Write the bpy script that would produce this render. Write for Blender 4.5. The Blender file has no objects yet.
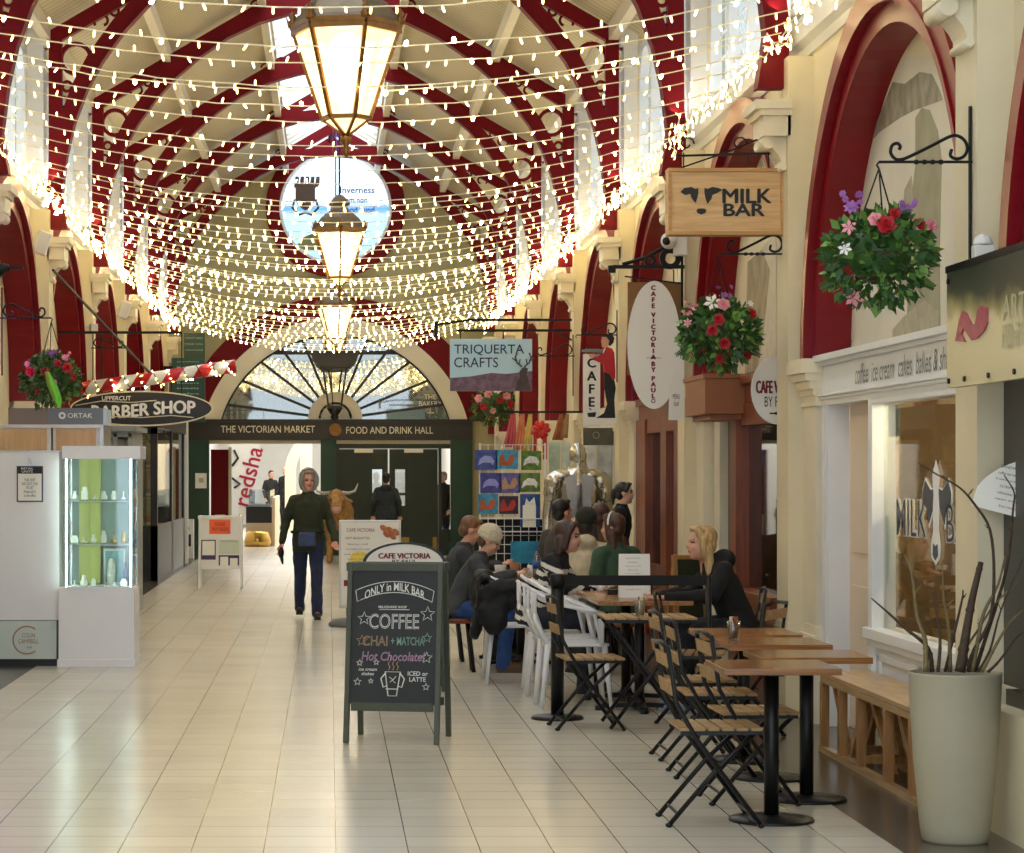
import bpy, math, random
from mathutils import Vector, Matrix, noise
random.seed(7)
C = bpy.context.scene.collection
sc = bpy.context.scene
PI = math.pi

# ---------------------------------------------------------------- camera, world, lights, exposure
F = 2500.0
VX, VY, H = 329.0, 472.0, 1.6
cam = bpy.data.cameras.new('camera'); cam_o = bpy.data.objects.new('camera', cam); C.objects.link(cam_o)
cam.sensor_width = 36.0; cam.lens = 36.0*F/1024.0
cam.shift_x = (512-VX)/1024.0; cam.shift_y = (VY-426.5)/1024.0
cam.clip_start = 0.1; cam.clip_end = 300
cam_o.location = (0, 0, H); cam_o.rotation_euler = (PI/2, 0, 0)
sc.camera = cam_o
sc.view_settings.view_transform = 'Standard'; sc.view_settings.look = 'None'
sc.view_settings.gamma = 1.0; sc.view_settings.use_curve_mapping = False
sc.view_settings.exposure = 1.55
sc.cycles.max_bounces = 7; sc.cycles.diffuse_bounces = 4; sc.cycles.glossy_bounces = 3
sc.cycles.transparent_max_bounces = 16; sc.cycles.sample_clamp_indirect = 6.0
sc.cycles.use_denoising = True

world = bpy.data.worlds.new('world'); sc.world = world; world.use_nodes = True
bgn = world.node_tree.nodes['Background']
bgn.inputs[0].default_value = (0.74, 0.86, 1.0, 1); bgn.inputs[1].default_value = 0.9

def area(name, loc, rot, sx, sy, power, color):
    l = bpy.data.lights.new(name, 'AREA'); l.shape = 'RECTANGLE'; l.size = sx; l.size_y = sy
    l.energy = power; l.color = color
    o = bpy.data.objects.new(name, l); C.objects.link(o); o.location = loc; o.rotation_euler = rot
    return o
# daylight coming down through the glazed ridge
area('ridge_daylight', (0.05, 26, 8.35), (0, 0, 0), 1.6, 46, 150, (0.93, 0.96, 1.0))
area('front_fill', (-1.8, -5.0, 3.2), (PI/2, 0, PI), 4.5, 5.0, 1900, (1.0, 0.96, 0.9))  # fill light added behind the camera to brighten surfaces facing it
area('ceiling_fill_right', (2.93, 28, 4.66), (0, PI+0.55, 0), 0.08, 38, 40, (1.0, 0.93, 0.80))  # added pair of fill lights along the ledges, brightening the ceiling
area('ceiling_fill_left', (-2.85, 28, 4.66), (0, PI-0.55, 0), 0.08, 38, 40, (1.0, 0.93, 0.80))
area('food_hall_light', (0.3, 62, 4.6), (0, 0, 0), 5.0, 18, 420, (1.0, 0.95, 0.88))

def point(name, loc, power, color, r=0.1):
    l = bpy.data.lights.new(name, 'POINT'); l.energy = power; l.color = color; l.shadow_soft_size = r
    o = bpy.data.objects.new(name, l); C.objects.link(o); o.location = loc
    return o

# ---------------------------------------------------------------- materials
def lin(c):
    return tuple(((v/255)/12.92 if v/255 <= 0.04045 else ((v/255+0.055)/1.055)**2.4) for v in c)
def new_mat(name):
    m = bpy.data.materials.new(name); m.use_nodes = True
    nt = m.node_tree; b = nt.nodes['Principled BSDF']
    return m, nt, b
def mat(name, rgb, rough=0.6, metal=0.0, var=0.0, scale=8.0, bump=0.0, emit=None, es=0.0, spec=None, coat=0.0, sheen=0.0):
    m, nt, b = new_mat(name)
    c = lin(rgb); b.inputs['Base Color'].default_value = (*c, 1)
    b.inputs['Roughness'].default_value = rough; b.inputs['Metallic'].default_value = metal
    if spec is not None: b.inputs['Specular IOR Level'].default_value = spec
    if coat: b.inputs['Coat Weight'].default_value = coat
    if sheen: b.inputs['Sheen Weight'].default_value = sheen
    tc = nt.nodes.new('ShaderNodeTexCoord')
    nz = nt.nodes.new('ShaderNodeTexNoise'); nz.inputs['Scale'].default_value = scale; nz.inputs['Detail'].default_value = 5
    nt.links.new(tc.outputs['Object'], nz.inputs['Vector'])
    if var > 0:
        rp = nt.nodes.new('ShaderNodeValToRGB')
        rp.color_ramp.elements[0].position = 0.3; rp.color_ramp.elements[1].position = 0.7
        rp.color_ramp.elements[0].color = (*[max(0, v*(1-var)) for v in c], 1)
        rp.color_ramp.elements[1].color = (*[min(1, v*(1+var*0.6)) for v in c], 1)
        nt.links.new(nz.outputs['Fac'], rp.inputs['Fac']); nt.links.new(rp.outputs['Color'], b.inputs['Base Color'])
    if bump > 0:
        bp = nt.nodes.new('ShaderNodeBump'); bp.inputs['Strength'].default_value = bump; bp.inputs['Distance'].default_value = 0.01
        nt.links.new(nz.outputs['Fac'], bp.inputs['Height']); nt.links.new(bp.outputs['Normal'], b.inputs['Normal'])
    if emit:
        b.inputs['Emission Color'].default_value = (*lin(emit), 1); b.inputs['Emission Strength'].default_value = es
    return m
def wood(name, c1, c2, rough=0.45, axis='X', scale=3.0, stretch=14.0):
    m, nt, b = new_mat(name)
    tc = nt.nodes.new('ShaderNodeTexCoord'); mp = nt.nodes.new('ShaderNodeMapping')
    s = [scale*stretch]*3; s['XYZ'.index(axis)] = scale
    mp.inputs['Scale'].default_value = s
    nz = nt.nodes.new('ShaderNodeTexNoise'); nz.inputs['Scale'].default_value = 1.0; nz.inputs['Detail'].default_value = 6; nz.inputs['Distortion'].default_value = 0.6
    rp = nt.nodes.new('ShaderNodeValToRGB'); rp.color_ramp.elements[0].position = 0.3; rp.color_ramp.elements[1].position = 0.72
    rp.color_ramp.elements[0].color = (*lin(c1), 1); rp.color_ramp.elements[1].color = (*lin(c2), 1)
    nt.links.new(tc.outputs['Object'], mp.inputs['Vector']); nt.links.new(mp.outputs['Vector'], nz.inputs['Vector'])
    nt.links.new(nz.outputs['Fac'], rp.inputs['Fac']); nt.links.new(rp.outputs['Color'], b.inputs['Base Color'])
    b.inputs['Roughness'].default_value = rough
    return m
def glass(name, tint=(0.9, 0.95, 0.95), gloss=0.12, rough=0.02):
    m = bpy.data.materials.new(name); m.use_nodes = True; nt = m.node_tree; nt.nodes.clear()
    out = nt.nodes.new('ShaderNodeOutputMaterial'); mx = nt.nodes.new('ShaderNodeMixShader')
    tr = nt.nodes.new('ShaderNodeBsdfTransparent'); gl = nt.nodes.new('ShaderNodeBsdfGlossy')
    tr.inputs['Color'].default_value = (*tint, 1); gl.inputs['Roughness'].default_value = rough
    fr = nt.nodes.new('ShaderNodeLayerWeight'); fr.inputs['Blend'].default_value = 0.35
    mr = nt.nodes.new('ShaderNodeMapRange'); mr.inputs['To Min'].default_value = gloss; mr.inputs['To Max'].default_value = min(1, gloss+0.6)
    nt.links.new(fr.outputs['Fresnel'], mr.inputs['Value']); nt.links.new(mr.outputs['Result'], mx.inputs['Fac'])
    nt.links.new(tr.outputs[0], mx.inputs[1]); nt.links.new(gl.outputs[0], mx.inputs[2]); nt.links.new(mx.outputs[0], out.inputs['Surface'])
    return m
def emis(name, rgb, s, sample=True):
    m = bpy.data.materials.new(name); m.use_nodes = True; nt = m.node_tree; nt.nodes.clear()
    out = nt.nodes.new('ShaderNodeOutputMaterial'); e = nt.nodes.new('ShaderNodeEmission')
    e.inputs[0].default_value = (*lin(rgb), 1); e.inputs[1].default_value = s
    nt.links.new(e.outputs[0], out.inputs['Surface'])
    if not sample: m.cycles.emission_sampling = 'NONE'
    return m

M = {}
M['cream'] = mat('cream_paint', (226, 212, 176), 0.6, var=0.10, scale=1.3, bump=0.25)
M['cream_trim'] = mat('cream_gloss_trim', (232, 220, 190), 0.4, var=0.05, scale=3)
M['white_shaft'] = mat('white_painted_shaft', (226, 228, 228), 0.5, var=0.05, scale=2)
M['red'] = mat('oxblood_gloss_paint', (128, 2, 18), 0.34, var=0.10, scale=2, spec=0.4)
M['red_deep'] = mat('deep_red_paint', (112, 0, 10), 0.45, var=0.10, scale=2, spec=0.18)
M['white'] = mat('white_paint', (232, 232, 230), 0.4, var=0.03, scale=4)
M['white_gloss'] = mat('white_laminate', (236, 236, 240), 0.22, var=0.02, scale=3)
M['black'] = mat('black_metal', (16, 16, 17), 0.42, 0.3, var=0.2, scale=20)
M['iron'] = mat('wrought_iron', (12, 12, 13), 0.5, 0.4, bump=0.2, scale=60)
M['blackp'] = mat('black_panel', (14, 14, 15), 0.35, var=0.1)
M['green_d'] = mat('dark_green_paint', (18, 58, 36), 0.42, var=0.12, scale=3)
M['door_green'] = mat('dark_green_door_paint', (28, 38, 16), 0.42, var=0.1, scale=3)
M['beam'] = mat('dark_brown_beam', (34, 28, 20), 0.4, var=0.1, scale=4)
M['letter_c'] = mat('cream_lettering', (232, 222, 190), 0.5)
M['letter_w'] = mat('white_lettering', (240, 240, 238), 0.5)
M['letter_k'] = mat('black_lettering', (18, 18, 18), 0.5)
M['letter_r'] = mat('red_lettering', (120, 24, 32), 0.5)
M['letter_n'] = mat('navy_lettering', (32, 44, 88), 0.5)
M['ply'] = wood('pale_pine', (198, 158, 104), (226, 190, 138), 0.5, 'X', 3, 12)
M['tabletop'] = wood('oak_tabletop', (124, 76, 36), (164, 112, 60), 0.2, 'X', 3, 14)
M['slat'] = wood('acacia_slats', (146, 112, 68), (188, 154, 104), 0.5, 'X', 4, 8)
M['bench'] = wood('pine_bench', (186, 146, 96), (214, 176, 124), 0.22, 'Y', 3, 10)
M['bench_z'] = wood('pine_post', (150, 102, 54), (186, 138, 82), 0.45, 'Z', 3, 10)
M['brown_wood'] = wood('varnished_mahogany', (104, 46, 20), (142, 70, 34), 0.35, 'Z', 2, 8)
M['brown_box'] = mat('brown_painted_box', (112, 56, 30), 0.5, var=0.08)
M['glass'] = glass('clear_glass')
M['glass_dark'] = glass('shop_window_glass', (0.75, 0.78, 0.74), 0.16)
M['glass_fan'] = glass('fanlight_glass', (0.42, 0.46, 0.40), 0.24)
M['glass_cab'] = glass('display_case_glass', (0.93, 0.98, 0.97), 0.06)
M['silver'] = mat('polished_steel', (190, 184, 170), 0.25, 0.95, var=0.1, scale=12)
M['chrome'] = mat('brushed_chrome', (200, 202, 205), 0.25, 0.9)
M['bronze'] = mat('gilt_bronze', (138, 96, 48), 0.35, 0.7, var=0.25, scale=18)
M['skin'] = mat('skin', (214, 160, 132), 0.5, var=0.06, scale=20)
M['lip'] = mat('lips', (176, 92, 84), 0.5)
M['eye'] = mat('eyes', (40, 30, 26), 0.3)
M['leaf'] = mat('leaf_green', (52, 92, 34), 0.5, var=0.45, scale=9)
M['leaf_l'] = mat('light_leaf_green', (108, 148, 62), 0.5, var=0.3, scale=9)
M['fl_red'] = mat('red_petals', (178, 22, 36), 0.5, var=0.2, scale=30)
M['fl_pink'] = mat('pink_petals', (232, 150, 158), 0.5, var=0.15, scale=30)
M['fl_white'] = mat('white_petals', (238, 232, 220), 0.5)
M['fl_purple'] = mat('purple_petals', (160, 100, 170), 0.5, var=0.2, scale=30)
M['paper'] = mat('white_paper', (238, 236, 228), 0.6)
M['wire'] = mat('clear_cream_cable', (246, 232, 190), 0.4)
M['bulb'] = emis('warm_white_bulb', (255, 222, 140), 3.2, False)
M['bulb_hi'] = emis('bright_warm_bulb', (255, 232, 170), 14.0, False)
M['pane_lit'] = None
M['speaker'] = mat('white_plastic_box', (226, 224, 216), 0.45)
M['beige_pot'] = mat('stone_beige_plastic', (168, 160, 134), 0.55, var=0.05, scale=4)
M['bark'] = mat('twig_bark', (70, 52, 34), 0.7, var=0.4, scale=30, bump=0.5)
M['bark_l'] = mat('olive_branch_bark', (120, 104, 66), 0.7, var=0.3, scale=30, bump=0.5)

# ---------------------------------------------------------------- mesh helpers
SCRATCH = bpy.data.scenes.new('scratch')       # modifiers and lettering are evaluated here, then the scene is dropped
def evaluated_mesh(o):
    SCRATCH.collection.objects.link(o); vl = SCRATCH.view_layers[0]; vl.update()
    me = bpy.data.meshes.new_from_object(o.evaluated_get(vl.depsgraph))
    bpy.data.objects.remove(o); return me
class MB:
    def __init__(s): s.v = []; s.f = []; s.m = []; s.sm = []
    def add(s, vs, fs, m=0, sm=False, T=None):
        o = len(s.v)
        for v in vs:
            v = Vector(v); s.v.append(T @ v if T else v)
        for f in fs: s.f.append([i+o for i in f]); s.m.append(m); s.sm.append(sm)
    def box(s, x0, x1, y0, y1, z0, z1, m=0, T=None):
        s.add([(x0,y0,z0),(x1,y0,z0),(x1,y1,z0),(x0,y1,z0),(x0,y0,z1),(x1,y0,z1),(x1,y1,z1),(x0,y1,z1)],
              [(0,3,2,1),(4,5,6,7),(0,1,5,4),(1,2,6,5),(2,3,7,6),(3,0,4,7)], m, False, T)
    def bar(s, a, b, w, h=None, m=0, up=(0,0,1)):
        h = h or w; a = Vector(a); b = Vector(b); d = b-a; L = d.length
        if L < 1e-6: return
        z = d/L; u = Vector(up)
        if abs(z.dot(u)) > 0.98: u = Vector((0,1,0)) if abs(z.y) < 0.9 else Vector((1,0,0))
        x = u.cross(z).normalized(); y = z.cross(x)
        T = Matrix((( x.x, y.x, z.x, a.x),(x.y, y.y, z.y, a.y),(x.z, y.z, z.z, a.z),(0,0,0,1)))
        s.box(-w/2, w/2, -h/2, h/2, 0, L, m, T)
    def tube(s, pts, r, n=8, m=0, closed=False, sm=True, cap=True):
        pts = [Vector(p) for p in pts]; k = len(pts)
        rs = r if isinstance(r, (list, tuple)) else [r]*k
        rings = []; prev = None
        for i, p in enumerate(pts):
            if closed: d = pts[(i+1) % k]-pts[i-1]
            else: d = pts[min(i+1, k-1)]-pts[max(i-1, 0)]
            if d.length < 1e-9: d = Vector((0,0,1))
            d.normalize()
            if prev is None:
                u = Vector((0,0,1)) if abs(d.z) < 0.9 else Vector((1,0,0))
                x = u.cross(d).normalized()
            else:
                x = (prev - d*prev.dot(d))
                x = x.normalized() if x.length > 1e-6 else Vector((1,0,0))
            prev = x; y = d.cross(x)
            rings.append([p + (x*math.cos(2*PI*j/n)+y*math.sin(2*PI*j/n))*rs[i] for j in range(n)])
        o = len(s.v)
        for R in rings: s.v.extend(R)
        kk = k if closed else k-1
        for i in range(kk):
            for j in range(n):
                a = o+i*n+j; b = o+i*n+(j+1) % n; i2 = (i+1) % k
                c = o+i2*n+(j+1) % n; d = o+i2*n+j
                s.f.append([a, b, c, d]); s.m.append(m); s.sm.append(sm)
        if not closed and cap:
            s.f.append([o+j for j in range(n)][::-1]); s.m.append(m); s.sm.append(False)
            s.f.append([o+(k-1)*n+j for j in range(n)]); s.m.append(m); s.sm.append(False)
    def cyl(s, a, b, r0, r1=None, n=16, m=0, sm=True):
        s.tube([a, b], [r0, r0 if r1 is None else r1], n, m, sm=sm)
    def lathe(s, prof, c=(0,0,0), n=24, m=0, sm=True, sx=1, sy=1, T=None, a0=0):
        o = len(s.v); c = Vector(c)
        for r, z in prof:
            for j in range(n):
                t = a0+2*PI*j/n
                v = Vector((c.x+r*sx*math.cos(t), c.y+r*sy*math.sin(t), c.z+z)); s.v.append(T @ v if T else v)
        for i in range(len(prof)-1):
            for j in range(n):
                s.f.append([o+i*n+j, o+i*n+(j+1) % n, o+(i+1)*n+(j+1) % n, o+(i+1)*n+j]); s.m.append(m); s.sm.append(sm)
        if prof[0][0] > 1e-5: s.f.append([o+j for j in range(n)][::-1]); s.m.append(m); s.sm.append(False)
        if prof[-1][0] > 1e-5: s.f.append([o+(len(prof)-1)*n+j for j in range(n)]); s.m.append(m); s.sm.append(False)
    def ell(s, c, r, n=14, k=9, m=0, T=None):
        prof = [(max(math.sin(PI*i/k), 1e-6), -math.cos(PI*i/k)) for i in range(k+1)]
        A = Matrix.Translation(Vector(c)) @ (T or Matrix.Identity(4)) @ Matrix.Diagonal((r[0], r[1], r[2], 1))
        s.lathe(prof, n=n, m=m, T=A)
    def prism(s, poly, axis, d0, d1, m=0):
        # poly: list of (a,b); axis 'y': (x,z) extruded in y; 'x': (y,z); 'z': (x,y)
        n = len(poly)
        def P(p, d): return (p[0], d, p[1]) if axis == 'y' else ((d, p[0], p[1]) if axis == 'x' else (p[0], p[1], d))
        s.add([P(p, d0) for p in poly]+[P(p, d1) for p in poly],
              [list(range(n))[::-1], list(range(n, 2*n))]+[[i, (i+1) % n, n+(i+1) % n, n+i] for i in range(n)], m)
    def strip(s, A, B, d0, d1, axis, m=0, closed=False):
        # solid band between two 2-D polylines A and B, extruded along axis
        n = len(A)
        def P(p, d): return (p[0], d, p[1]) if axis == 'y' else ((d, p[0], p[1]) if axis == 'x' else (p[0], p[1], d))
        for i in range(n-1 if not closed else n):
            j = (i+1) % n
            q = [A[i], A[j], B[j], B[i]]
            f = [[3,2,1,0],[4,5,6,7],[0,1,5,4],[2,3,7,6]]
            if not closed and i == 0: f.append([3,0,4,7])
            if not closed and i == n-2: f.append([1,2,6,5])
            s.add([P(p, d0) for p in q]+[P(p, d1) for p in q], f, m)
    def build(s, name, mats, parent=None, bevel=0.0, fix=True):
        me = bpy.data.meshes.new(name); me.from_pydata([tuple(v) for v in s.v], [], s.f)
        if not isinstance(mats, (list, tuple)): mats = [mats]
        for mm in mats: me.materials.append(mm)
        me.polygons.foreach_set('material_index', s.m); me.polygons.foreach_set('use_smooth', s.sm); me.update()
        if fix:
            import bmesh
            bm = bmesh.new(); bm.from_mesh(me); bmesh.ops.recalc_face_normals(bm, faces=bm.faces); bm.to_mesh(me); bm.free()
        o = bpy.data.objects.new(name, me); C.objects.link(o)
        if parent: o.parent = parent
        if bevel > 0:
            b = o.modifiers.new('bevel', 'BEVEL'); b.width = bevel; b.segments = 2; b.limit_method = 'ANGLE'; b.angle_limit = math.radians(50)
        return o

def thing(name, label, cat, loc=(0,0,0), rz=0.0, group=None):
    o = bpy.data.objects.new(name, None); C.objects.link(o); o.location = loc; o.rotation_euler = (0, 0, rz)
    o.empty_display_size = 0.1
    o['label'] = label; o['category'] = cat
    if group: o['group'] = group
    return o
def tag(o, label, cat, group=None):
    o['label'] = label; o['category'] = cat
    if group: o['group'] = group
    return o
def struct(o, label=None):
    o['kind'] = 'structure'
    if label: o['label'] = label
    return o
def copy_tree(o, parent=None, label=None):
    c = o.copy(); C.objects.link(c)
    if parent: c.parent = parent
    if label: c['label'] = label
    for ch in o.children: copy_tree(ch, c)
    return c
def at(px, py, Y): return Vector(((px-VX)/F*Y, Y, H-(py-VY)/F*Y))
def onwall(px, py, X):
    Y = F*X/(px-VX); return Vector((X, Y, H-(py-VY)/F*Y))
def gy(py): return F*H/(py-VY)

def text(body, w, h, parent, loc, rot, m, name='lettering', ext=0.002, shear=0.0, space=1.0, bold=0.0, curve=None, fat=0.0):
    cu = bpy.data.curves.new('t', 'FONT'); cu.body = body; cu.size = 1.0; cu.extrude = 0.0; cu.align_x = 'CENTER'; cu.space_line = 0.95
    cu.shear = shear; cu.space_character = space; cu.offset = bold; cu.resolution_u = 3
    me = evaluated_mesh(bpy.data.objects.new('t', cu)); bpy.data.curves.remove(cu)
    xs = [v.co.x for v in me.vertices]; ys = [v.co.y for v in me.vertices]
    if not xs: return None
    cx = (min(xs)+max(xs))/2; cy = (min(ys)+max(ys))/2
    sx = w/max(max(xs)-min(xs), 1e-6) if w else h/max(max(ys)-min(ys), 1e-6); sy = (h/max(max(ys)-min(ys), 1e-6)) if h else sx
    for v in me.vertices:
        x = (v.co.x-cx)*sx; y = (v.co.y-cy)*sy
        if curve: y += curve(x/w*2)
        v.co = (x, y, ext)
    me.materials.clear(); me.materials.append(m); me.name = name
    for p in me.polygons: p.material_index = 0
    if fat:      # heavier strokes: the letter faces repeated a hair to each side
        vs = [tuple(v.co) for v in me.vertices]; fs = [tuple(p.vertices) for p in me.polygons]; V = []; Fc = []
        for i, (dx, dy) in enumerate(((0, 0), (fat, 0), (-fat, 0), (0, fat*0.6), (0, -fat*0.6))):
            V += [(x+dx, y+dy, z-0.0001*i) for x, y, z in vs]; Fc += [tuple(k+i*len(vs) for k in f) for f in fs]
        me = bpy.data.meshes.new(name); me.from_pydata(V, [], Fc); me.materials.append(m)
    o = bpy.data.objects.new(name, me); C.objects.link(o); o.parent = parent
    o.location = loc; o.rotation_euler = rot
    return o
FACE = (PI/2, 0, 0)              # lettering that faces the camera end of the hall (-Y)
HALL = (PI/2, 0, -PI/2)          # on the right wall, facing -X
def arc(cx, cz, r, a0, a1, n, rz=None):
    rz = rz or r
    return [(cx+r*math.cos(a0+(a1-a0)*i/n), cz+rz*math.sin(a0+(a1-a0)*i/n)) for i in range(n+1)]
# ================================================================ SETTING
CX = 0.05
XR, XL = 3.17, -3.10          # wall planes
PR, PL = 3.00, -2.90          # pilaster faces
PY = [6.80+4.77*k - 4.77*0 for k in range(0, 9)]      # near faces of the pilasters: 6.8, 11.57 ... 44.96
PW = 0.40
END = 48.0

# floor: pale rectified tiles down the middle, dark tiles along both walls
def floor_mat():
    m, nt, b = new_mat('floor_tiles'); N = nt.nodes; L = nt.links
    tc = N.new('ShaderNodeTexCoord'); sp = N.new('ShaderNodeSeparateXYZ'); L.new(tc.outputs['Object'], sp.inputs[0])
    def math_(op, a, bb=None, c=None):
        n = N.new('ShaderNodeMath'); n.operation = op
        for i, v in enumerate((a, bb, c)):
            if v is None: continue
            if isinstance(v, (int, float)): n.inputs[i].default_value = v
            else: L.new(v, n.inputs[i])
        return n.outputs[0]
    P = 0.3055
    fx = math_('DIVIDE', math_('SUBTRACT', sp.outputs[0], 0.029), P)
    fy = math_('DIVIDE', math_('SUBTRACT', sp.outputs[1], 10.977), 0.3085)
    dx = math_('ABSOLUTE', math_('SUBTRACT', math_('FRACT', math_('ADD', fx, 0.5)), 0.5))
    dy = math_('ABSOLUTE', math_('SUBTRACT', math_('FRACT', math_('ADD', fy, 0.5)), 0.5))
    jx = math_('LESS_THAN', dx, 0.0085); jy = math_('LESS_THAN', dy, 0.0105)
    cmb = N.new('ShaderNodeCombineXYZ'); L.new(math_('FLOOR', fx), cmb.inputs[0]); L.new(math_('FLOOR', fy), cmb.inputs[1])
    wn = N.new('ShaderNodeTexWhiteNoise'); L.new(cmb.outputs[0], wn.inputs['Vector'])
    nz = N.new('ShaderNodeTexNoise'); nz.inputs['Scale'].default_value = 0.7; nz.inputs['Detail'].default_value = 6; L.new(tc.outputs['Object'], nz.inputs['Vector'])
    tile = N.new('ShaderNodeMix'); tile.data_type = 'RGBA'
    tile.inputs[6].default_value = (*lin((218, 211, 196)), 1); tile.inputs[7].default_value = (*lin((202, 195, 178)), 1)
    L.new(math_('MULTIPLY_ADD', wn.outputs['Value'], 0.5, math_('MULTIPLY', nz.outputs['Fac'], 0.5)), tile.inputs[0])
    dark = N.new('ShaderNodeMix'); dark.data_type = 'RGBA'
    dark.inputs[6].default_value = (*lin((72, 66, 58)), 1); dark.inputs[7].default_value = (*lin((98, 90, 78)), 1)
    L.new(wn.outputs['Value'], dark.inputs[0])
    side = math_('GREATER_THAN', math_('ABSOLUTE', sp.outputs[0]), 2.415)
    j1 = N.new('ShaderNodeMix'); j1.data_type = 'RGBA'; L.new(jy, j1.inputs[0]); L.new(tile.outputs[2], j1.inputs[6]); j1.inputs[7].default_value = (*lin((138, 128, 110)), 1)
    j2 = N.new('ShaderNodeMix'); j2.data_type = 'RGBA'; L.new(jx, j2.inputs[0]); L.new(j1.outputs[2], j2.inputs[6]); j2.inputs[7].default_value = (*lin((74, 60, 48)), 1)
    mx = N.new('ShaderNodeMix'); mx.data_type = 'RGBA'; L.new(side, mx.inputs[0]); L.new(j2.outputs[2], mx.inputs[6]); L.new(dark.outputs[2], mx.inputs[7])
    L.new(mx.outputs[2], b.inputs['Base Color'])
    rg = N.new('ShaderNodeMapRange'); rg.inputs['To Min'].default_value = 0.16; rg.inputs['To Max'].default_value = 0.30
    L.new(nz.outputs['Fac'], rg.inputs['Value']); L.new(rg.outputs[0], b.inputs['Roughness'])
    b.inputs['Specular IOR Level'].default_value = 0.5
    return m
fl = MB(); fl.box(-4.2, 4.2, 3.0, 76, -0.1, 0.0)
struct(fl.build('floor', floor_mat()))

def board_mat(name, c, dark, axis=0, pitch=0.13):
    m, nt, b = new_mat(name); N = nt.nodes; L = nt.links
    tc = N.new('ShaderNodeTexCoord'); sp = N.new('ShaderNodeSeparateXYZ'); L.new(tc.outputs['Object'], sp.inputs[0])
    d = N.new('ShaderNodeMath'); d.operation = 'DIVIDE'; L.new(sp.outputs[axis], d.inputs[0]); d.inputs[1].default_value = pitch
    f = N.new('ShaderNodeMath'); f.operation = 'FRACT'; L.new(d.outputs[0], f.inputs[0])
    lt = N.new('ShaderNodeMath'); lt.operation = 'LESS_THAN'; L.new(f.outputs[0], lt.inputs[0]); lt.inputs[1].default_value = 0.12
    nz = N.new('ShaderNodeTexNoise'); nz.inputs['Scale'].default_value = 1.2; L.new(tc.outputs['Object'], nz.inputs['Vector'])
    rp = N.new('ShaderNodeValToRGB'); rp.color_ramp.elements[0].color = (*lin([v*0.86 for v in c]), 1); rp.color_ramp.elements[1].color = (*lin(c), 1)
    L.new(nz.outputs['Fac'], rp.inputs[0])
    mx = N.new('ShaderNodeMix'); mx.data_type = 'RGBA'; L.new(lt.outputs[0], mx.inputs[0]); L.new(rp.outputs[0], mx.inputs[6]); mx.inputs[7].default_value = (*lin(dark), 1)
    L.new(mx.outputs[2], b.inputs['Base Color']); b.inputs['Roughness'].default_value = 0.5
    return m
M['boards'] = board_mat('cream_roof_boards', (220, 206, 170), (150, 134, 100), 1, 0.16)

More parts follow.
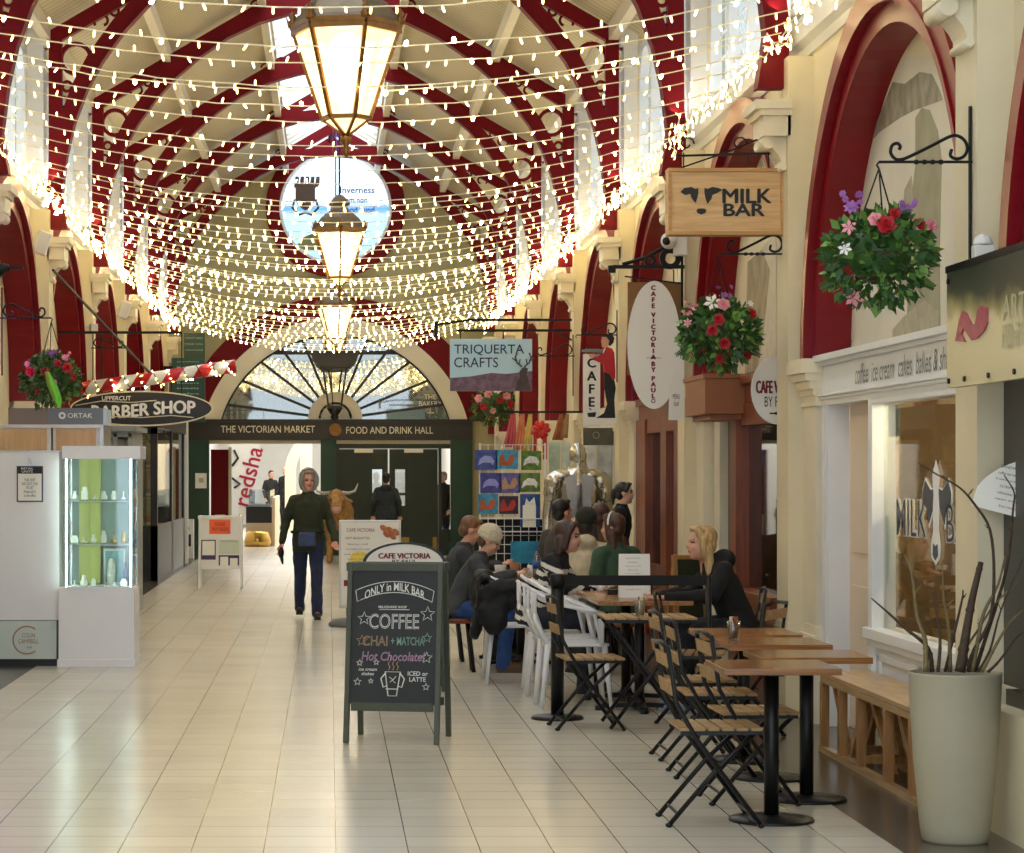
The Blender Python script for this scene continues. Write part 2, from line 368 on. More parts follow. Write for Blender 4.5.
SHOP_SOLID = [(4.0, 7.2), (11.5, 12.05), (15.8, 17.3), (20.6, 21.7), (25.4, 26.6), (30.2, END)]
def side(s):
    """s=+1 right wall, -1 left wall"""
    nm = 'right' if s > 0 else 'left'
    W = XR if s > 0 else -XL; P = PR if s > 0 else -PL
    X = lambda v: s*v
    def bx(mb, xa, xb, *r):
        a, b = sorted((X(xa), X(xb))); mb.box(a, b, *r)
    wall = MB()
    # recessed backing behind the arches and the plane face of the wall with round-headed openings cut in it
    if s > 0:
        bx(wall, W+0.15, W+0.30, 4.0, END+0.2, 2.32, 4.35)
        for (a, b) in SHOP_SOLID: bx(wall, W+0.12, W+0.30, a, b, 0, 2.34)
    else:
        bx(wall, W+0.15, W+0.30, 4.0, END+0.2, 0, 4.35)
    R = 1.84; ZS = 2.32
    for k in range(len(PY)):
        y0 = PY[k]+PW; y1 = (PY[k+1] if k+1 < len(PY) else END)
        r = max(0.4, (y1-y0-0.52)/2+0.06); yc = y0+0.05+r-0.06; rr = min(1.82, r)
        A = arc(yc, ZS, r, PI, 0, 28, rr); B = [(min(max(a[0], y0), y1), 4.36) for a in A]
        xa, xb = X(W), X(W+0.14)
        a_, b_ = min(xa, xb), max(xa, xb)
        wall.strip(A, B, a_, b_, 'x')
        zb = 2.3 if s > 0 and k < 5 else 0
        wall.box(a_, b_, yc+r, y1, zb, 4.36); wall.box(a_, b_, y0-PW, max(y0, yc-r), zb, 4.36)
        # reveal
    struct(wall.build('wall_'+nm, M['cream']))
    # upper clerestory wall with window openings
    up = MB()
    xa, xb = min(X(W+0.03), X(W+0.2)), max(X(W+0.03), X(W+0.2))
    zt = 6.2; zs = 4.62; zh = 5.95
    for k in range(len(PY)):
        y0 = PY[k]+PW; y1 = (PY[k+1] if k+1 < len(PY) else END); yc = (y0+y1)/2; hw = min(1.86, (y1-y0)/2-0.3)
        up.box(xa, xb, y0-PW, yc-hw, 4.3, zt); up.box(xa, xb, yc+hw, y1, 4.3, zt)
        up.box(xa, xb, yc-hw, yc+hw, 4.3, zs); up.box(xa, xb, yc-hw, yc+hw, zh, zt)
    struct(up.build('wall_'+nm+'_upper', M['cream']))
    for k in range(len(PY)):
        y0 = PY[k]+PW; y1 = (PY[k+1] if k+1 < len(PY) else END); yc = (y0+y1)/2; hw = min(1.86, (y1-y0)/2-0.3)
        fr = MB(); n = 4; w = 2*hw/n
        xf0, xf1 = min(X(W+0.0), X(W+0.09)), max(X(W+0.0), X(W+0.09))
        for i in range(n+1):
            yy = yc-hw+i*w; fr.box(xf0, xf1, yy-0.05, yy+0.05, zs, zh)
        fr.box(xf0, xf1, yc-hw, yc+hw, zs, zs+0.07); fr.box(xf0, xf1, yc-hw, yc+hw, zh-0.07, zh)
        for i in range(n):
            c = yc-hw+(i+0.5)*w; r = w/2-0.05; zc = zh-0.07-r
            A = arc(c, zc, r, PI, 0, 10); B = [(a[0], zh-0.06) for a in A]
            fr.strip(A, B, xf0, xf1, 'x')
        fo = fr.build('window_%d' % (k+1+(0 if s > 0 else 20)), M['white_shaft']); struct(fo)
        gb = MB(); xg = X(W+0.08)
        for i in range(n):
            c0 = yc-hw+i*w
            for q in range(1, 3): gb.bar((xg, c0+w*q/3, zs), (xg, c0+w*q/3, zh-0.1), 0.014)
            z = zs+0.2
            while z < zh-0.1: gb.bar((xg, c0, z), (xg, c0+w, z), 0.014); z += 0.2
        gb.build('glazing_bar', M['white_shaft'], fo)
        gp = MB(); gp.box(X(W+0.10)-0.003, X(W+0.10)+0.003, yc-hw, yc+hw, zs, zh)
        gp.build('pane', M['glass'], fo)
    # ledge
    lg = MB(); 
    prof = [(W+0.05, 4.34), (W-0.02, 4.34), (W-0.04, 4.39), (W-0.09, 4.42), (W-0.11, 4.50), (W-0.11, 4.55), (W+0.05, 4.62)]
    lg.prism([(X(a), b) for a, b in prof], 'y', 4.0, END)
    struct(lg.build('trim_%d' % (1 if s > 0 else 2), M['white_shaft']))
    # pilasters, corbels, arch columns, arches, upper shafts
    for k in range(len(PY)):
        y0 = PY[k]; y1 = y0+PW; ym = (y0+y1)/2
        p = MB()
        bx(p, P, W+0.03, y0, y1, 0, 4.32)
        bx(p, P-0.02, W+0.03, y0-0.02, y1+0.02, 0, 0.58)           # plinth
        bx(p, P-0.01, W, y0-0.01, y1+0.01, 0.58, 0.62)
        if s > 0 and k == 1: bx(p, P-0.09, W+0.03, y0-0.25, y0, 0, 0.62)
        struct(p.build('pilaster', M['cream']))
        cb = MB()
        # corbel: moulded cap over a curling bracket
        bx(cb, P-0.185, P+0.02, y0-0.03, y1+0.03, 3.93, 3.97); bx(cb, P-0.22, P+0.02, y0-0.05, y1+0.05, 3.97, 4.03)
        bx(cb, P-0.16, P+0.02, y0, y1, 3.80, 3.93)
        pr = [(P+0.01, 3.58), (P-0.015, 3.58), (P-0.03, 3.61), (P-0.03, 3.64), (P-0.05, 3.68), (P-0.09, 3.73), (P-0.14, 3.76), (P-0.14, 3.82), (P+0.01, 3.82)]
        cb.prism([(X(a), b) for a, b in pr], 'y', y0+0.07, y1-0.07)
        cb.cyl((X(P-0.12), y0+0.04, 3.765), (X(P-0.12), y1-0.04, 3.765), 0.045, n=14)
        cb.cyl((X(P-0.02), y0+0.05, 3.60), (X(P-0.02), y1-0.05, 3.60), 0.022, n=12)
        struct(cb.build('corbel', M['cream_trim']))
        sh = MB()
        bx(sh, P+0.06, W+0.03, y0+0.03, y1-0.03, 4.6, 6.10); bx(sh, P+0.02, W+0.03, y0, y1, 6.02, 6.2); bx(sh, P+0.04, W, y0+0.01, y1-0.01, 5.80, 5.84)
        struct(sh.build('upper_shaft', M['white_shaft']))
        # the half column that carries the arch foot on the street side of the pilaster
        for sg, ye in ((-1, y0),):
            if s > 0 and k == 1: continue
            co = MB(); ya, yb = sorted((ye, ye+sg*0.46))
            bx(co, P+0.10, W+0.1, ya+(0 if sg > 0 else .04), yb-(0 if sg < 0 else .04), 0, 2.06)
            bx(co, P+0.07, W+0.1, ya-.02, yb+.02, 0, 0.56); bx(co, P+0.085, W+0.1, ya-.01, yb+.01, 0.56, 0.62)
            for q, (dx, z0, z1) in enumerate([(0.085, 2.02, 2.05), (0.09, 2.05, 2.09), (0.075, 2.09, 2.13), (0.05, 2.13, 2.18), (0.02, 2.18, 2.23), (-0.01, 2.23, 2.29), (0.0, 2.29, 2.32)]):
                bx(co, P+dx, W+0.1, ya-(0.09-dx)*0.4*(sg < 0), yb+(0.09-dx)*0.4*(sg > 0), z0, z1)
            struct(co.build('arch_column', M['cream_trim']))
        # arch to the far side of this pilaster
        y1b = (PY[k+1] if k+1 < len(PY) else END); r = max(0.3, (y1b-y1-0.52)/2); yc = y1+0.05+r; q_ = min(0.0, 1.76-r)
        ar = MB()
        for (ra, rb, xa, xb) in ((r+0.14, r+0.30, P+0.045, W+0.02), (r+0.115, r+0.16, P+0.03, P+0.1), (r, r+0.13, P+0.09, W+0.155)):
            a_, b_ = min(X(xa), X(xb)), max(X(xa), X(xb))
            ar.strip(arc(yc, ZS, ra, PI, 0, 40, ra+q_), arc(yc, ZS, rb, PI, 0, 40, rb+q_), a_, b_, 'x')
        struct(ar.build('arch_moulding', M['red']))
side(1); side(-1)

# roof slopes with glazed ridge
def roof():
    rf = MB()
    sl = 0.59; xs = 3.25; sk = 0.8
    apex = 6.16+sl*(3.14)
    for s in (1, -1):
        x0, z0 = s*xs+CX*0, 6.16-sl*(xs-3.14); x1, z1 = CX+s*sk, apex-sl*sk
        rf.add([(x0, 4, z0), (x0, END, z0), (x1, END, z1), (x1, 4, z1), (x0, 4, z0+0.1), (x0, END, z0+0.1), (x1, END, z1+0.1), (x1, 4, z1+0.1)],
               [(0,1,2,3), (4,7,6,5), (0,4,5,1), (3,2,6,7), (0,3,7,4), (1,5,6,2)])
    struct(rf.build('ceiling', M['boards']))
    pu = MB()
    for s in (1, -1):
        for t in (0.12, 0.5, 0.97):
            x = s*xs+(CX+s*sk-s*xs)*t; z = 6.16-sl*(xs-3.14)+(apex-sl*sk-6.16+sl*(xs-3.14))*t
            pu.box(x-0.05, x+0.05, 4, END, z-0.17, z+0.01)
    struct(pu.build('trim_3', M['cream_trim']))
    gb = MB()
    for s in (1, -1):
        y = 4.3
        while y < END: gb.bar((CX+s*sk, y, apex-sl*sk), (CX, y, apex), 0.035, 0.05); y += 0.6
        gb.box(CX-0.06, CX+0.06, 4, END, apex-0.08, apex+0.02)
    struct(gb.build('window_50', M['white_shaft']))
    return apex
APEX = roof()

# iron roof trusses
def truss_mb(far):
    t = MB(); d0, d1 = -0.055, 0.055
    BR = [(2.96,4.13),(2.93,4.5),(2.88,4.9),(2.80,5.25),(2.67,5.6),(2.50,5.92),(2.26,6.25),(2.0,6.53),(1.7,6.79),(1.35,7.03),(0.95,7.22),(0.5,7.35),(0.0,7.40)]
    sl = 0.59
    for s in (1, -1):
        k = (3.0-CX)/2.96 if s > 0 else (2.9+CX)/2.96
        X = lambda x: CX+s*x*k
        P = []
        n = len(BR)
        A = []; B = []
        for i, (x, z) in enumerate(BR):
            a = BR[max(i-1, 0)]; b = BR[min(i+1, n-1)]
            tx, tz = b[0]-a[0], b[1]-a[1]; l = math.hypot(tx, tz); nx, nz = -tz/l, tx/l
            if i == n-1: nx, nz = 0.0, -1.0
            if nz > 0: nx, nz = -nx, -nz
            w = 0.075
            A.append((X(x-nx*w), z-nz*w)); B.append((X(x+nx*w), z+nz*w))
        A[0] = (X(BR[0][0]+0.02), BR[0][1]); B[0] = (X(BR[0][0]-0.16), BR[0][1])
        t.strip(A, B, d0, d1, 'y')
        A2 = [(x, z) for x, z in B]; 
        # flange along the underside of the curved brace
        F1 = []; F2 = []
        for i in range(n):
            dx, dz = B[i][0]-A[i][0], B[i][1]-A[i][1]; l = math.hypot(dx, dz) or 1
            F1.append((B[i][0], B[i][1])); F2.append((B[i][0]+dx/l*0.02, B[i][1]+dz/l*0.02))
        t.strip(F1, F2, -0.09, 0.09, 'y')
        # principal rafter
        zf = 6.10
        t.strip([(X(3.05), zf+0.05), (X(0.0), APEX-0.10)], [(X(3.05), zf-0.12), (X(0.0), APEX-0.30)], d0, d1, 'y')
        # wall post
        a, b = sorted((X(2.98), X(2.84))); t.box(a, b, d0, d1, 4.13, 6.15)
        # scroll work in the spandrel
        def ring(x, z, r, w=0.022):
            t.strip(arc(X(x), z, r+w, 0, 2*PI, 20), arc(X(x), z, r-w, 0, 2*PI, 20), -0.03, 0.03, 'y')
        ring(2.70, 5.80+0.11, 0.155)
        ring(2.79, 5.62, 0.05, 0.015)
        for (x, z, r, a0, a1) in ((2.42, 6.30, 0.09, -0.5, 4.4), (2.30, 6.40, 0.06, 1.5, 6.4), (2.83, 5.45, 0.07, 1.0, 5.8)):
            pts = []
            for q in range(13):
                aa = a0+(a1-a0)*q/12; rr = r*(1-0.55*q/12)
                pts.append((X(x)+s*rr*math.cos(aa), 0, z+rr*math.sin(aa)))
            t.tube(pts, 0.016, 6)
        for (x, z, r) in ((0.72, 7.42, 0.10), (0.95, 7.36, 0.07), (0.45, 7.50, 0.06)):
            pts = [(X(x)+s*r*(1-0.5*q/12)*math.cos(q*0.45), 0, z+r*(1-0.5*q/12)*math.sin(q*0.45)) for q in range(13)]
            t.tube(pts, 0.014, 6)
    t.bar((CX, 0, 7.42), (CX, 0, APEX-0.15), 0.06)
    return t
tr0 = truss_mb(False).build('roof_truss', M['red_deep']); struct(tr0)
for k in range(len(PY)):
    o = tr0 if k == 0 else tr0.copy()
    if k: C.objects.link(o)
    o.location = (0, PY[k]+PW/2, 0)

# ---------------------------------------------------------------- end gable and entrance screen
GY = END
def hole_wall(mb, cx, cz, r, x0, x1, z0, z1, d0, d1, n=48):
    # rectangle with a round hole, built as a fan of quads
    pts = [(cx+r*math.cos(2*PI*i/n), cz+r*math.sin(2*PI*i/n)) for i in range(n)]
    out = []
    for i in range(n):
        c, s_ = math.cos(2*PI*i/n), math.sin(2*PI*i/n)
        ts = []
        if c > 1e-9: ts.append((x1-cx)/c)
        if c < -1e-9: ts.append((x0-cx)/c)
        if s_ > 1e-9: ts.append((z1-cz)/s_)
        if s_ < -1e-9: ts.append((z0-cz)/s_)
        t = min(ts); out.append((cx+c*t, cz+s_*t))
    mb.strip(pts, out, d0, d1, 'y', closed=True)
g = MB()
WC = (0.125, 6.67); WR = 1.08
hole_wall(g, WC[0], WC[1], WR, -1.6, 1.85, 5.35, 8.1, GY, GY+0.35)
g.prism([(-1.6, 5.35), (-1.6, 7.2), (-3.3, 6.2), (-3.3, 5.35)], 'y', GY, GY+0.35)
g.prism([(1.85, 5.35), (1.85, 7.2), (3.35, 6.2), (3.35, 5.35)], 'y', GY, GY+0.35)
FC = (0.12, 1.93); FRI, FRO = 2.32, 2.62
# wall above the entrance arch
a0 = math.asin((2.58-FC[1])/FRI)
A = arc(FC[0], FC[1], FRI+0.1, PI-a0, a0, 40); B = [(p[0], 5.36) for p in A]
g.strip(A, B, GY, GY+0.35, 'y')
g.box(-3.3, A[0][0], GY, GY+0.35, 2.58, 5.36); g.box(A[-1][0], 3.35, GY, GY+0.35, 2.58, 5.36)
g.box(-3.3, -2.70, GY, GY+0.35, 0, 2.58); g.box(2.72, 3.35, GY, GY+0.35, 0, 2.58)
struct(g.build('wall_end', mat('olive_cream_gable', (176, 164, 118), 0.6, var=0.08, scale=1.5)))
rr = MB(); rr.strip(arc(WC[0], WC[1], WR, 0, 2*PI, 48), arc(WC[0], WC[1], WR+0.26, 0, 2*PI, 48), GY-0.06, GY+0.05, 'y')
struct(rr.build('trim_4', M['red_deep']))
wf = MB(); wf.strip(arc(WC[0], WC[1], WR-0.05, 0, 2*PI, 48), arc(WC[0], WC[1], WR+0.01, 0, 2*PI, 48), GY-0.03, GY+0.2, 'y')
wfo = struct(wf.build('window_60', M['white_shaft']))
# frosted sky-lit pane, softly two-toned print with the arms and the fund's name
def rose_mat():
    m = bpy.data.materials.new('printed_round_pane'); m.use_nodes = True; nt = m.node_tree; nt.nodes.clear()
    out = nt.nodes.new('ShaderNodeOutputMaterial'); tr = nt.nodes.new('ShaderNodeBsdfTranslucent'); tp = nt.nodes.new('ShaderNodeBsdfTransparent')
    tc = nt.nodes.new('ShaderNodeTexCoord'); sp = nt.nodes.new('ShaderNodeSeparateXYZ'); nt.links.new(tc.outputs['Object'], sp.inputs[0])
    mr = nt.nodes.new('ShaderNodeMapRange'); mr.inputs['From Min'].default_value = 5.7; mr.inputs['From Max'].default_value = 7.7
    nt.links.new(sp.outputs[2], mr.inputs['Value'])
    rp = nt.nodes.new('ShaderNodeValToRGB'); cr = rp.color_ramp
    cr.elements[0].color = (*lin((206, 226, 238)), 1); cr.elements[1].color = (*lin((250, 250, 250)), 1)
    e = cr.elements.new(0.42); e.color = (*lin((216, 232, 240)), 1); e = cr.elements.new(0.48); e.color = (*lin((160, 194, 226)), 1); e = cr.elements.new(0.55); e.color = (*lin((240, 246, 252)), 1)
    nt.links.new(mr.outputs[0], rp.inputs[0]); nt.links.new(rp.outputs[0], tr.inputs[0]); nt.links.new(rp.outputs[0], tp.inputs[0])
    mx = nt.nodes.new('ShaderNodeMixShader'); mx.inputs[0].default_value = 0.3
    nt.links.new(tp.outputs[0], mx.inputs[1]); nt.links.new(tr.outputs[0], mx.inputs[2]); nt.links.new(mx.outputs[0], out.inputs[0])
    return m
pn = MB(); pn.prism(arc(WC[0], WC[1], WR, 0, 2*PI, 48)[:-1], 'y', GY+0.06, GY+0.075)
pno = pn.build('pane', rose_mat(), wfo)
ink = mat('blue_grey_window_print', (34, 42, 80), 0.6)
for i, t_ in enumerate(('Inverness', 'Common', 'Good Fund')):
    text(t_, (0.66, 0.52, 0.66)[i], 0.13, pno, (WC[0]+0.42+(-0.07 if i == 1 else 0), GY+0.05, 7.02-0.19*i), FACE, ink, bold=0.02)
sh = MB(); pts = [(-0.19, 0.24), (-0.19, -0.05), (-0.1, -0.17), (0, -0.24), (0.1, -0.17), (0.19, -0.05), (0.19, 0.24)]
sx, sz = WC[0]-0.58, 6.86
sh.prism([(sx+a, sz+b) for a, b in pts], 'y', GY+0.05, GY+0.058); sh.box(sx-0.21, sx+0.21, GY+0.048, GY+0.056, sz+0.2, sz+0.28)
for q in range(5): sh.prism([(sx-0.22+q*0.1, sz+0.22), (sx-0.19+q*0.1, sz+0.42), (sx-0.12+q*0.1, sz+0.42), (sx-0.13+q*0.1, sz+0.22)], 'y', GY+0.05, GY+0.058)
for q in (-1, 1): sh.tube([(sx+q*0.2, GY+0.05, sz-0.02), (sx+q*0.25, GY+0.05, sz-0.18), (sx+q*0.12, GY+0.05, sz-0.32), (sx, GY+0.05, sz-0.27)], 0.025, 6)
sh.build('coat_of_arms', mat('brown_arms_print', (74, 54, 40), 0.6), pno)
hb = MB(); hb.prism([(WC[0]-0.75, 5.95), (WC[0]-0.6, 6.12), (WC[0]-0.4, 6.2), (WC[0]-0.2, 6.1), (WC[0]-0.05, 6.0), (WC[0]-0.1, 5.88), (WC[0]-0.6, 5.86)], 'y', GY+0.05, GY+0.058)
hb.build('printed_hill', mat('olive_print', (120, 128, 84), 0.6), pno)

# entrance arch, fanlight, beam, posts, doors
ar = MB(); ar.strip(arc(FC[0], FC[1], FRI, PI-a0, a0, 44), arc(FC[0], FC[1], FRO, PI-a0+0.03, a0-0.03, 44), GY-0.10, GY+0.1, 'y')
ar.strip(arc(FC[0], FC[1], FRI-0.02, PI-a0, a0, 44), arc(FC[0], FC[1], FRI+0.03, PI-a0, a0, 44), GY-0.12, GY+0.2, 'y')
struct(ar.build('trim_5', M['cream_trim']))
rs = MB(); rs.strip(arc(FC[0], FC[1], FRO, PI-a0-.05, a0+.05, 44), arc(FC[0], FC[1], FRO+0.42, PI-a0-.05, a0+.05, 44), GY-0.05, GY+0.05, 'y')
rs.box(-2.9, -2.4, GY-0.04, GY+0.05, 2.58, 3.5); rs.box(2.45, 3.0, GY-0.04, GY+0.05, 2.58, 3.5)
struct(rs.build('trim_6', M['red_deep']))
HB = (0.12, 2.62)
fan = MB()
for q in range(12):
    an = PI*(q+0.5)/12
    x, z = HB[0]+0.3*math.cos(an), HB[1]+0.3*math.sin(an)
    # to the rim
    for t_ in range(400):
        L_ = 0.3+t_*0.01; ex, ez = HB[0]+L_*math.cos(an), HB[1]+L_*math.sin(an)
        if math.hypot(ex-FC[0], ez-FC[1]) > FRI or (ez < 2.6): break
    fan.bar((x, GY+0.05, z), (ex, GY+0.05, ez), 0.035, 0.05)
fan.strip(arc(HB[0], HB[1], 0.28, 0, PI, 20), arc(HB[0], HB[1], 0.32, 0, PI, 20), GY+0.02, GY+0.09, 'y')
fan.strip(arc(FC[0], FC[1], FRI-0.05, PI-a0, a0, 44), arc(FC[0], FC[1], FRI, PI-a0, a0, 44), GY+0.02, GY+0.09, 'y')
for q in range(12):   # little gothic scallops where the spokes meet the rim
    an = PI*(q+0.5)/12
fan.box(-1.85, 2.1, GY+0.03, GY+0.08, 3.86, 3.93)
fo = struct(fan.build('window_61', M['beam']))
fh = MB(); fh.prism(arc(HB[0]-0.0, HB[1], 0.52, 0, PI, 20), 'y', GY+0.02, GY+0.03)
fh.prism(arc(HB[0], HB[1], 0.27, 0, PI, 20), 'y', GY-0.0, GY+0.02)
fh.build('hub_panel', M['cream_trim'], fo)
fg = MB(); fg.prism(arc(FC[0], FC[1], FRI, PI-a0, a0, 44), 'y', GY+0.10, GY+0.11)
fg.build('pane', M['glass_fan'], fo)
text('THE\nBAKERY', 0.44, 0.22, fo, (1.95, GY+0.08, 2.98), FACE, M['letter_c'])
tm_ = MB(); tm_.box(1.94, 1.96, GY+0.07, GY+0.08, 2.74, 2.85); tm_.box(1.88, 2.02, GY+0.07, GY+0.08, 2.73, 2.745); tm_.build('stand_mark', M['letter_c'], fo)

bm_ = MB(); bm_.box(-2.70, 2.75, GY-0.12, GY+0.15, 2.21, 2.60); bm_.box(-2.72, 2.77, GY-0.16, GY+0.15, 2.56, 2.61); bm_.box(-2.5, 2.5, GY-0.02, GY+0.1, 2.14, 2.21, 1)
bo = struct(bm_.build('entrance_beam', [M['beam'], M['cream_trim']]))
text('THE VICTORIAN MARKET', 1.80, 0.135, bo, (-1.17, GY-0.125, 2.42), FACE, M['letter_c'], bold=0.006)
text('FOOD AND DRINK HALL', 1.66, 0.135, bo, (1.16, GY-0.125, 2.40), FACE, M['letter_c'], bold=0.006)
rb = MB(); rb.cyl((0.12, GY-0.15, 2.41), (0.12, GY-0.11, 2.41), 0.12, n=20); rb.cyl((0.12, GY-0.17, 2.41), (0.12, GY-0.12, 2.41), 0.07, n=16)
rb.build('rosette', M['bronze'], bo)
ps = MB()
ps.box(-2.70, -2.30, GY-0.1, GY+0.15, 0, 2.21); ps.box(-0.16, 0.14, GY-0.1, GY+0.15, 0, 2.21); ps.box(2.33, 2.75, GY-0.1, GY+0.15, 0, 2.21)
for xx in (-2.70, -0.16, 2.33): ps.box(xx-0.03, xx+(0.43 if xx != -0.16 else 0.33), GY-0.13, GY+0.15, 0, 0.25)
struct(ps.build('trim_7', M['green_d']))
ds = MB(); ds.box(0.14, 2.33, GY+0.0, GY+0.1, 2.05, 2.21)
ds.box(0.14, 0.20, GY, GY+0.1, 0, 2.05); ds.box(2.10, 2.33, GY+0.05, GY+0.1, 0.0, 0.5)
ds.box(2.10, 2.16, GY, GY+0.1, 0, 2.05)
struct(ds.build('trim_8', M['door_green']))
for i, (x0, x1) in enumerate(((0.20, 1.13), (1.16, 2.09))):
    d = MB(); wx = (x0+x1)/2
    px0, px1 = (x1-0.30, x1-0.11) if i == 0 else (x0+0.11, x0+0.30)
    d.box(x0, px0, GY+0.02, GY+0.07, 0.03, 2.04); d.box(px1, x1, GY+0.02, GY+0.07, 0.03, 2.04)
    d.box(px0, px1, GY+0.02, GY+0.07, 0.03, 0.95); d.box(px0, px1, GY+0.02, GY+0.07, 1.65, 2.04); d.box(px0, px1, GY+0.02, GY+0.07, 1.15, 1.20)
    for (a, b) in ((0.15, 0.9), (1.0, 1.85)):
        xa, xb = (x0+0.10, px0-0.08) if i == 0 else (px1+0.08, x1-0.10)
        d.box(xa, xb, GY+0.0, GY+0.03, a, b)
        d.box(xa+0.04, xb-0.04, GY-0.012, GY+0.01, a+0.04, b-0.04)
    do = struct(d.build('door_%d' % (1+i), M['door_green']))
    gl = MB(); gl.box(px0, px1, GY+0.035, GY+0.045, 0.95, 1.65); gl.build('pane', M['glass'], do)
    kp = MB(); kp.box(x0+0.02, x1-0.02, GY+0.005, GY+0.02, 0.05, 0.35); kp.build('kick_plate', mat('brass_plate', (150, 120, 50), 0.35, 0.6), do)
    hd = MB(); hx = x1-0.05 if i == 0 else x0+0.05
    hd.tube([(hx, GY+0.02, 0.95), (hx, GY-0.05, 0.95), (hx, GY-0.05, 1.3), (hx, GY+0.02, 1.3)], 0.012, 8); hd.build('door_handle', M['chrome'], do)
    cl = MB(); cl.box(wx-0.18, wx+0.18, GY-0.06, GY+0.02, 1.97, 2.04); cl.build('door_closer', M['cream_trim'], do)

# ---------------------------------------------------------------- hall beyond the entrance
br = MB()
br.box(-3.4, -3.3, GY+0.35, 76, 0, 5.6); br.box(3.35, 3.45, GY+0.35, 76, 0, 5.6)
struct(br.build('wall_far_sides', M['white']))
bw = MB(); bw.box(-3.4, 3.45, 76, 76.1, 0, 5.6)
struct(bw.build('wall_far', M['white']))
bc = MB(); bc.box(-3.4, 3.45, GY+0.35, 76, 5.5, 5.6)
struct(bc.build('ceiling_far', M['white']))
ba = MB(); ba.strip(arc(0.0, 1.6, 0.9, PI*0.95, PI*0.3, 16), arc(0.0, 1.6, 1.2, PI*0.95, PI*0.3, 16), 68, 68.5, 'y'); ba.box(-1.2, -0.9, 68, 68.5, 0, 1.75)
struct(ba.build('trim_9', M['cream_trim']))
pg = MB(); pg.box(-0.75, -0.45, 66, 66.4, 0, 2.9); struct(pg.build('trim_10', M['cream_trim']))
# ================================================================ SHOPFRONTS ON THE RIGHT
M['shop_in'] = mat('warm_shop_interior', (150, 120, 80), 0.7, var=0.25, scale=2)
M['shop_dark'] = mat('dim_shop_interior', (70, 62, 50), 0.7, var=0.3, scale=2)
def room(x1, y0, y1, m, light, name, col=(1.0, 0.85, 0.62)):
    r = MB()
    r.box(x1, x1+0.05, y0, y1, 0, 2.34); r.box(3.30, x1+0.05, y0-0.05, y0, 0, 2.34); r.box(3.30, x1+0.05, y1, y1+0.05, 0, 2.34)
    r.box(3.30, x1+0.05, y0, y1, 2.32, 2.38); r.box(4.2, x1, y0, y1, -0.05, 0.0)
    struct(r.build(name, m))
    if light: point(name+'_lamp', ((3.4+x1)/2, (y0+y1)/2, 2.1), light, col, 0.15)
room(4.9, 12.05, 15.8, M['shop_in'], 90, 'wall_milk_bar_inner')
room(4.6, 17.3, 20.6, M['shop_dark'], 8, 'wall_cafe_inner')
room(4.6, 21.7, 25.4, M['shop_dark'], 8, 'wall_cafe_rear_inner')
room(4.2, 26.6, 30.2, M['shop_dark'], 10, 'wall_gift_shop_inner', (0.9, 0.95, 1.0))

# --- white milk bar front
fa = MB()
fa.box(3.13, 3.32, 12.0, 15.88, 2.02, 2.27)
fa.box(3.10, 3.32, 12.0, 15.88, 2.27, 2.295); fa.box(3.07, 3.32, 12.0, 15.88, 2.295, 2.335); fa.box(3.115, 3.32, 12.0, 15.88, 2.055, 2.075); fa.box(3.10, 3.32, 12.0, 15.88, 2.075, 2.09)
fo_ = struct(fa.build('trim_20', M['white'], bevel=0.004))
text('coffee  ice cream  cakes  bakes & shakes', 2.45, 0.12, fo_, (3.125, 13.62, 2.18), HALL, mat('thin_grey_script', (120, 116, 108), 0.5), shear=0.2)
wf = MB()
Y0, Y1, Z0, Z1 = 12.1, 14.42, 0.70, 1.99
wf.box(3.13, 3.27, Y1, Y1+0.10, 0, 2.03); wf.box(3.13, 3.27, Y0-0.1, Y0, 0, 2.03); wf.box(3.13, 3.27, Y0, Y1, Z1, 2.03)
wf.box(3.10, 3.30, Y0-0.1, Y1+0.12, Z0-0.06, Z0); wf.box(3.12, 3.28, Y0, Y1+0.1, Z0-0.10, Z0-0.06)
wf.box(3.155, 3.27, Y0-0.1, Y1+0.1, 0.0, Z0-0.1)
for a in (Y0+0.05, (Y0+Y1)/2+0.05):
    b = a+(Y1-Y0)/2-0.15
    for (p, q, r, s_) in ((a, b, 0.52, 0.56), (a, b, 0.08, 0.12), (a, a+0.04, 0.08, 0.56), (b-0.04, b, 0.08, 0.56)): wf.box(3.14, 3.16, p, q, r, s_)
wf.box(3.13, 3.27, 15.78, 15.88, 0, 2.03); wf.box(3.13, 3.27, 15.70, 15.72, 0, 2.03)
wo = struct(wf.build('window_70', M['white'], bevel=0.004))
pn = MB(); pn.box(3.20, 3.206, Y0, Y1, Z0, Z1); pn.build('pane', M['glass_dark'], wo)
# window lettering: cow-eared brush emblem between MILK and BAR
def outl(body, w, h, y, z, par):
    text(body, w, h, par, (3.196, y, z), HALL, M['letter_w'], bold=0.03)
    text(body, w*0.93, h*0.94, par, (3.192, y, z), HALL, mat('dark_window_vinyl', (36, 40, 46), 0.4), bold=-0.012)
yL = F*3.19/(911-VX); zL = H-(518-VY)/F*yL
outl('MILK', 0.74, 0.21, yL+0.005, zL, wo)
outl('BAR', 0.62, 0.21, F*3.19/(960.5-VX), zL-0.01, wo)
em = MB()
yc = F*3.19/(936-VX); zc = H-(506-VY)/F*yc
def E(pts, x0, x1, m=0): em.prism([(yc-a*2.15, zc+b) for a, b in pts], 'x', x0, x1, m)
br_ = [(0, 0.24), (0.035, 0.16), (0.022, 0.06), (0.03, -0.02), (0.026, -0.13), (0.045, -0.2), (0.04, -0.27), (0.0, -0.31), (-0.04, -0.27), (-0.045, -0.2), (-0.026, -0.13), (-0.03, -0.02), (-0.022, 0.06), (-0.035, 0.16)]
E(br_, 3.188, 3.192, 1)
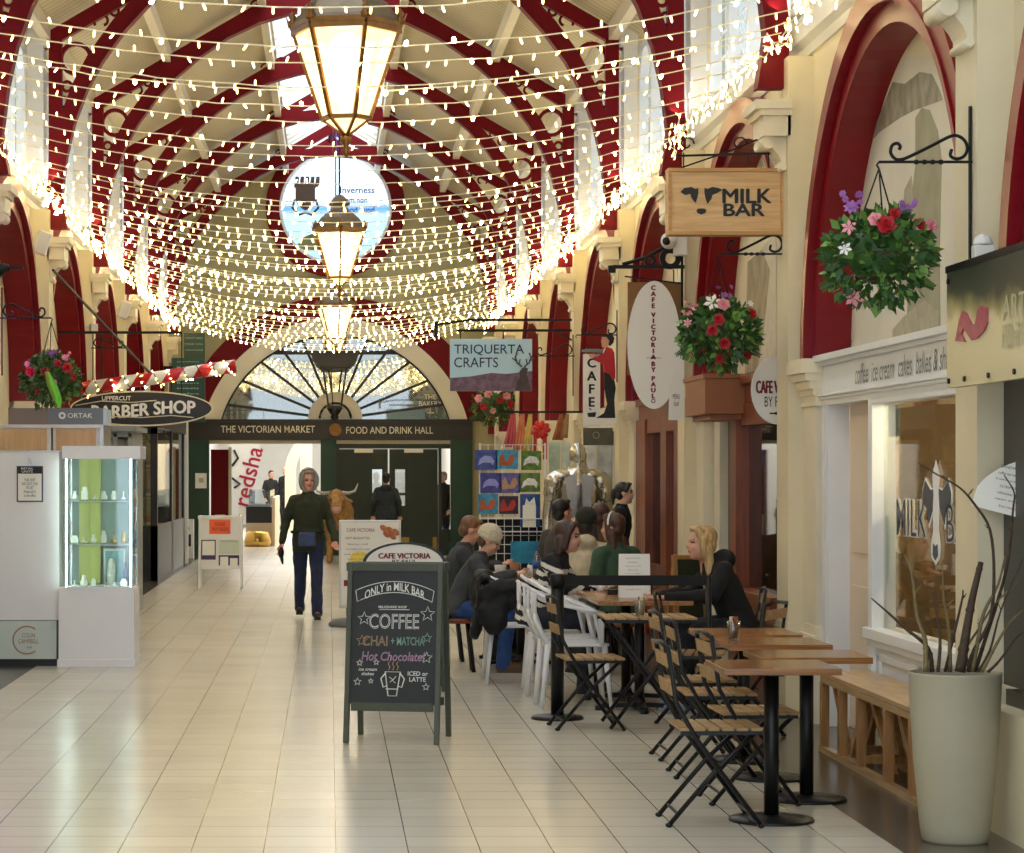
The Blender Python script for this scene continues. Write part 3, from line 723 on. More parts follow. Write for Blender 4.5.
for s_ in (1, -1):
    ear = [(0.02*s_, 0.10), (0.06*s_, 0.09), (0.12*s_, 0.15), (0.15*s_, 0.08), (0.15*s_, 0.02), (0.10*s_, -0.03), (0.08*s_, -0.12), (0.03*s_, -0.02)]
    E(ear, 3.194, 3.197, 1)
    E([(a*0.88+0.008*s_, b*0.84+0.006) for a, b in ear], 3.190, 3.194, 0)
E([(0.02, -0.20), (0.025, -0.26), (0, -0.285), (-0.025, -0.26), (-0.02, -0.20), (0, -0.215)], 3.184, 3.188, 0)
em.build('emblem', [mat('slate_vinyl', (52, 62, 74), 0.4), M['letter_w']], wo)
tp = MB(); tp.box(3.209, 3.213, 14.08, 14.34, 1.80, 1.98); tp.build('taped_notice', M['paper'], wo)
tp = MB(); tp.box(3.209, 3.213, 14.36, 14.41, 0.95, 1.35); tp.build('green_sticker', mat('green_vinyl', (96, 170, 84), 0.5), wo)
dr = MB(); dr.box(3.27, 3.31, 14.52, 15.70, 0, 2.03); dr.box(3.255, 3.27, 14.60, 15.6, 1.1, 1.95); dr.box(3.255, 3.27, 14.60, 15.6, 0.1, 0.9)
struct(dr.build('door_10', mat('pinkish_cream_door', (226, 204, 176), 0.4), bevel=0.004))
# things inside the milk bar
ct = MB(); ct.box(3.9, 4.4, 12.4, 15.0, 0, 0.95); ct.box(3.85, 4.45, 12.35, 15.05, 0.95, 1.0, 1)
tag(ct.build('shop_counter', [mat('counter_front', (96, 66, 40), 0.5, var=0.2), M['tabletop']]), 'brown serving counter behind the milk bar window', 'counter')
for i, (z, n) in enumerate(((1.35, 9), (1.7, 8))):
    sh_ = MB(); sh_.box(4.62, 4.9, 12.4, 15.4, z-0.03, z); tag(sh_.build('wall_shelf', M['brown_wood']), ('lower' if i == 0 else 'upper')+' brown wall shelf inside the milk bar', 'shelf', 'shelves inside the milk bar')
random.seed(3)
cols = [(200, 190, 170), (120, 90, 60), (70, 90, 70), (190, 150, 90), (60, 50, 44), (150, 60, 50)]
jm = [mat('jar_colour_%d' % i, c, 0.4) for i, c in enumerate(cols)]
for z, n in ((1.35, 9), (1.7, 8)):
    for q in range(n):
        j = MB(); r = 0.045+random.random()*0.03; hh = 0.12+random.random()*0.12
        j.lathe([(r, 0), (r, hh*0.75), (r*0.6, hh*0.9), (r*0.6, hh)], n=12)
        o = j.build('storage_jar', random.choice(jm)); o.location = (4.75, 12.6+q*0.32, z)
        tag(o, 'jar on the shelves inside the milk bar window', 'jar', 'jars on the shelves inside the milk bar')

# --- mural in the arch above the milk bar: snowy slope, dark hillside and a draped figure
mu = MB(); X_ = 3.315
def onw(pts, d, m):
    q = [onwall(px, py, X_) for px, py in pts]
    mu.prism([(p.y, p.z) for p in q], 'x', X_-d, X_+0.004, m)
onw([(842, 362), (866, 150), (905, 56), (955, 60), (968, 362)], 0.001, 0)
onw([(868, 145), (890, 90), (893, 82), (905, 84), (920, 72), (932, 74), (940, 90), (943, 100), (915, 110), (900, 118), (880, 132)], 0.003, 1)
onw([(906, 360), (912, 200), (916, 165), (916, 118), (922, 108), (930, 110), (938, 130), (942, 160), (940, 250), (941, 360)], 0.004, 2)
onw([(895, 360), (893, 330), (905, 316), (925, 300), (940, 312), (941, 360)], 0.005, 3)
onw([(842, 362), (846, 322), (852, 340), (850, 362)], 0.005, 4)
onw([(905, 190), (912, 176), (914, 200), (908, 300), (898, 300)], 0.0045, 3)
mo = mu.build('wall_mural', [mat('mural_pale_sepia', (216, 208, 188), 0.7, var=0.08, scale=1.5), mat('mural_hillside', (150, 142, 122), 0.7, var=0.35, scale=9),
    mat('mural_drapery', (160, 154, 126), 0.7, var=0.15, scale=5), mat('mural_cloth', (172, 164, 138), 0.7, var=0.2, scale=12), mat('mural_dark', (96, 84, 74), 0.7)])
tag(mo, 'sepia mural of a hillside and draped figure inside the red arch over the white shopfront', 'mural')
mu = MB(); X_ = 3.315
onw([(745, 395), (752, 262), (776, 230), (776, 395)], 0.001, 0); onw([(745, 380), (748, 262), (762, 250), (770, 270), (764, 330), (756, 380)], 0.003, 1)
tag(mu.build('wall_mural', [mat('mural_beige', (206, 196, 170), 0.7, var=0.1), mat('mural_olive', (168, 152, 118), 0.7, var=0.3, scale=6)]), 'pale mural in the arch behind the hanging basket below the wooden sign', 'mural')

# --- brown cafe front, bay with the round sign
def brown_front(y0, y1, label, specs, n):
    b = MB()
    b.box(3.15, 3.32, y0, y1, 2.12, 2.30); b.box(3.11, 3.32, y0, y1, 2.26, 2.33)
    for (a, c, z0, z1, x) in specs: b.box(x, 3.30, a, c, z0, z1)
    return struct(b.build('window_%d' % n, M['brown_wood'], bevel=0.006))
f1 = brown_front(17.2, 20.65, '', [
    (19.05, 19.35, 0, 2.12, 3.10), (19.35, 19.60, 0, 2.12, 3.16), (17.2, 17.45, 0, 2.12, 3.14), (17.45, 19.05, 1.95, 2.12, 3.14), (17.45, 19.05, 0.62, 0.72, 3.08), (17.45, 19.05, 0.0, 0.62, 3.17), (17.6, 18.9, 0.12, 0.16, 3.15), (17.6, 18.9, 0.5, 0.54, 3.15)], 71)
p_ = MB(); p_.box(3.2, 3.21, 17.45, 19.05, 0.72, 1.95); p_.build('pane', M['glass_dark'], f1)
bk = MB(); bk.box(3.25, 3.30, 19.9, 20.35, 0, 2.12); bk.box(3.22, 3.26, 19.82, 19.9, 0, 2.12, 1)
struct(bk.build('door_11', [M['blackp'], M['white']]))
bk2 = MB(); bk2.box(3.18, 3.3, 20.35, 20.65, 0, 2.3); struct(bk2.build('trim_21', M['cream_trim']))
f2 = brown_front(21.55, 25.42, '', [
    (21.95, 22.5, 0, 2.12, 3.10), (22.5, 22.62, 0, 2.12, 3.16), (23.3, 23.7, 0, 2.12, 3.14), (24.7, 25.42, 0, 2.12, 3.12), (23.7, 24.7, 0.0, 0.7, 3.17), (23.7, 24.7, 1.98, 2.12, 3.14), (22.62, 23.3, 1.98, 2.12, 3.14), (22.62, 23.3, 0, 0.6, 3.17)], 72)
p_ = MB(); p_.box(3.2, 3.21, 22.6, 23.35, 0.6, 1.98); p_.box(3.2, 3.21, 23.7, 24.7, 0.7, 1.98); p_.build('pane', M['glass_dark'], f2)
f3 = MB()
for y in (26.6, 27.6, 28.7, 29.9): f3.box(3.14, 3.26, y, y+0.09, 0, 2.2)
f3.box(3.12, 3.3, 26.4, 30.3, 2.05, 2.33); f3.box(3.14, 3.26, 26.6, 30, 0, 0.6)
f3o = struct(f3.build('window_73', M['cream_trim']))
p_ = MB(); p_.box(3.2, 3.21, 26.6, 30, 0.6, 2.05); p_.build('pane', M['glass_dark'], f3o)
# brown box over the cafe door
bx_ = MB(); bx_.box(2.85, 3.16, 18.95, 20.0, 2.04, 2.335); bx_.box(2.835, 3.16, 18.935, 20.015, 2.31, 2.345); bx_.box(2.90, 3.14, 19.0, 19.95, 2.0, 2.04)
tag(bx_.build('door_canopy_box', mat('tan_brown_box', (150, 92, 56), 0.5, var=0.06), bevel=0.004), 'plain brown boxed canopy over the cafe door beside the round sign', 'canopy')

# --- dark shop at the right edge with its long painted sign
dk = MB(); dk.box(3.12, 3.3, 7.2, 11.56, 0.62, 2.34); dk.box(3.06, 3.3, 7.2, 11.3, 0.55, 0.62)
struct(dk.build('door_12', M['blackp']))
pl = MB(); pl.box(2.95, 3.3, 7.2, 11.32, 0, 0.55); struct(pl.build('baseboard_right', M['cream']))
def fade_mat():
    m, nt, b = new_mat('painted_fascia_board'); N = nt.nodes; L = nt.links
    tc = N.new('ShaderNodeTexCoord'); sp = N.new('ShaderNodeSeparateXYZ'); L.new(tc.outputs['Object'], sp.inputs[0])
    nz = N.new('ShaderNodeTexNoise'); nz.inputs['Scale'].default_value = 3.5; nz.inputs['Detail'].default_value = 7; L.new(tc.outputs['Object'], nz.inputs['Vector'])
    ad = N.new('ShaderNodeMath'); ad.operation = 'MULTIPLY_ADD'; L.new(nz.outputs['Fac'], ad.inputs[0]); ad.inputs[1].default_value = 0.36; L.new(sp.outputs[2], ad.inputs[2])
    mr = N.new('ShaderNodeMapRange'); mr.inputs['From Min'].default_value = 2.42; mr.inputs['From Max'].default_value = 2.56; L.new(ad.outputs[0], mr.inputs['Value'])
    rp = N.new('ShaderNodeValToRGB'); rp.color_ramp.elements[0].color = (*lin((204, 192, 150)), 1); rp.color_ramp.elements[1].color = (*lin((52, 58, 48)), 1)
    e = rp.color_ramp.elements.new(0.4); e.color = (*lin((150, 140, 84)), 1)
    L.new(mr.outputs[0], rp.inputs[0]); L.new(rp.outputs[0], b.inputs['Base Color']); b.inputs['Roughness'].default_value = 0.35
    return m
sg = thing('shop_fascia_sign', 'long cream sign board with dark painted top and red fish emblem over the dark doorway', 'sign')
sb = MB(); sb.box(2.80, 2.84, 8.4, 11.33, 1.98, 2.50); sb.build('board', fade_mat(), sg)
fr = MB(); fr.box(2.795, 3.0, 8.4, 11.34, 2.50, 2.53); fr.box(2.84, 3.0, 8.4, 8.44, 2.0, 2.5); fr.box(2.84, 3.0, 11.2, 11.3, 2.42, 2.50); fr.build('bracket_frame', M['iron'], sg)
for y in (11.28, 11.0, 10.6, 10.2, 9.6):
    b_ = MB(); b_.cyl((2.80, y, 2.01), (2.79, y, 2.01), 0.012, n=8); b_.build('bolt', M['iron'], sg)
b_ = MB(); b_.cyl((2.80, 11.29, 2.46), (2.79, 11.29, 2.46), 0.012, n=8); b_.build('bolt', M['iron'], sg)
fi = MB()
fp = [(956, 341), (960, 320), (963, 311), (967, 313), (972, 324), (976, 324), (978, 312), (981, 306), (988, 308), (988, 322), (985, 330), (978, 338), (972, 340), (968, 334), (964, 328), (962, 334), (966, 342)]
q = [onwall(a, b, 2.797) for a, b in fp]
fi.prism([(p.y, p.z) for p in q], 'x', 2.792, 2.80); fi.build('fish_emblem', mat('faded_red_fish', (168, 74, 88), 0.5, var=0.2, scale=30), sg)
text('ARTISAN', 0.75, 0.10, sg, (2.796, 10.0, 2.28), HALL, mat('pale_sign_text', (186, 182, 150), 0.5)); text('FISHMONGER', 0.75, 0.10, sg, (2.796, 10.0, 2.16), HALL, mat('pale_sign_text2', (178, 172, 136), 0.5))
al = MB(); al.box(-0.045, 0.045, -0.035, 0.035, 0, 0.09, 0); al.lathe([(0.045, 0.09), (0.045, 0.10), (0.036, 0.125), (0.012, 0.14), (0.0, 0.142)], n=16)
ao = al.build('alarm_sounder', M['speaker'], bevel=0.006); ao.location = (2.94, 11.24, 2.53); tag(ao, 'small cream alarm box standing on top of the long sign', 'alarm')
# curled white notice on the near pilaster
nt_ = thing('hanging_notice', 'curled white printed notice fixed to the near pilaster beside the dark doorway', 'notice')
ns = MB(); n = 14; W_ = 0.34
for i in range(n):
    a0_ = i/n; a1_ = (i+1)/n
    def P(a): return (2.965+0.27*a, 11.53-0.20*math.sin(a*PI*0.55))
    def tz(a): return 1.455+0.21*math.sqrt(max(0, 1-(1-a)**2))
    def bz(a): return 1.445-0.085*a
    p0, p1 = P(a0_), P(a1_)
    ns.add([(p0[0], p0[1], bz(a0_)), (p1[0], p1[1], bz(a1_)), (p1[0], p1[1], tz(a1_)), (p0[0], p0[1], tz(a0_)),
            (p0[0], p0[1]+.003, bz(a0_)), (p1[0], p1[1]+.003, bz(a1_)), (p1[0], p1[1]+.003, tz(a1_)), (p0[0], p0[1]+.003, tz(a0_))],
           [(0,1,2,3),(7,6,5,4),(0,4,5,1),(3,2,6,7),(0,3,7,4),(1,5,6,2)])
ns.build('sheet', M['paper'], nt_)
for i in range(7):
    text(('SANDWICHES', 'coffee tea hot chocolate', 'freshly made cakes', 'ICE CREAM AND SHAKES', 'milkshakes soft drinks', 'open every day', 'from nine until five')[i], 0.13+0.02*(i % 3), 0.012, nt_, (3.115-0.002*i, 11.352, 1.615-0.030*i), (PI/2, 0.20, -0.62), M['letter_k'] if i < 6 else M['letter_r'])

# --- iron scroll bracket
def bracket(length, h=0.45, rod=0.7, big=False):
    t = thing('scroll_bracket', '', 'bracket')
    # local: wall at x=0, arm towards -x
    m = MB(); m.bar((0, 0, -rod*0.7), (0, 0, rod*0.3+0.05), 0.012, 0.02); m.build('wall_rod', M['iron'], t)
    m = MB(); m.bar((0.02, 0, 0), (-length, 0, 0), 0.012)
    for q in range(4):
        x = -length*0.32-q*length*0.09; m.ell((x, 0, 0), (length*0.035, 0.012, 0.012), 10, 6)
    m.tube([(-length, 0, 0.0), (-length-0.01, 0, -0.015), (-length, 0, -0.03)], 0.005, 6)
    m.build('arm', M['iron'], t)
    pts = []
    L = length
    for q in range(15):   # big curl by the wall
        a = -PI/2-q*0.42; r = L*0.13*(0.45+0.55*q/14)
        pts.append((-0.115*L-r*math.cos(a)*1.0, 0, 0.115*L+0.0+r*math.sin(a)))
    wl = [(-0.02*L, 0, 0.13*L)]
    c1 = [(-0.13*L+0.06*L*math.cos(a), 0, 0.09*L+0.06*L*math.sin(a)) for a in [PI*1.2-0.5*k for k in range(8)]]
    path = [(-0.20*L, 0, 0.14*L), (-0.215*L, 0, 0.07*L), (-0.15*L, 0, 0.035*L), (-0.07*L, 0, 0.06*L), (-0.03*L, 0, 0.14*L), (-0.055*L, 0, 0.23*L), (-0.13*L, 0, 0.285*L), (-0.22*L, 0, 0.28*L), (-0.40*L, 0, 0.19*L), (-0.60*L, 0, 0.09*L), (-0.74*L, 0, 0.03*L), (-0.82*L, 0, 0.035*L), (-0.87*L, 0, 0.10*L), (-0.855*L, 0, 0.18*L), (-0.80*L, 0, 0.205*L), (-0.765*L, 0, 0.17*L), (-0.78*L, 0, 0.135*L)]
    # smooth the path
    sp = []
    for i in range(len(path)-1):
        p0 = Vector(path[max(i-1, 0)]); p1 = Vector(path[i]); p2 = Vector(path[i+1]); p3 = Vector(path[min(i+2, len(path)-1)])
        for k in range(4):
            u = k/4; sp.append(0.5*((2*p1)+(p2-p0)*u+(2*p0-5*p1+4*p2-p3)*u*u+(3*p1-p0-3*p2+p3)*u**3))
    sp.append(Vector(path[-1]))
    m = MB(); m.tube(sp, 0.008, 8); m.build('scroll', M['iron'], t)
    return t

# --- hanging baskets
def leaf(mb, p, d, up, L, w, m=0):
    d = d.normalized(); s_ = d.cross(up)
    if s_.length < 1e-4: s_ = Vector((1, 0, 0))
    s_.normalize(); n_ = s_.cross(d)
    v = [p, p+d*L*0.45+s_*w*0.5+n_*L*0.06, p+d*L+n_*(-L*0.12), p+d*L*0.45-s_*w*0.5+n_*L*0.06, p+d*L*0.5+n_*L*0.0]
    mb.add(v, [(0, 1, 4), (1, 2, 4), (2, 3, 4), (3, 0, 4)], m, True)
def rdir():
    while True:
        v = Vector((random.uniform(-1, 1), random.uniform(-1, 1), random.uniform(-1, 1)))
        if 0.1 < v.length < 1: return v.normalized()
def flower(mb, c, nrm, r, kind):
    n_ = nrm.normalized(); a = n_.cross(Vector((0.3, 0.2, 1))).normalized(); b = n_.cross(a)
    rings = {'rose': ((1.0, 6, 0.15), (0.7, 5, 0.45), (0.4, 4, 0.7)), 'lily': ((1.0, 6, 0.05),), 'spray': ((1.0, 8, -0.2), (0.6, 7, 0.4))}[kind]
    for (k, n, lift) in rings:
        ph = random.random()*6
        for i in range(n):
            t = ph+2*PI*i/n; d = a*math.cos(t)+b*math.sin(t); w = r*k*(1.1 if kind == 'rose' else 0.5)
            s_ = n_.cross(d)
            p0 = c+n_*r*0.1; p1 = c+d*r*k*0.6+s_*w*0.5+n_*r*lift*0.6; p2 = c+d*r*k+n_*r*lift; p3 = c+d*r*k*0.6-s_*w*0.5+n_*r*lift*0.6
            mb.add([p0, p1, p2, p3], [(0, 1, 2, 3)], 0, False)
def basket(loc, R, hook, label, seed, cols, nl=900, tall=0.9):
    random.seed(seed)
    t = thing('hanging_basket', label, 'hanging basket', loc)
    m = MB(); m.lathe([(0.03, -R*0.55), (R*0.35, -R*0.45), (R*0.55, -R*0.15), (R*0.6, 0.0), (R*0.55, 0.0), (R*0.5, -R*0.1)], n=20); m.build('basket', M['bark'], t)
    m = MB()
    hk = Vector(hook)-Vector(loc)
    for q in range(3):
        a = 2*PI*q/3+0.5; m.tube([(R*0.58*math.cos(a), R*0.58*math.sin(a), 0), hk], 0.004, 5)
    m.build('chain', M['iron'], t)
    m = MB()
    for i in range(nl):
        d = rdir(); 
        if d.z < -0.3 and random.random() < 0.35: continue
        rr = R*(0.55+0.42*random.random()**0.6)
        p = Vector((d.x*rr, d.y*rr, d.z*rr*tall-0.02))
        dd = (d+rdir()*0.7+Vector((0, 0, -0.15))); L = R*random.uniform(0.15, 0.29)
        leaf(m, p, dd, rdir(), L, L*random.uniform(0.5, 0.8), 0 if random.random() < 0.72 else 1)
    m.ell((0, 0, 0), (R*0.6, R*0.6, R*0.55), 14, 9, 0)
    m.build('foliage', [M['leaf'], M['leaf_l']], t)
    for q in range(5):      # trailing fern fronds
        m = MB()
        a = random.uniform(0, 2*PI); d = Vector((math.cos(a), math.sin(a)*0.6, -0.55)).normalized(); p = d*R*0.7
        for k in range(10):
            c_ = p+d*R*0.055*k; s_ = d.cross(Vector((0, 1, 0.1))).normalized()
            for sg in (1, -1): leaf(m, c_, s_*sg+d*0.6, Vector((0, 1, 0)), R*0.16*(1-k*0.06), R*0.045, 0)
        m.tube([p, p+d*R*0.5], 0.003, 4); m.build('fern_frond', [M['leaf']], t)
    for i, (dx, dz, cname, kind, r) in enumerate(cols):
        fx, fz = dx*R, dz*R*tall; yy = -math.sqrt(max(0.05, 1-dx*dx-dz*dz))*R*0.95
        f = MB(); flower(f, Vector((fx, yy, fz)), Vector((dx*0.6, -1, dz*0.6)), r*R, kind)
        if kind == 'spray':
            for k in range(5): flower(f, Vector((fx+random.uniform(-.2, .2)*R, yy, fz+random.uniform(-.12, .25)*R)), rdir()+Vector((0, -1, 0)), r*R*0.5, kind)
        f.build('flower', M[cname], t)
    return t
def wall_side_basket(px_rod, py_arm, Yb, L, bpx, bpy, R, lab_b, lab_f, seed, cols, s=1, **k):
    b = bracket(L); p = at(px_rod, py_arm, Yb); b.location = p; b['label'] = lab_b
    if s < 0: b.rotation_euler = (0, 0, PI)
    hook = Vector((p.x-s*(L), p.y, p.z-0.03)); c = at(bpx, bpy, Yb); c.x = hook.x
    basket(c, R, hook, lab_f, seed, cols, **k)
cA = [(-0.55, 0.95, 'fl_purple', 'spray', 0.16), (0.45, 0.9, 'fl_purple', 'spray', 0.16), (-0.05, 0.5, 'fl_red', 'rose', 0.2), (-0.22, 0.62, 'fl_pink', 'rose', 0.15), (-0.66, 0.48, 'fl_pink', 'lily', 0.16), (-0.75, 0.05, 'fl_white', 'lily', 0.14),
      (0.62, 0.55, 'fl_red', 'rose', 0.13), (0.9, 0.55, 'fl_pink', 'rose', 0.14), (-0.5, -0.9, 'fl_pink', 'lily', 0.2), (0.15, 0.75, 'fl_red', 'rose', 0.12)]
wall_side_basket(970, 162, 11.66, 0.425, 877, 254, 0.255, 'black scroll bracket on the nearest pilaster above the white shopfront', 'hanging basket of purple, pink and red flowers on the nearest right-hand pilaster', 5, cA)
cB = [(-0.75, 0.55, 'fl_pink', 'spray', 0.14), (-0.25, 0.75, 'fl_white', 'lily', 0.24), (0.0, 0.68, 'fl_pink', 'rose', 0.18), (0.1, 0.95, 'fl_purple', 'spray', 0.16), (-0.15, 0.25, 'fl_red', 'rose', 0.17), (-0.3, -0.05, 'fl_red', 'rose', 0.17), (0.0, -0.4, 'fl_red', 'rose', 0.17), (0.3, 0.35, 'leaf_l', 'rose', 0.15),
      (0.75, 0.45, 'fl_red', 'rose', 0.14), (-0.05, -0.8, 'fl_red', 'rose', 0.14), (0.65, -0.7, 'fl_red', 'rose', 0.14), (-0.85, 0.2, 'fl_pink', 'lily', 0.13), (0.75, 0.75, 'fl_white', 'lily', 0.1)]
wall_side_basket(784, 254, 16.56, 0.43, 714, 331, 0.265, 'black scroll bracket on the second pilaster beneath the wooden sign', 'hanging basket of red roses and a white lily below the wooden cow sign', 8, cB)
cC = [(-0.6, 0.2, 'fl_red', 'rose', 0.2), (-0.1, 0.15, 'fl_red', 'rose', 0.2), (0.6, 0.35, 'fl_red', 'rose', 0.2), (0.3, 0.5, 'fl_red', 'rose', 0.15), (0.1, 0.9, 'fl_purple', 'spray', 0.16), (0.5, 0.75, 'fl_pink', 'spray', 0.14), (0.2, -0.2, 'fl_pink', 'rose', 0.12), (0.8, 0.0, 'fl_red', 'rose', 0.14), (-0.75, 0.5, 'fl_pink', 'rose', 0.12)]
wall_side_basket(2, 318, 21.3, 0.42, 38, 378, 0.255, 'black scroll bracket on the left wall above the flower basket', 'hanging basket of red flowers on the left wall with a long bright green leaf', 11, cC, -1)
lf = MB(); L_ = [at(47, 372, 21.0), at(52, 385, 21.0), at(57, 398, 21.0), at(60, 408, 21.0)]
for i in range(3):
    w0, w1 = (0.02, 0.045, 0.04, 0.01)[i], (0.02, 0.045, 0.04, 0.01)[i+1]
    a, b = L_[i], L_[i+1]
    lf.add([a+Vector((-w0, 0, 0)), a+Vector((w0, -0.01, 0)), b+Vector((w1, -0.01, 0)), b+Vector((-w1, 0, 0)), a+Vector((0, 0.02, 0)), b+Vector((0, 0.02, 0))], [(0,1,2,3),(0,3,5,4),(1,4,5,2)], 0, True)
tag(lf.build('ribbon_leaf', mat('lime_green_leaf', (120, 214, 60), 0.4)), 'long lime green leaf dangling from the left flower basket', 'leaf')
cD = [(-0.7, 0.3, 'fl_pink', 'rose', 0.2), (-0.3, 0.5, 'fl_pink', 'rose', 0.2), (0.1, 0.7, 'fl_white', 'rose', 0.2), (0.5, 0.4, 'fl_pink', 'rose', 0.2), (-0.5, -0.1, 'fl_red', 'rose', 0.18), (0.2, 0.2, 'fl_red', 'rose', 0.18), (0.7, 0.0, 'fl_red', 'rose', 0.18), (-0.1, -0.3, 'fl_pink', 'rose', 0.15)]
b = bracket(0.6); b.location = (2.95, 40.4, 2.98); b['label'] = 'black scroll bracket holding the far basket beyond the blue sign'
basket(Vector((at(494, 408, 40.4).x, 40.4, at(494, 405, 40.4).z)), 0.37, (2.35, 40.4, 2.95), 'far hanging basket of pink and white roses beside the entrance', 21, cD, nl=360)
# ================================================================ STRING LIGHTS
random.seed(12)
def bulb_mesh(name, r, L, m):
    mb = MB(); mb.lathe([(r*0.45, 0), (r, -L*0.25), (r, -L*0.8), (r*0.3, -L)], n=6)
    me_o = mb.build(name, m); me = me_o.data; bpy.data.objects.remove(me_o); return me
BL = bulb_mesh('bulb', 0.0065, 0.042, M['bulb']); BH = bulb_mesh('bulb_bright', 0.0115, 0.036, M['bulb_hi'])
def light_string(pts, Y, label, group, pitch, jit=0.006):
    t = thing('light_string', label, 'string lights', (0, 0, 0), 0, group)
    k = len(pts); far = Y > 24.5
    w = MB(); w.tube(pts, 0.0042 if not far else 0.0050, 4, 0, sm=False)
    acc = 0.0; nxt = random.uniform(0, pitch); bulbs = []
    for i in range(k-1):
        a, b = pts[i], pts[i+1]; L = (b-a).length
        while nxt <= acc+L:
            bulbs.append(a+(b-a)*((nxt-acc)/L)); nxt += pitch*random.uniform(0.75, 1.3)
        acc += L
    if len(bulbs) > 98: bulbs = bulbs[:98]
    if not far:
        w.build('cable', M['wire'], t)
        for p in bulbs:
            hi = random.random() < 0.17
            o = bpy.data.objects.new('bulb', BH if hi else BL); C.objects.link(o); o.parent = t; o.location = p
            o.rotation_euler = (random.gauss(0, 0.3), random.gauss(0, 0.35)+(PI if random.random() < 0.18 else 0), 0)
    else:
        w.build('cable', M['wire'], t)
        g = MB()
        for p in bulbs:
            hi = random.random() < 0.2; r = 0.016 if hi else 0.0095; L = 0.042; a = random.gauss(0, 0.35)
            d = Vector((math.sin(a), 0, -math.cos(a)))
            g.tube([p, p+d*L], [r, r*0.8], 5, 1 if hi else 0, sm=False)
        g.build('bulb', [M['bulb'], M['bulb_hi']], t)['kind'] = 'stuff'
    return t
YS = []; y = 12.75
while y < 46.5:
    YS.append(y); y += (0.80 if y < 34 else 0.95)*random.uniform(0.55, 1.4)
for Y in YS:
    f = (Y-12)/34
    ze = 4.47-0.10*f; sag = 0.36+0.16*f+random.uniform(-0.02, 0.05); skew = random.uniform(-0.05, 0.05)
    pts = []
    n = 36
    xl, xr = PL+0.08-0.03, PR-0.06
    for i in range(n+1):
        u = -1+2*i/n
        pts.append(Vector((xl+(xr-xl)*i/n, Y+skew*u, ze-sag*(1-u*u)+random.gauss(0, 0.003))))
    nm = ('nearest' if Y < 20 else 'middle' if Y < 24.5 else 'far')
    light_string(pts, Y, 'warm white string light swagged across the hall in the %s part of the canopy' % nm, 'light strings swagged across the hall, %s' % nm, 0.13 if Y < 24.5 else 0.115)
for s in (1, -1):
    for k in range(7):
        y0 = 12.6+k*4.77; y1 = min(y0+4.77, 46.6)
        for q in range(2):
            n = 44; pts = []
            for i in range(n+1):
                yy = y0+(y1-y0)*i/n; f = (yy-12)/34
                pts.append(Vector((s*(PR-0.10)+(0.08 if s < 0 else 0)+random.gauss(0, 0.03)-s*(0.06*q), yy, 4.44-0.10*f-0.10*q+0.05*math.sin(i*1.1+q*2)+random.gauss(0, 0.04))))
            zone = 'first bay' if k == 0 else 'second bay' if k == 1 else 'third bay' if k == 2 else 'far bays'
            nm = 'right' if s > 0 else 'left'
            light_string(pts, (y0+y1)/2, 'tangled warm string light gathered along the %s window ledge, %s' % (nm, zone), 'string lights along the %s ledge, %s' % (nm, zone), 0.115)

# ================================================================ LANTERNS
def pane_mat():
    m = bpy.data.materials.new('lit_frosted_pane'); m.use_nodes = True; nt = m.node_tree; nt.nodes.clear()
    out = nt.nodes.new('ShaderNodeOutputMaterial'); tp = nt.nodes.new('ShaderNodeBsdfTransparent'); e = nt.nodes.new('ShaderNodeEmission'); mx = nt.nodes.new('ShaderNodeMixShader')
    tp.inputs[0].default_value = (1, 0.92, 0.75, 1)
    e.inputs[0].default_value = (*lin((255, 214, 142)), 1); e.inputs[1].default_value = 1.5; mx.inputs[0].default_value = 0.62
    nt.links.new(tp.outputs[0], mx.inputs[1]); nt.links.new(e.outputs[0], mx.inputs[2]); nt.links.new(mx.outputs[0], out.inputs[0])
    m.cycles.emission_sampling = 'NONE'
    return m
PANE = pane_mat()
CORE = emis('lantern_mantle', (255, 240, 206), 7.0, False)
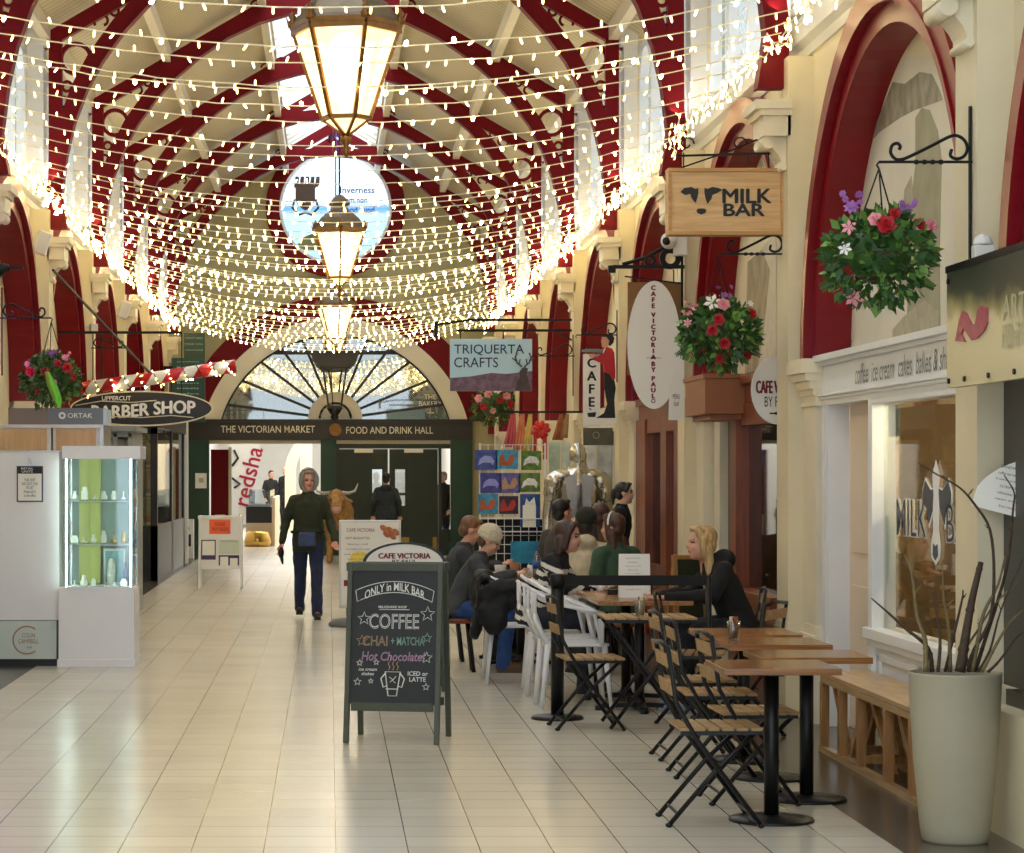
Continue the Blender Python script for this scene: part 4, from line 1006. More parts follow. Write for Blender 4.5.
def lantern(loc, rz, label, lit=True, rod_top=7.9, power=1000):
    t = thing('hanging_lantern', label, 'lantern', loc, rz)
    N_ = 6
    def hexp(r, z, a0=PI/6): return [Vector((r*math.cos(a0+2*PI*i/N_), r*math.sin(a0+2*PI*i/N_), z)) for i in range(N_)]
    zt, zb, zp = 0.0, -0.565, -0.68
    Rt, Rb = 0.345, 0.155
    A, B = hexp(Rt, zt), hexp(Rb, zb)
    fr = MB()
    for i in range(N_):
        fr.bar(A[i], B[i], 0.026); fr.bar(B[i], (0, 0, zp), 0.02); fr.bar(B[i], B[(i+1) % N_], 0.028)
        fr.bar(A[i], A[(i+1) % N_], 0.04, 0.05); fr.bar(A[i]*1.03+Vector((0, 0, 0.03)), A[(i+1) % N_]*1.03+Vector((0, 0, 0.03)), 0.03)
    fr.build('frame', M['bronze'], t)
    fi = MB(); fi.lathe([(0.0, -0.82), (0.018, -0.80), (0.028, -0.77), (0.014, -0.74), (0.04, -0.71), (0.035, -0.68), (0.0, -0.67)], n=12); fi.build('finial', M['bronze'], t)
    for i in range(N_):
        p = MB(); a, b, c, d = A[i], A[(i+1) % N_], B[(i+1) % N_], B[i]
        p.add([a, b, c, d], [(0, 1, 2, 3)]); p.add([d, c, (0, 0, zp)], [(0, 1, 2)])
        p.build('pane', PANE if lit else M['glass'], t, fix=False)
    rf = MB(); rf.lathe([(0.36, 0.04), (0.345, 0.07), (0.27, 0.17), (0.17, 0.25), (0.12, 0.27), (0.12, 0.33), (0.15, 0.35), (0.11, 0.40), (0.05, 0.46), (0.02, 0.47), (0.0, 0.47)], n=6, sm=False, a0=PI/6)
    rf.build('roof', mat('tarnished_copper_roof', (128, 112, 92), 0.4, 0.5, var=0.2), t)
    for i in range(N_):
        c = MB(); v = A[i]*1.02
        c.lathe([(0.03, 0.03), (0.035, 0.06), (0.015, 0.08), (0.028, 0.10), (0.0, 0.14)], (v.x, v.y, 0), n=8)
        c.tube([(v.x*0.9, v.y*0.9, 0.05), (v.x*1.06, v.y*1.06, 0.05), (v.x*1.12, v.y*1.12, 0.10)], [0.014, 0.012, 0.004], 6)
        c.build('corner_ornament', M['bronze'], t)
    if lit:
        m_ = MB(); m_.ell((0, 0, -0.24), (0.15, 0.15, 0.235), 16, 11); m_.build('lamp', CORE, t)
    r = MB(); r.cyl((0, 0, 0.46), (0, 0, rod_top-loc[2]), 0.012, n=8); r.cyl((-0.05, 0, 0.46), (-0.05, 0, rod_top-loc[2]), 0.005, n=6)
    r.build('suspension_rod', mat('indigo_rod', (44, 36, 120), 0.4), t)
    if lit: point('lantern_light', (loc[0], loc[1], loc[2]-0.22), power, (1.0, 0.88, 0.69), 0.12)
    return t
lantern((0.11, 16.1, 4.44), 0.35, 'largest lit bronze lantern with cream panes, nearest in the row')
lantern((0.13, 31.1, 4.58), 0.04, 'middle lit bronze lantern hanging below the round window')
lantern((0.12, 44.4, 4.53), 0.22, 'smallest lit lantern of the row, just above the entrance fanlight')
lantern((0.11, 3.2, 4.44), 0.12, 'lit bronze lantern hanging over the near end of the hall')
# unlit lantern fixed before the fanlight
t = thing('entrance_lantern', 'unlit dark bronze lantern standing in front of the fanlight', 'lantern', (0.11, 47.4, 2.62))
b = MB()
for sx_ in (-1, 1):
    for sy_ in (-1, 1): b.bar((sx_*0.12, sy_*0.12, 0.22), (sx_*0.22, sy_*0.2, 0.95), 0.035)
b.box(-0.27, 0.27, -0.2, 0.2, 0.93, 0.98); b.prism([(-0.45, 1.2), (0.45, 1.2), (0.38, 1.06), (0.27, 0.97), (-0.27, 0.97), (-0.38, 1.06)], 'y', -0.25, 0.25)
b.box(-0.14, 0.14, -0.14, 0.14, 0.18, 0.24); b.box(-0.03, 0.03, 0.1, 0.5, 0.0, 0.2); b.bar((-0.04, -0.13, 0.22), (-0.07, -0.2, 0.95), 0.02)
b.build('frame', M['beam'], t)
b = MB(); b.lathe([(0.16, 0.2), (0.10, 0.10), (0.06, 0.06), (0.08, 0.02), (0.05, -0.03), (0.0, -0.05)], n=12); b.build('base', M['beam'], t)

# ================================================================ HANGING AND PROJECTING SIGNS
def outlined(par, poly, y0, y1, m): 
    b = MB(); b.prism(poly, 'y', y0, y1); return b.build('panel', m, par)
# wooden cow sign
Yb = 16.58
c = at(724.5, 202.5, Yb); sw, shh = 112/F*Yb, 63/F*Yb
t = thing('milk_bar_sign', 'pale wooden box sign with a black cow face reading MILK BAR', 'sign', (c.x, c.y, c.z))
b = MB(); b.box(-sw/2, sw/2, -0.06, 0.06, -shh/2, shh/2); b.build('board', M['ply'], t)
b = MB()
for (x0, x1, z0, z1) in ((-sw/2-.012, sw/2+.012, shh/2-0.012, shh/2+.012), (-sw/2-.012, sw/2+.012, -shh/2-.012, -shh/2+.012), (-sw/2-.012, -sw/2+.012, -shh/2+.012, shh/2-.012), (sw/2-.012, sw/2+.012, -shh/2+.012, shh/2-.012)): b.box(x0, x1, -0.075, 0.075, z0, z1)
b.build('edge_frame', wood('honey_pine_edge', (176, 128, 74), (204, 160, 100), 0.5, 'X'), t, bevel=0.003)
k_ = sw/112.0
def px(pts): return [((a-724.5)*k_, -(z-202.5)*k_) for a, z in pts]
text('MILK', 48*k_, 14*k_, t, ((745.5-724.5)*k_, -0.062, -(197-202.5)*k_), FACE, M['letter_k'], fat=0.7*k_)
text('BAR', 40*k_, 12*k_, t, ((742.5-724.5)*k_, -0.062, -(210.8-202.5)*k_), FACE, M['letter_k'], fat=0.7*k_)
cw = MB()
for pts in ([(679, 193), (683, 189), (690, 188), (694, 190), (697, 189), (697, 194), (696, 199), (694, 204), (690, 199), (689, 195), (684, 196)],
            [(721, 191), (717, 189), (711, 188), (706, 190), (703, 189), (703, 194), (704, 199), (706, 205), (710, 200), (711, 196), (716, 194)],
            [(695, 211), (697, 209.5), (703, 209.5), (705, 211), (704, 214), (700, 215.5), (696, 214)]):
    cw.prism(px(pts), 'y', -0.064, -0.06)
cw.build('cow_emblem', M['letter_k'], t)
hm = MB()
zt_ = shh/2+0.12
hm.bar((sw/2+0.02, 0, zt_), (-sw/2+0.05, 0, zt_-0.02), 0.014)
for x in (-sw/2+0.1, 0.15, sw/2-0.08): hm.bar((x, 0, shh/2), (x, 0, zt_), 0.008)
hm.tube([(sw/2, 0, zt_+0.15), (0.0, 0.0, zt_), (-sw/2+0.08, 0, shh/2+0.02)], 0.006, 6)
for x in (-0.25, 0.1):
    hm.tube([(x+0.05*(1-q*0.06)*math.cos(q*0.6), 0, zt_+0.06+0.05*(1-q*0.06)*math.sin(q*0.6)) for q in range(11)], 0.006, 6)
hm.bar((sw/2-0.02, 0, -0.1), (sw/2+0.03, 0, -0.1), 0.02)
hm.build('hanging_frame', M['iron'], t)

# oval sign
Yb = 21.0
t = thing('oval_sign', 'tall white oval sign on a brown board, cafe name in red running down it', 'sign', at(654, 345, Yb))
k_ = Yb/F
b = MB(); b.box(-26*k_, 28*k_, 0.01, 0.035, -30*k_, 63*k_); b.build('backing_board', mat('ochre_brown_board', (128, 84, 30), 0.5, var=0.1), t)
b = MB(); b.prism(arc(0, 0, 26.5*k_, 0, 2*PI, 40, 64*k_)[:-1], 'y', -0.02, 0.01); b.build('oval_panel', M['paper'], t)
b = MB(); b.bar((-20*k_, 0.02, 60*k_), (-20*k_, 0.02, 76*k_), 0.01); b.bar((20*k_, 0.02, 60*k_), (20*k_, 0.02, 76*k_), 0.01); b.box(26*k_, 32*k_, 0.0, 0.14, 20*k_, 26*k_); b.build('hanging_hook', M['iron'], t)
w1 = 'CAFE VICTORIA'; z = 57
for ch in w1:
    if ch != ' ': text(ch, None, 4.4*k_, t, (-1.0*k_, -0.021, z*k_), FACE, M['letter_r'], fat=0.5*k_)
    z -= 6.0 if ch != ' ' else 3.0
b = MB(); b.box(-8*k_, 7*k_, -0.022, -0.02, -13.2*k_, -12.8*k_); b.ell((-1*k_, -0.02, -13*k_), (3*k_, 0.004, 1*k_), 10, 6); b.build('divider', M['letter_k'], t)
z = -19
for ch in 'BY PAUL':
    if ch != ' ': text(ch, None, 4.4*k_, t, (-1.0*k_, -0.021, z*k_), FACE, M['letter_r'], fat=0.5*k_)
    z -= 5.8 if ch != ' ' else 3.0
b = MB(); b.strip(arc(-1*k_, -56*k_, 2.2*k_, 0, 2*PI, 14), arc(-1*k_, -56*k_, 1.3*k_, 0, 2*PI, 14), -0.022, -0.02, 'y'); b.build('cup_mark', M['letter_r'], t)
t = thing('sign_arm', 'black iron arm with scrollwork holding the white oval sign', 'bracket', at(682, 274, Yb))
b = MB(); b.bar((0.0, 0, -0.35), (0, 0, 0.32), 0.02); b.build('wall_rod', M['iron'], t)
b = MB(); b.bar((0.02, 0, 0.06), (-0.58, 0, 0.06), 0.03); b.bar((0, 0, -0.08), (-0.48, 0, -0.02), 0.012)
b.tube([(-0.5, 0, 0.08), (-0.3, 0, 0.14), (-0.12, 0, 0.24), (0, 0, 0.26)], 0.016, 8); b.bar((-0.62, 0, 0.04), (-0.56, 0, 0.04), 0.06); b.build('arm', M['iron'], t)
b = MB(); b.strip(arc(-0.10, 0.13, 0.09, 0, 2*PI, 24), arc(-0.10, 0.13, 0.045, 0, 2*PI, 24), -0.02, 0.02, 'y'); b.build('ring', M['iron'], t); b = MB(); b.strip(arc(-0.27, 0.11, 0.05, 0, 2*PI, 18), arc(-0.27, 0.11, 0.025, 0, 2*PI, 18), -0.02, 0.02, 'y'); b.build('ring', M['iron'], t)
# camera above it
t = thing('security_camera', 'white dome security camera on a white box above the oval sign', 'security camera', at(676, 244, 20.95))
b = MB(); b.box(-0.02, 0.09, -0.06, 0.08, -0.10, 0.14); b.build('mount', M['speaker'], t, bevel=0.01)
b = MB(); b.ell((-0.07, -0.08, 0.02), (0.07, 0.09, 0.07), 18, 12); b.build('housing', M['speaker'], t)
b = MB(); b.ell((-0.10, -0.155, 0.01), (0.035, 0.02, 0.035), 14, 9); b.build('lens', M['black'], t)

# half oval plate against the pilaster below
t = thing('wall_plate_sign', 'small pointed white plate sign under the oval sign', 'sign', at(677, 392, 20.6))
b = MB(); k_ = 20.6/F; b.prism([(7*k_, 42*k_), (2*k_, 30*k_), (-4*k_, 14*k_), (-8*k_, -8*k_), (-8.5*k_, -28*k_), (7*k_, -28*k_)], 'y', -0.01, 0.01); b.build('plate', M['paper'], t)
text('MENU\nfood', 7*k_, 12*k_, t, (-1*k_, -0.012, -8*k_), FACE, M['letter_k'])

# round sign behind the second pilaster
Yb = 17.10
t = thing('round_cafe_sign', 'round white sign reading CAFE VICTORIA partly hidden by the pilaster', 'sign', (at(778, 390, Yb)))
r = 34.5/F*Yb
b = MB(); b.prism(arc(0, 0, r*0.78, 0, 2*PI, 40, r)[:-1], 'y', -0.012, 0.012); b.build('disc', M['paper'], t)
text('CAFE VICTORIA', r*1.45, 0.085, t, (0.02, -0.014, 0.02), FACE, M['letter_r'], fat=0.004); text('BY PAUL', r*0.8, 0.07, t, (0.0, -0.014, -0.08), FACE, M['letter_k'])
b = MB(); b.box(-0.06, 0.06, -0.016, -0.013, -0.165, -0.155); b.ell((0, -0.014, -0.16), (0.03, 0.004, 0.012), 10, 6); b.build('mark', M['letter_k'], t)

# CAFE waiter sign
Yb = 26.0; k_ = Yb/F
t = thing('waiter_sign', 'cut-out sign of a red-jacketed waiter with a tray above a white CAFE panel', 'sign', at(600, 380, Yb))
b = MB(); b.box(-17*k_, 0*k_, -0.02, 0.01, -46*k_, 26*k_); b.prism([(-17*k_, -39*k_), (16*k_, -38*k_), (16*k_, -44*k_), (-17*k_, -46*k_)], 'y', -0.025, 0.01); b.build('panel', M['paper'], t)
z = 17
for ch in 'CAFE': text(ch, None, 9*k_, t, (-8.5*k_, -0.022, z*k_), FACE, M['letter_k'], fat=0.5*k_); z -= 13
b = MB(); b.prism([(a*k_, c_*k_) for a, c_ in [(-13, -33), (-4, -32), (-5, -37), (-12, -37)]], 'y', -0.024, -0.02); b.tube([(-9*k_, -0.022, -30*k_), (-11*k_, -0.022, -28*k_)], 0.006, 5); b.build('cup_mark', M['letter_k'], t)
b = MB(); b.prism([(a*k_, c_*k_) for a, c_ in [(-18, 28), (2, 27), (3, 30), (-4, 31), (-14, 31), (-18, 30)]], 'y', -0.06, 0.02); b.build('tray', mat('tray_grey_green', (110, 124, 120), 0.4), t)
# figure: red jacket, black trousers, head
b = MB(); b.prism([(a*k_, c_*k_) for a, c_ in [(-6, 20), (-9, 26), (-7, 27), (-3, 23), (1, 27), (3, 32), (7, 33), (12, 31), (14, 27), (15, 10), (15, 2), (13, -1), (9, 6), (4, 8), (3, 16), (-2, 18)]], 'y', -0.035, 0.005); b.build('jacket', mat('sign_red', (176, 20, 30), 0.45), t)
b = MB(); b.prism([(a*k_, c_*k_) for a, c_ in [(4, 10), (9, 7), (14, 0), (15.5, -8), (14, -20), (15, -38), (-4, -38), (4, -33), (7, -24), (4, -8)]], 'y', -0.03, 0.0); b.build('trousers', M['letter_k'], t)
b = MB(); b.prism([(a*k_, c_*k_) for a, c_ in [(2, 33), (1.5, 37), (1, 39), (2, 43), (6, 44), (9, 40), (8, 34), (5, 32)]], 'y', -0.035, 0.0, 0)
b.prism([(a*k_, c_*k_) for a, c_ in [(4, 31), (6, 34), (3, 26), (2, 29)]], 'y', -0.04, 0.0, 1)
b.prism([(a*k_, c_*k_) for a, c_ in [(-12, 26), (-3, 26), (-5, 23), (-10, 22)]], 'y', -0.04, 0.0, 0); b.build('face', [M['skin'], M['paper']], t)
b = MB(); b.prism([(a*k_, c_*k_) for a, c_ in [(2, 43), (5, 46), (11, 46), (14, 42), (13, 37), (10, 34), (8, 35), (9, 39), (6, 43)]], 'y', -0.04, 0.005); b.build('hair', M['letter_k'], t)
b = bracket(0.42); b.location = at(617, 335, Yb); b['label'] = 'black scroll bracket above the red-jacketed waiter sign'

# blue craft shop sign
Yb = 30.9; k_ = Yb/F
c = at(491, 365, Yb)
t = thing('craft_shop_sign', 'pale blue sign with purple moor and a stag reading TRIQUERTA CRAFTS', 'sign', c)
W2, H2 = 41*k_, 26*k_
b = MB(); b.box(-W2, W2, -0.02, 0.02, -H2, H2); b.build('board', None or mat('sky_blue_print', (172, 208, 232), 0.4, var=0.1, scale=2), t)
b = MB(); b.prism([(-W2, -13*k_), (-20*k_, -11.5*k_), (0, -8*k_), (15*k_, -9*k_), (W2, -6*k_), (W2, -H2), (-W2, -H2)], 'y', -0.024, -0.02); b.build('moorland_print', mat('heather_print', (110, 88, 112), 0.5, var=0.4, scale=14), t)
b = MB(); S = lambda pts: b.prism([(a*k_, c_*k_) for a, c_ in pts], 'y', -0.028, -0.024)
S([(24, -H2/k_), (26, -17), (29, -12), (28, -7), (31, -3), (34, -2), (37, -4), (35, -9), (37, -14), (38, -20), (40, -26)])
for sgn in (-1, 1):
    b.tube([((32+sgn*1)*k_, -0.026, -2*k_), ((32+sgn*6)*k_, -0.026, 2*k_), ((32+sgn*8)*k_, -0.026, 8*k_), ((32+sgn*6)*k_, -0.026, 12*k_)], 0.010, 5)
    b.tube([((32+sgn*7)*k_, -0.026, 4*k_), ((32+sgn*11)*k_, -0.026, 7*k_)], 0.008, 5); b.tube([((32+sgn*4)*k_, -0.026, 1*k_), ((32+sgn*3)*k_, -0.026, 6*k_)], 0.008, 5)
b.build('stag_print', mat('stag_brown', (74, 60, 66), 0.5, var=0.3), t)
text('TRIQUERTA', 70*k_, 11*k_, t, (-2*k_, -0.022, 15*k_), FACE, M['letter_n'], bold=0.004); text('CRAFTS', 44*k_, 10*k_, t, (-15*k_, -0.022, 2.5*k_), FACE, M['letter_n'], bold=0.004)
t = thing('sign_arm', 'long black double iron arm holding the blue craft sign', 'bracket', at(598, 320, Yb))
k3 = Yb/F
b = MB(); b.bar((0.0, 0, -0.7), (0, 0, 0.12), 0.035); b.build('wall_rod', M['iron'], t)
b = MB(); b.bar((0, 0, 0.0), (-1.6, 0, 0.0), 0.03); b.bar((0, 0, -0.13), (-1.75, 0, -0.13), 0.03); b.bar((-1.6, 0, 0), (-2.0, 0, -0.06), 0.03); b.bar((-2.0, 0, -0.02), (-2.0, 0, -0.22), 0.05); b.bar((0, 0, -0.42), (-0.55, 0, -0.13), 0.02)
b.bar((-0.9, 0, -0.13), (-0.9, 0, -0.25), 0.012); b.bar((-1.7, 0, -0.13), (-1.7, 0, -0.25), 0.012)
b.build('arm', M['iron'], t)
b = bracket(0.5); b.location = at(573, 356, 30.6); b['label'] = 'small black scroll bracket beside the blue craft sign arm'
# ================================================================ LEFT SIDE: CASES, KIOSKS, BARBER SIGNS
# white cabinet with the ring logo
Yb = 20.6; k_ = Yb/F
X0, X1 = -2.85, at(59, 0, Yb).x; ZT = H+(VY-452)*k_; ZL = H+(VY-620)*k_
t = thing('white_cabinet', 'tall plain white cabinet with a ring logo at its foot and a purple framed notice', 'cabinet', (0, 0, 0))
b = MB(); b.box(X0, X1, Yb, Yb+0.6, ZL, ZT); b.box(X0-.01, X1+.01, Yb-0.01, Yb+0.61, ZT, ZT+0.012, 1); b.box(X0, X1-.02, Yb+0.03, Yb+0.55, 0.0, 0.06, 2)
b.build('body', [M['white_gloss'], M['chrome'], M['blackp']], t)
b = MB(); b.box(X0, X1-0.02, Yb-0.012, Yb+0.6, 0.06, ZL-0.005); b.build('lower_panel', mat('satin_glass_panel', (204, 214, 208), 0.25), t)
b = MB(); b.cyl((X1-0.05, Yb-0.02, ZL-0.04), (X1-0.05, Yb-0.01, ZL-0.04), 0.012, n=10); b.build('fixing', M['chrome'], t)
cx_, cz_ = at(27, 640, Yb).x, at(0, 640, Yb).z
b = MB(); b.strip(arc(cx_, cz_, 0.118, 0.9, 2*PI-0.9, 40), arc(cx_, cz_, 0.108, 0.9, 2*PI-0.9, 40), Yb-0.016, Yb-0.012, 'y'); b.build('ring_logo', mat('copper_print', (164, 112, 76), 0.4), t)
text('COLIN\nCAMPBELL', 0.17, 0.085, t, (cx_+0.015, Yb-0.014, cz_+0.015), FACE, M['copper'] if 'copper' in M else mat('copper_lettering', (150, 100, 66), 0.4)); text('HAIR', 0.05, 0.02, t, (cx_+0.02, Yb-0.014, cz_-0.06), FACE, mat('grey_lettering', (120, 118, 116), 0.5))
nx, nz = at(30, 484, Yb).x, at(0, 484, Yb).z
b = MB(); b.box(nx-0.108, nx+0.108, Yb-0.012, Yb, nz-0.148, nz+0.148); no = b.build('notice_frame', mat('purple_frame', (66, 54, 92), 0.4), t)
b = MB(); b.box(nx-0.097, nx+0.097, Yb-0.015, Yb-0.012, nz-0.137, nz+0.085); b.build('notice_sheet', M['paper'], no)
b = MB(); b.box(nx-0.1, nx+0.1, Yb-0.0145, Yb-0.012, nz+0.09, nz+0.14); b.build('notice_heading', M['letter_k'], no)
text('RETAIL\nUNITS', 0.10, 0.042, no, (nx-0.02, Yb-0.016, nz+0.115), FACE, M['letter_w']); text('THIS UNIT\nMAY SUIT YOU\nTO LET\nPlease call in\nat the office', 0.13, 0.15, no, (nx, Yb-0.016, nz-0.03), FACE, M['letter_k'])
hm = MB(); hm.box(X0+0.38, X0+0.40, Yb-0.02, Yb, 1.66, 1.72); hm.build('handle', M['chrome'], t)

# tall glass display case
Yb = 20.5; k_ = Yb/F
X0, X1 = at(58.5, 0, Yb).x, at(134, 0, Yb).x; D = 0.58
zb = H+(VY-587)*k_; zg1 = H+(VY-459)*k_; zt = H+(VY-446)*k_
t = thing('glass_display_case', 'tall lit glass display case on a white plinth with two glass shelves', 'display case')
b = MB(); b.box(X0, X1, Yb, Yb+D, 0.06, zb); b.box(X0-0.01, X1+0.008, Yb-0.015, Yb+D, 0, 0.065); b.build('plinth', M['white_gloss'], t, bevel=0.003)
b = MB(); b.box(X0+0.03, X1+0.055, Yb-0.03, Yb+D, zg1, zt); b.build('header', M['white_gloss'], t, bevel=0.003)
b = MB()
for x in (X0+0.05, X1-0.02):
    for y_ in (Yb+0.03, Yb+D-0.04): b.box(x-0.006, x+0.006, y_-0.006, y_+0.006, zb, zg1)
b.build('corner_post', M['chrome'], t)
b = MB(); b.box(X0+0.04, X1-0.01, Yb+0.02, Yb+0.026, zb, zg1); b.build('front_glass', M['glass_cab'], t)
b = MB(); b.box(X1-0.016, X1-0.01, Yb+0.03, Yb+D-0.04, zb, zg1); b.build('side_glass', M['glass_cab'], t); b = MB(); b.box(X0+0.04, X0+0.046, Yb+0.03, Yb+D-0.04, zb, zg1); b.build('side_glass', M['glass_cab'], t)
zs1, zs2 = H+(VY-500.5)*k_, H+(VY-544)*k_
for z in (zs1, zs2):
    b = MB(); b.box(X0+0.05, X1-0.02, Yb+0.03, Yb+D-0.05, z-0.006, z+0.006); b.box(X0+0.05, X1-0.02, Yb+0.028, Yb+0.04, z-0.012, z-0.004, 1); b.build('glass_shelf', [M['glass_cab'], M['chrome']], t)
led = emis('case_led_strip', (232, 255, 246), 9.0)
b = MB(); b.box(X0+0.055, X0+0.065, Yb+0.05, Yb+0.06, zb, zg1); b.box(X1-0.035, X1-0.025, Yb+0.05, Yb+0.06, zb, zg1); b.build('light_strip', led, t)
b = MB(); b.box(X0+0.05, X1-0.02, Yb+D-0.045, Yb+D-0.035, zb, zg1, 0); b.box(X0+0.12, X0+0.30, Yb+D-0.10, Yb+D-0.05, zb+0.01, zg1, 1); b.build('back_panel', [mat('grey_teal_glass_back', (150, 172, 168), 0.3), mat('yellow_green_panel', (206, 206, 120), 0.5)], t)
random.seed(5)
def small(name, label, cat, mb, mats, loc, grp=None):
    o = mb.build(name, mats); o.location = loc; tag(o, label, cat, grp); return o
pear = mat('cream_ceramic', (240, 238, 226), 0.3); goldm = mat('gold_ornament', (200, 164, 84), 0.3, 0.7)
for row, z in enumerate((zs1+0.007, zs2+0.007, zb+0.001)):
    for q in range(6):
        x = X0+0.11+q*0.082; h_ = random.uniform(0.03, 0.09)
        m_ = MB(); r_ = random.uniform(0.018, 0.03)
        kind = (q+row) % 3
        if kind == 0: m_.lathe([(r_, 0), (r_*1.2, h_*0.3), (r_*0.5, h_*0.8), (r_*0.7, h_)], n=12)
        elif kind == 1: m_.box(-r_, r_, -0.02, 0.02, 0, h_*0.8); m_.box(-r_*.7, r_*.7, -0.014, 0.014, h_*.8, h_*1.2)
        else: m_.lathe([(r_, 0), (r_, h_*0.2), (0.006, h_*0.3), (0.006, h_), (0.02, h_*1.05)], n=10)
        small('ornament', 'small ornament on the %s of the lit glass case' % ('upper shelf', 'lower shelf', 'floor')[row], 'ornament', m_, goldm if (row == 1 and q > 3) else pear, (x, Yb+0.14+random.random()*0.1, z), 'ornaments on the %s of the glass case' % ('upper shelf', 'lower shelf', 'floor')[row])
m_ = MB(); m_.lathe([(0.035, 0), (0.035, 0.18), (0.02, 0.22), (0.0, 0.225)], n=14); small('pillar_candle', 'white pillar candle at the bottom of the lit glass case', 'candle', m_, pear, (X0+0.40, Yb+0.38, zb+0.001))
for q in range(2):
    m_ = MB(); m_.lathe([(0.018, 0), (0.018, 0.12), (0.008, 0.15), (0.008, 0.19)], n=12); small('glass_bottle', 'small blue glass bottle at the bottom of the lit case', 'bottle', m_, mat('blue_glass_%d' % q, (80, 110, 150), 0.15), (X0+0.52+q*0.04, Yb+0.38, zb+0.001), 'blue bottles in the lit case')
m_ = MB(); m_.box(-0.09, 0.09, -0.01, 0.01, 0, 0.3, 0); m_.box(-0.075, 0.075, -0.013, -0.01, 0.02, 0.28, 1); small('framed_print', 'framed pale teal print leaning in the bottom of the lit glass case', 'picture', m_, [M['white'], mat('teal_print', (132, 182, 190), 0.5, var=0.3)], (X0+0.42, Yb+0.46, zb+0.001))

# row of wood-panelled units behind with grey headers
Yb = 23.0; k_ = Yb/F
def pxx(x): return (x-VX)*k_
def pz(y): return H-(y-VY)*k_
for i, (a, b2, hx0, hx1, txt, hm_) in enumerate(((-8, 49, 8, 48, '', mat('taupe_header', (128, 118, 108), 0.35)), (53, 98, 48, 103, 'ORTAK', mat('grey_blue_header', (116, 128, 136), 0.3)))):
    t = thing('panelled_display_unit', ('grey-headed display unit with oak panel, lettered ORTAK' if i else 'oak panelled display unit with a plain taupe header, far left'), 'display unit')
    b = MB(); b.box(pxx(a), pxx(b2+2), Yb, Yb+0.8, 0, pz(425)); b.box(pxx(a)-0.01, pxx(b2+2)+0.01, Yb-0.02, Yb+0.8, pz(428), pz(424.5)); b.build('carcass', M['white'], t)
    b = MB(); b.box(pxx(a+3), pxx(b2-2), Yb-0.01, Yb, 0.8, pz(429)); b.build('oak_panel', wood('light_oak_panel_%d' % i, (206, 170, 122), (222, 190, 146), 0.5, 'Z'), t)
    b = MB(); b.box(pxx(hx0), pxx(hx1), Yb+0.02, Yb+0.5, pz(424.4), pz(408)); b.build('header_box', hm_, t)
    if txt:
        text(txt, 25*k_, 5*k_, t, (pxx(80), Yb+0.018, pz(415.5)), FACE, M['letter_w'], bold=0.01)
        b = MB(); b.strip(arc(pxx(62), pz(415.5), 3.6*k_, 0, 2*PI, 16), arc(pxx(62), pz(415.5), 1.6*k_, 0, 2*PI, 16), Yb+0.012, Yb+0.018, 'y'); b.build('round_logo', M['letter_w'], t)
        b = MB(); b.box(pxx(103), pxx(106.5), Yb+0.02, Yb+0.5, pz(424.4), pz(409)); b.build('lit_edge', mat('pale_blue_edge', (200, 220, 236), 0.3), t)
        b = MB(); b.box(pxx(100.2), pxx(103.6), Yb-0.01, Yb+0.8, 0, pz(424.6)); b.build('corner_post', M['chrome'], t)

# glazed unit between those and the barber kiosk
Yb = 27.5; k_ = Yb/F
t = thing('grey_glazed_unit', 'grey framed glazed shop unit between the oak units and the black kiosk', 'display unit')
b = MB()
x0, x1 = pxx(96), pxx(131)
for x in (x0, x0+0.12, (x0+x1)/2, x1-0.03): b.box(x, x+0.04, Yb, Yb+1.6, 0, pz(433))
b.box(x0, x1, Yb, Yb+1.6, pz(437), pz(431)); b.box(x0-0.03, x1+0.06, Yb-0.05, Yb+1.65, pz(431), pz(426)); b.box(x0, x1, Yb, Yb+1.6, 0, 0.6)
b.build('frame', mat('mid_grey_frame', (134, 142, 146), 0.4), t)
b = MB(); b.box(x0, x1, Yb+0.02, Yb+0.03, 0.6, pz(437)); b.build('glass', M['glass_dark'], t)
b = MB(); b.box(x0, x1, Yb+1.5, Yb+1.6, 0.6, pz(437)); b.build('back', mat('dim_grey_back', (92, 98, 100), 0.6, var=0.4, scale=5), t)

# black barber kiosk
t = thing('barber_kiosk', 'black framed barber kiosk with tall windows and a white end post', 'kiosk')
Yb = 36.7; XF = -2.52; k_ = Yb/F
x0 = -3.05; zt = pz(426)
b = MB()
b.box(x0, XF, Yb, 43.6, 0, pz(526)); b.box(x0, XF+0.03, Yb-0.03, 43.7, zt-0.02, zt+0.32)
b.box(XF-0.10, XF, Yb, Yb+0.12, 0, zt); b.box(x0, x0+0.08, Yb, Yb+0.12, 0, zt); b.box(XF-0.05, XF, 40.1, 40.3, 0, zt); b.box(XF-0.06, XF, 43.4, 43.6, 0, zt)
b.box(x0, XF, Yb, Yb+0.05, zt-0.12, zt)
b.build('frame', M['blackp'], t)
b = MB(); b.box(x0+0.08, XF-0.10, Yb+0.03, Yb+0.04, pz(526), zt-0.12); b.box(XF-0.03, XF-0.02, Yb+0.12, 43.4, 0.35, zt); b.build('glass', M['glass_dark'], t)
b = MB(); b.box(x0+0.02, XF-0.06, 39.2, 39.3, pz(526), zt); b.build('back_wall', mat('pale_kiosk_back', (176, 182, 176), 0.6, var=0.25, scale=4), t)
b = MB(); b.box(XF-0.02, XF+0.06, 43.62, 43.75, 0, zt+0.25); b.build('end_post', M['white'], t)
random.seed(9)
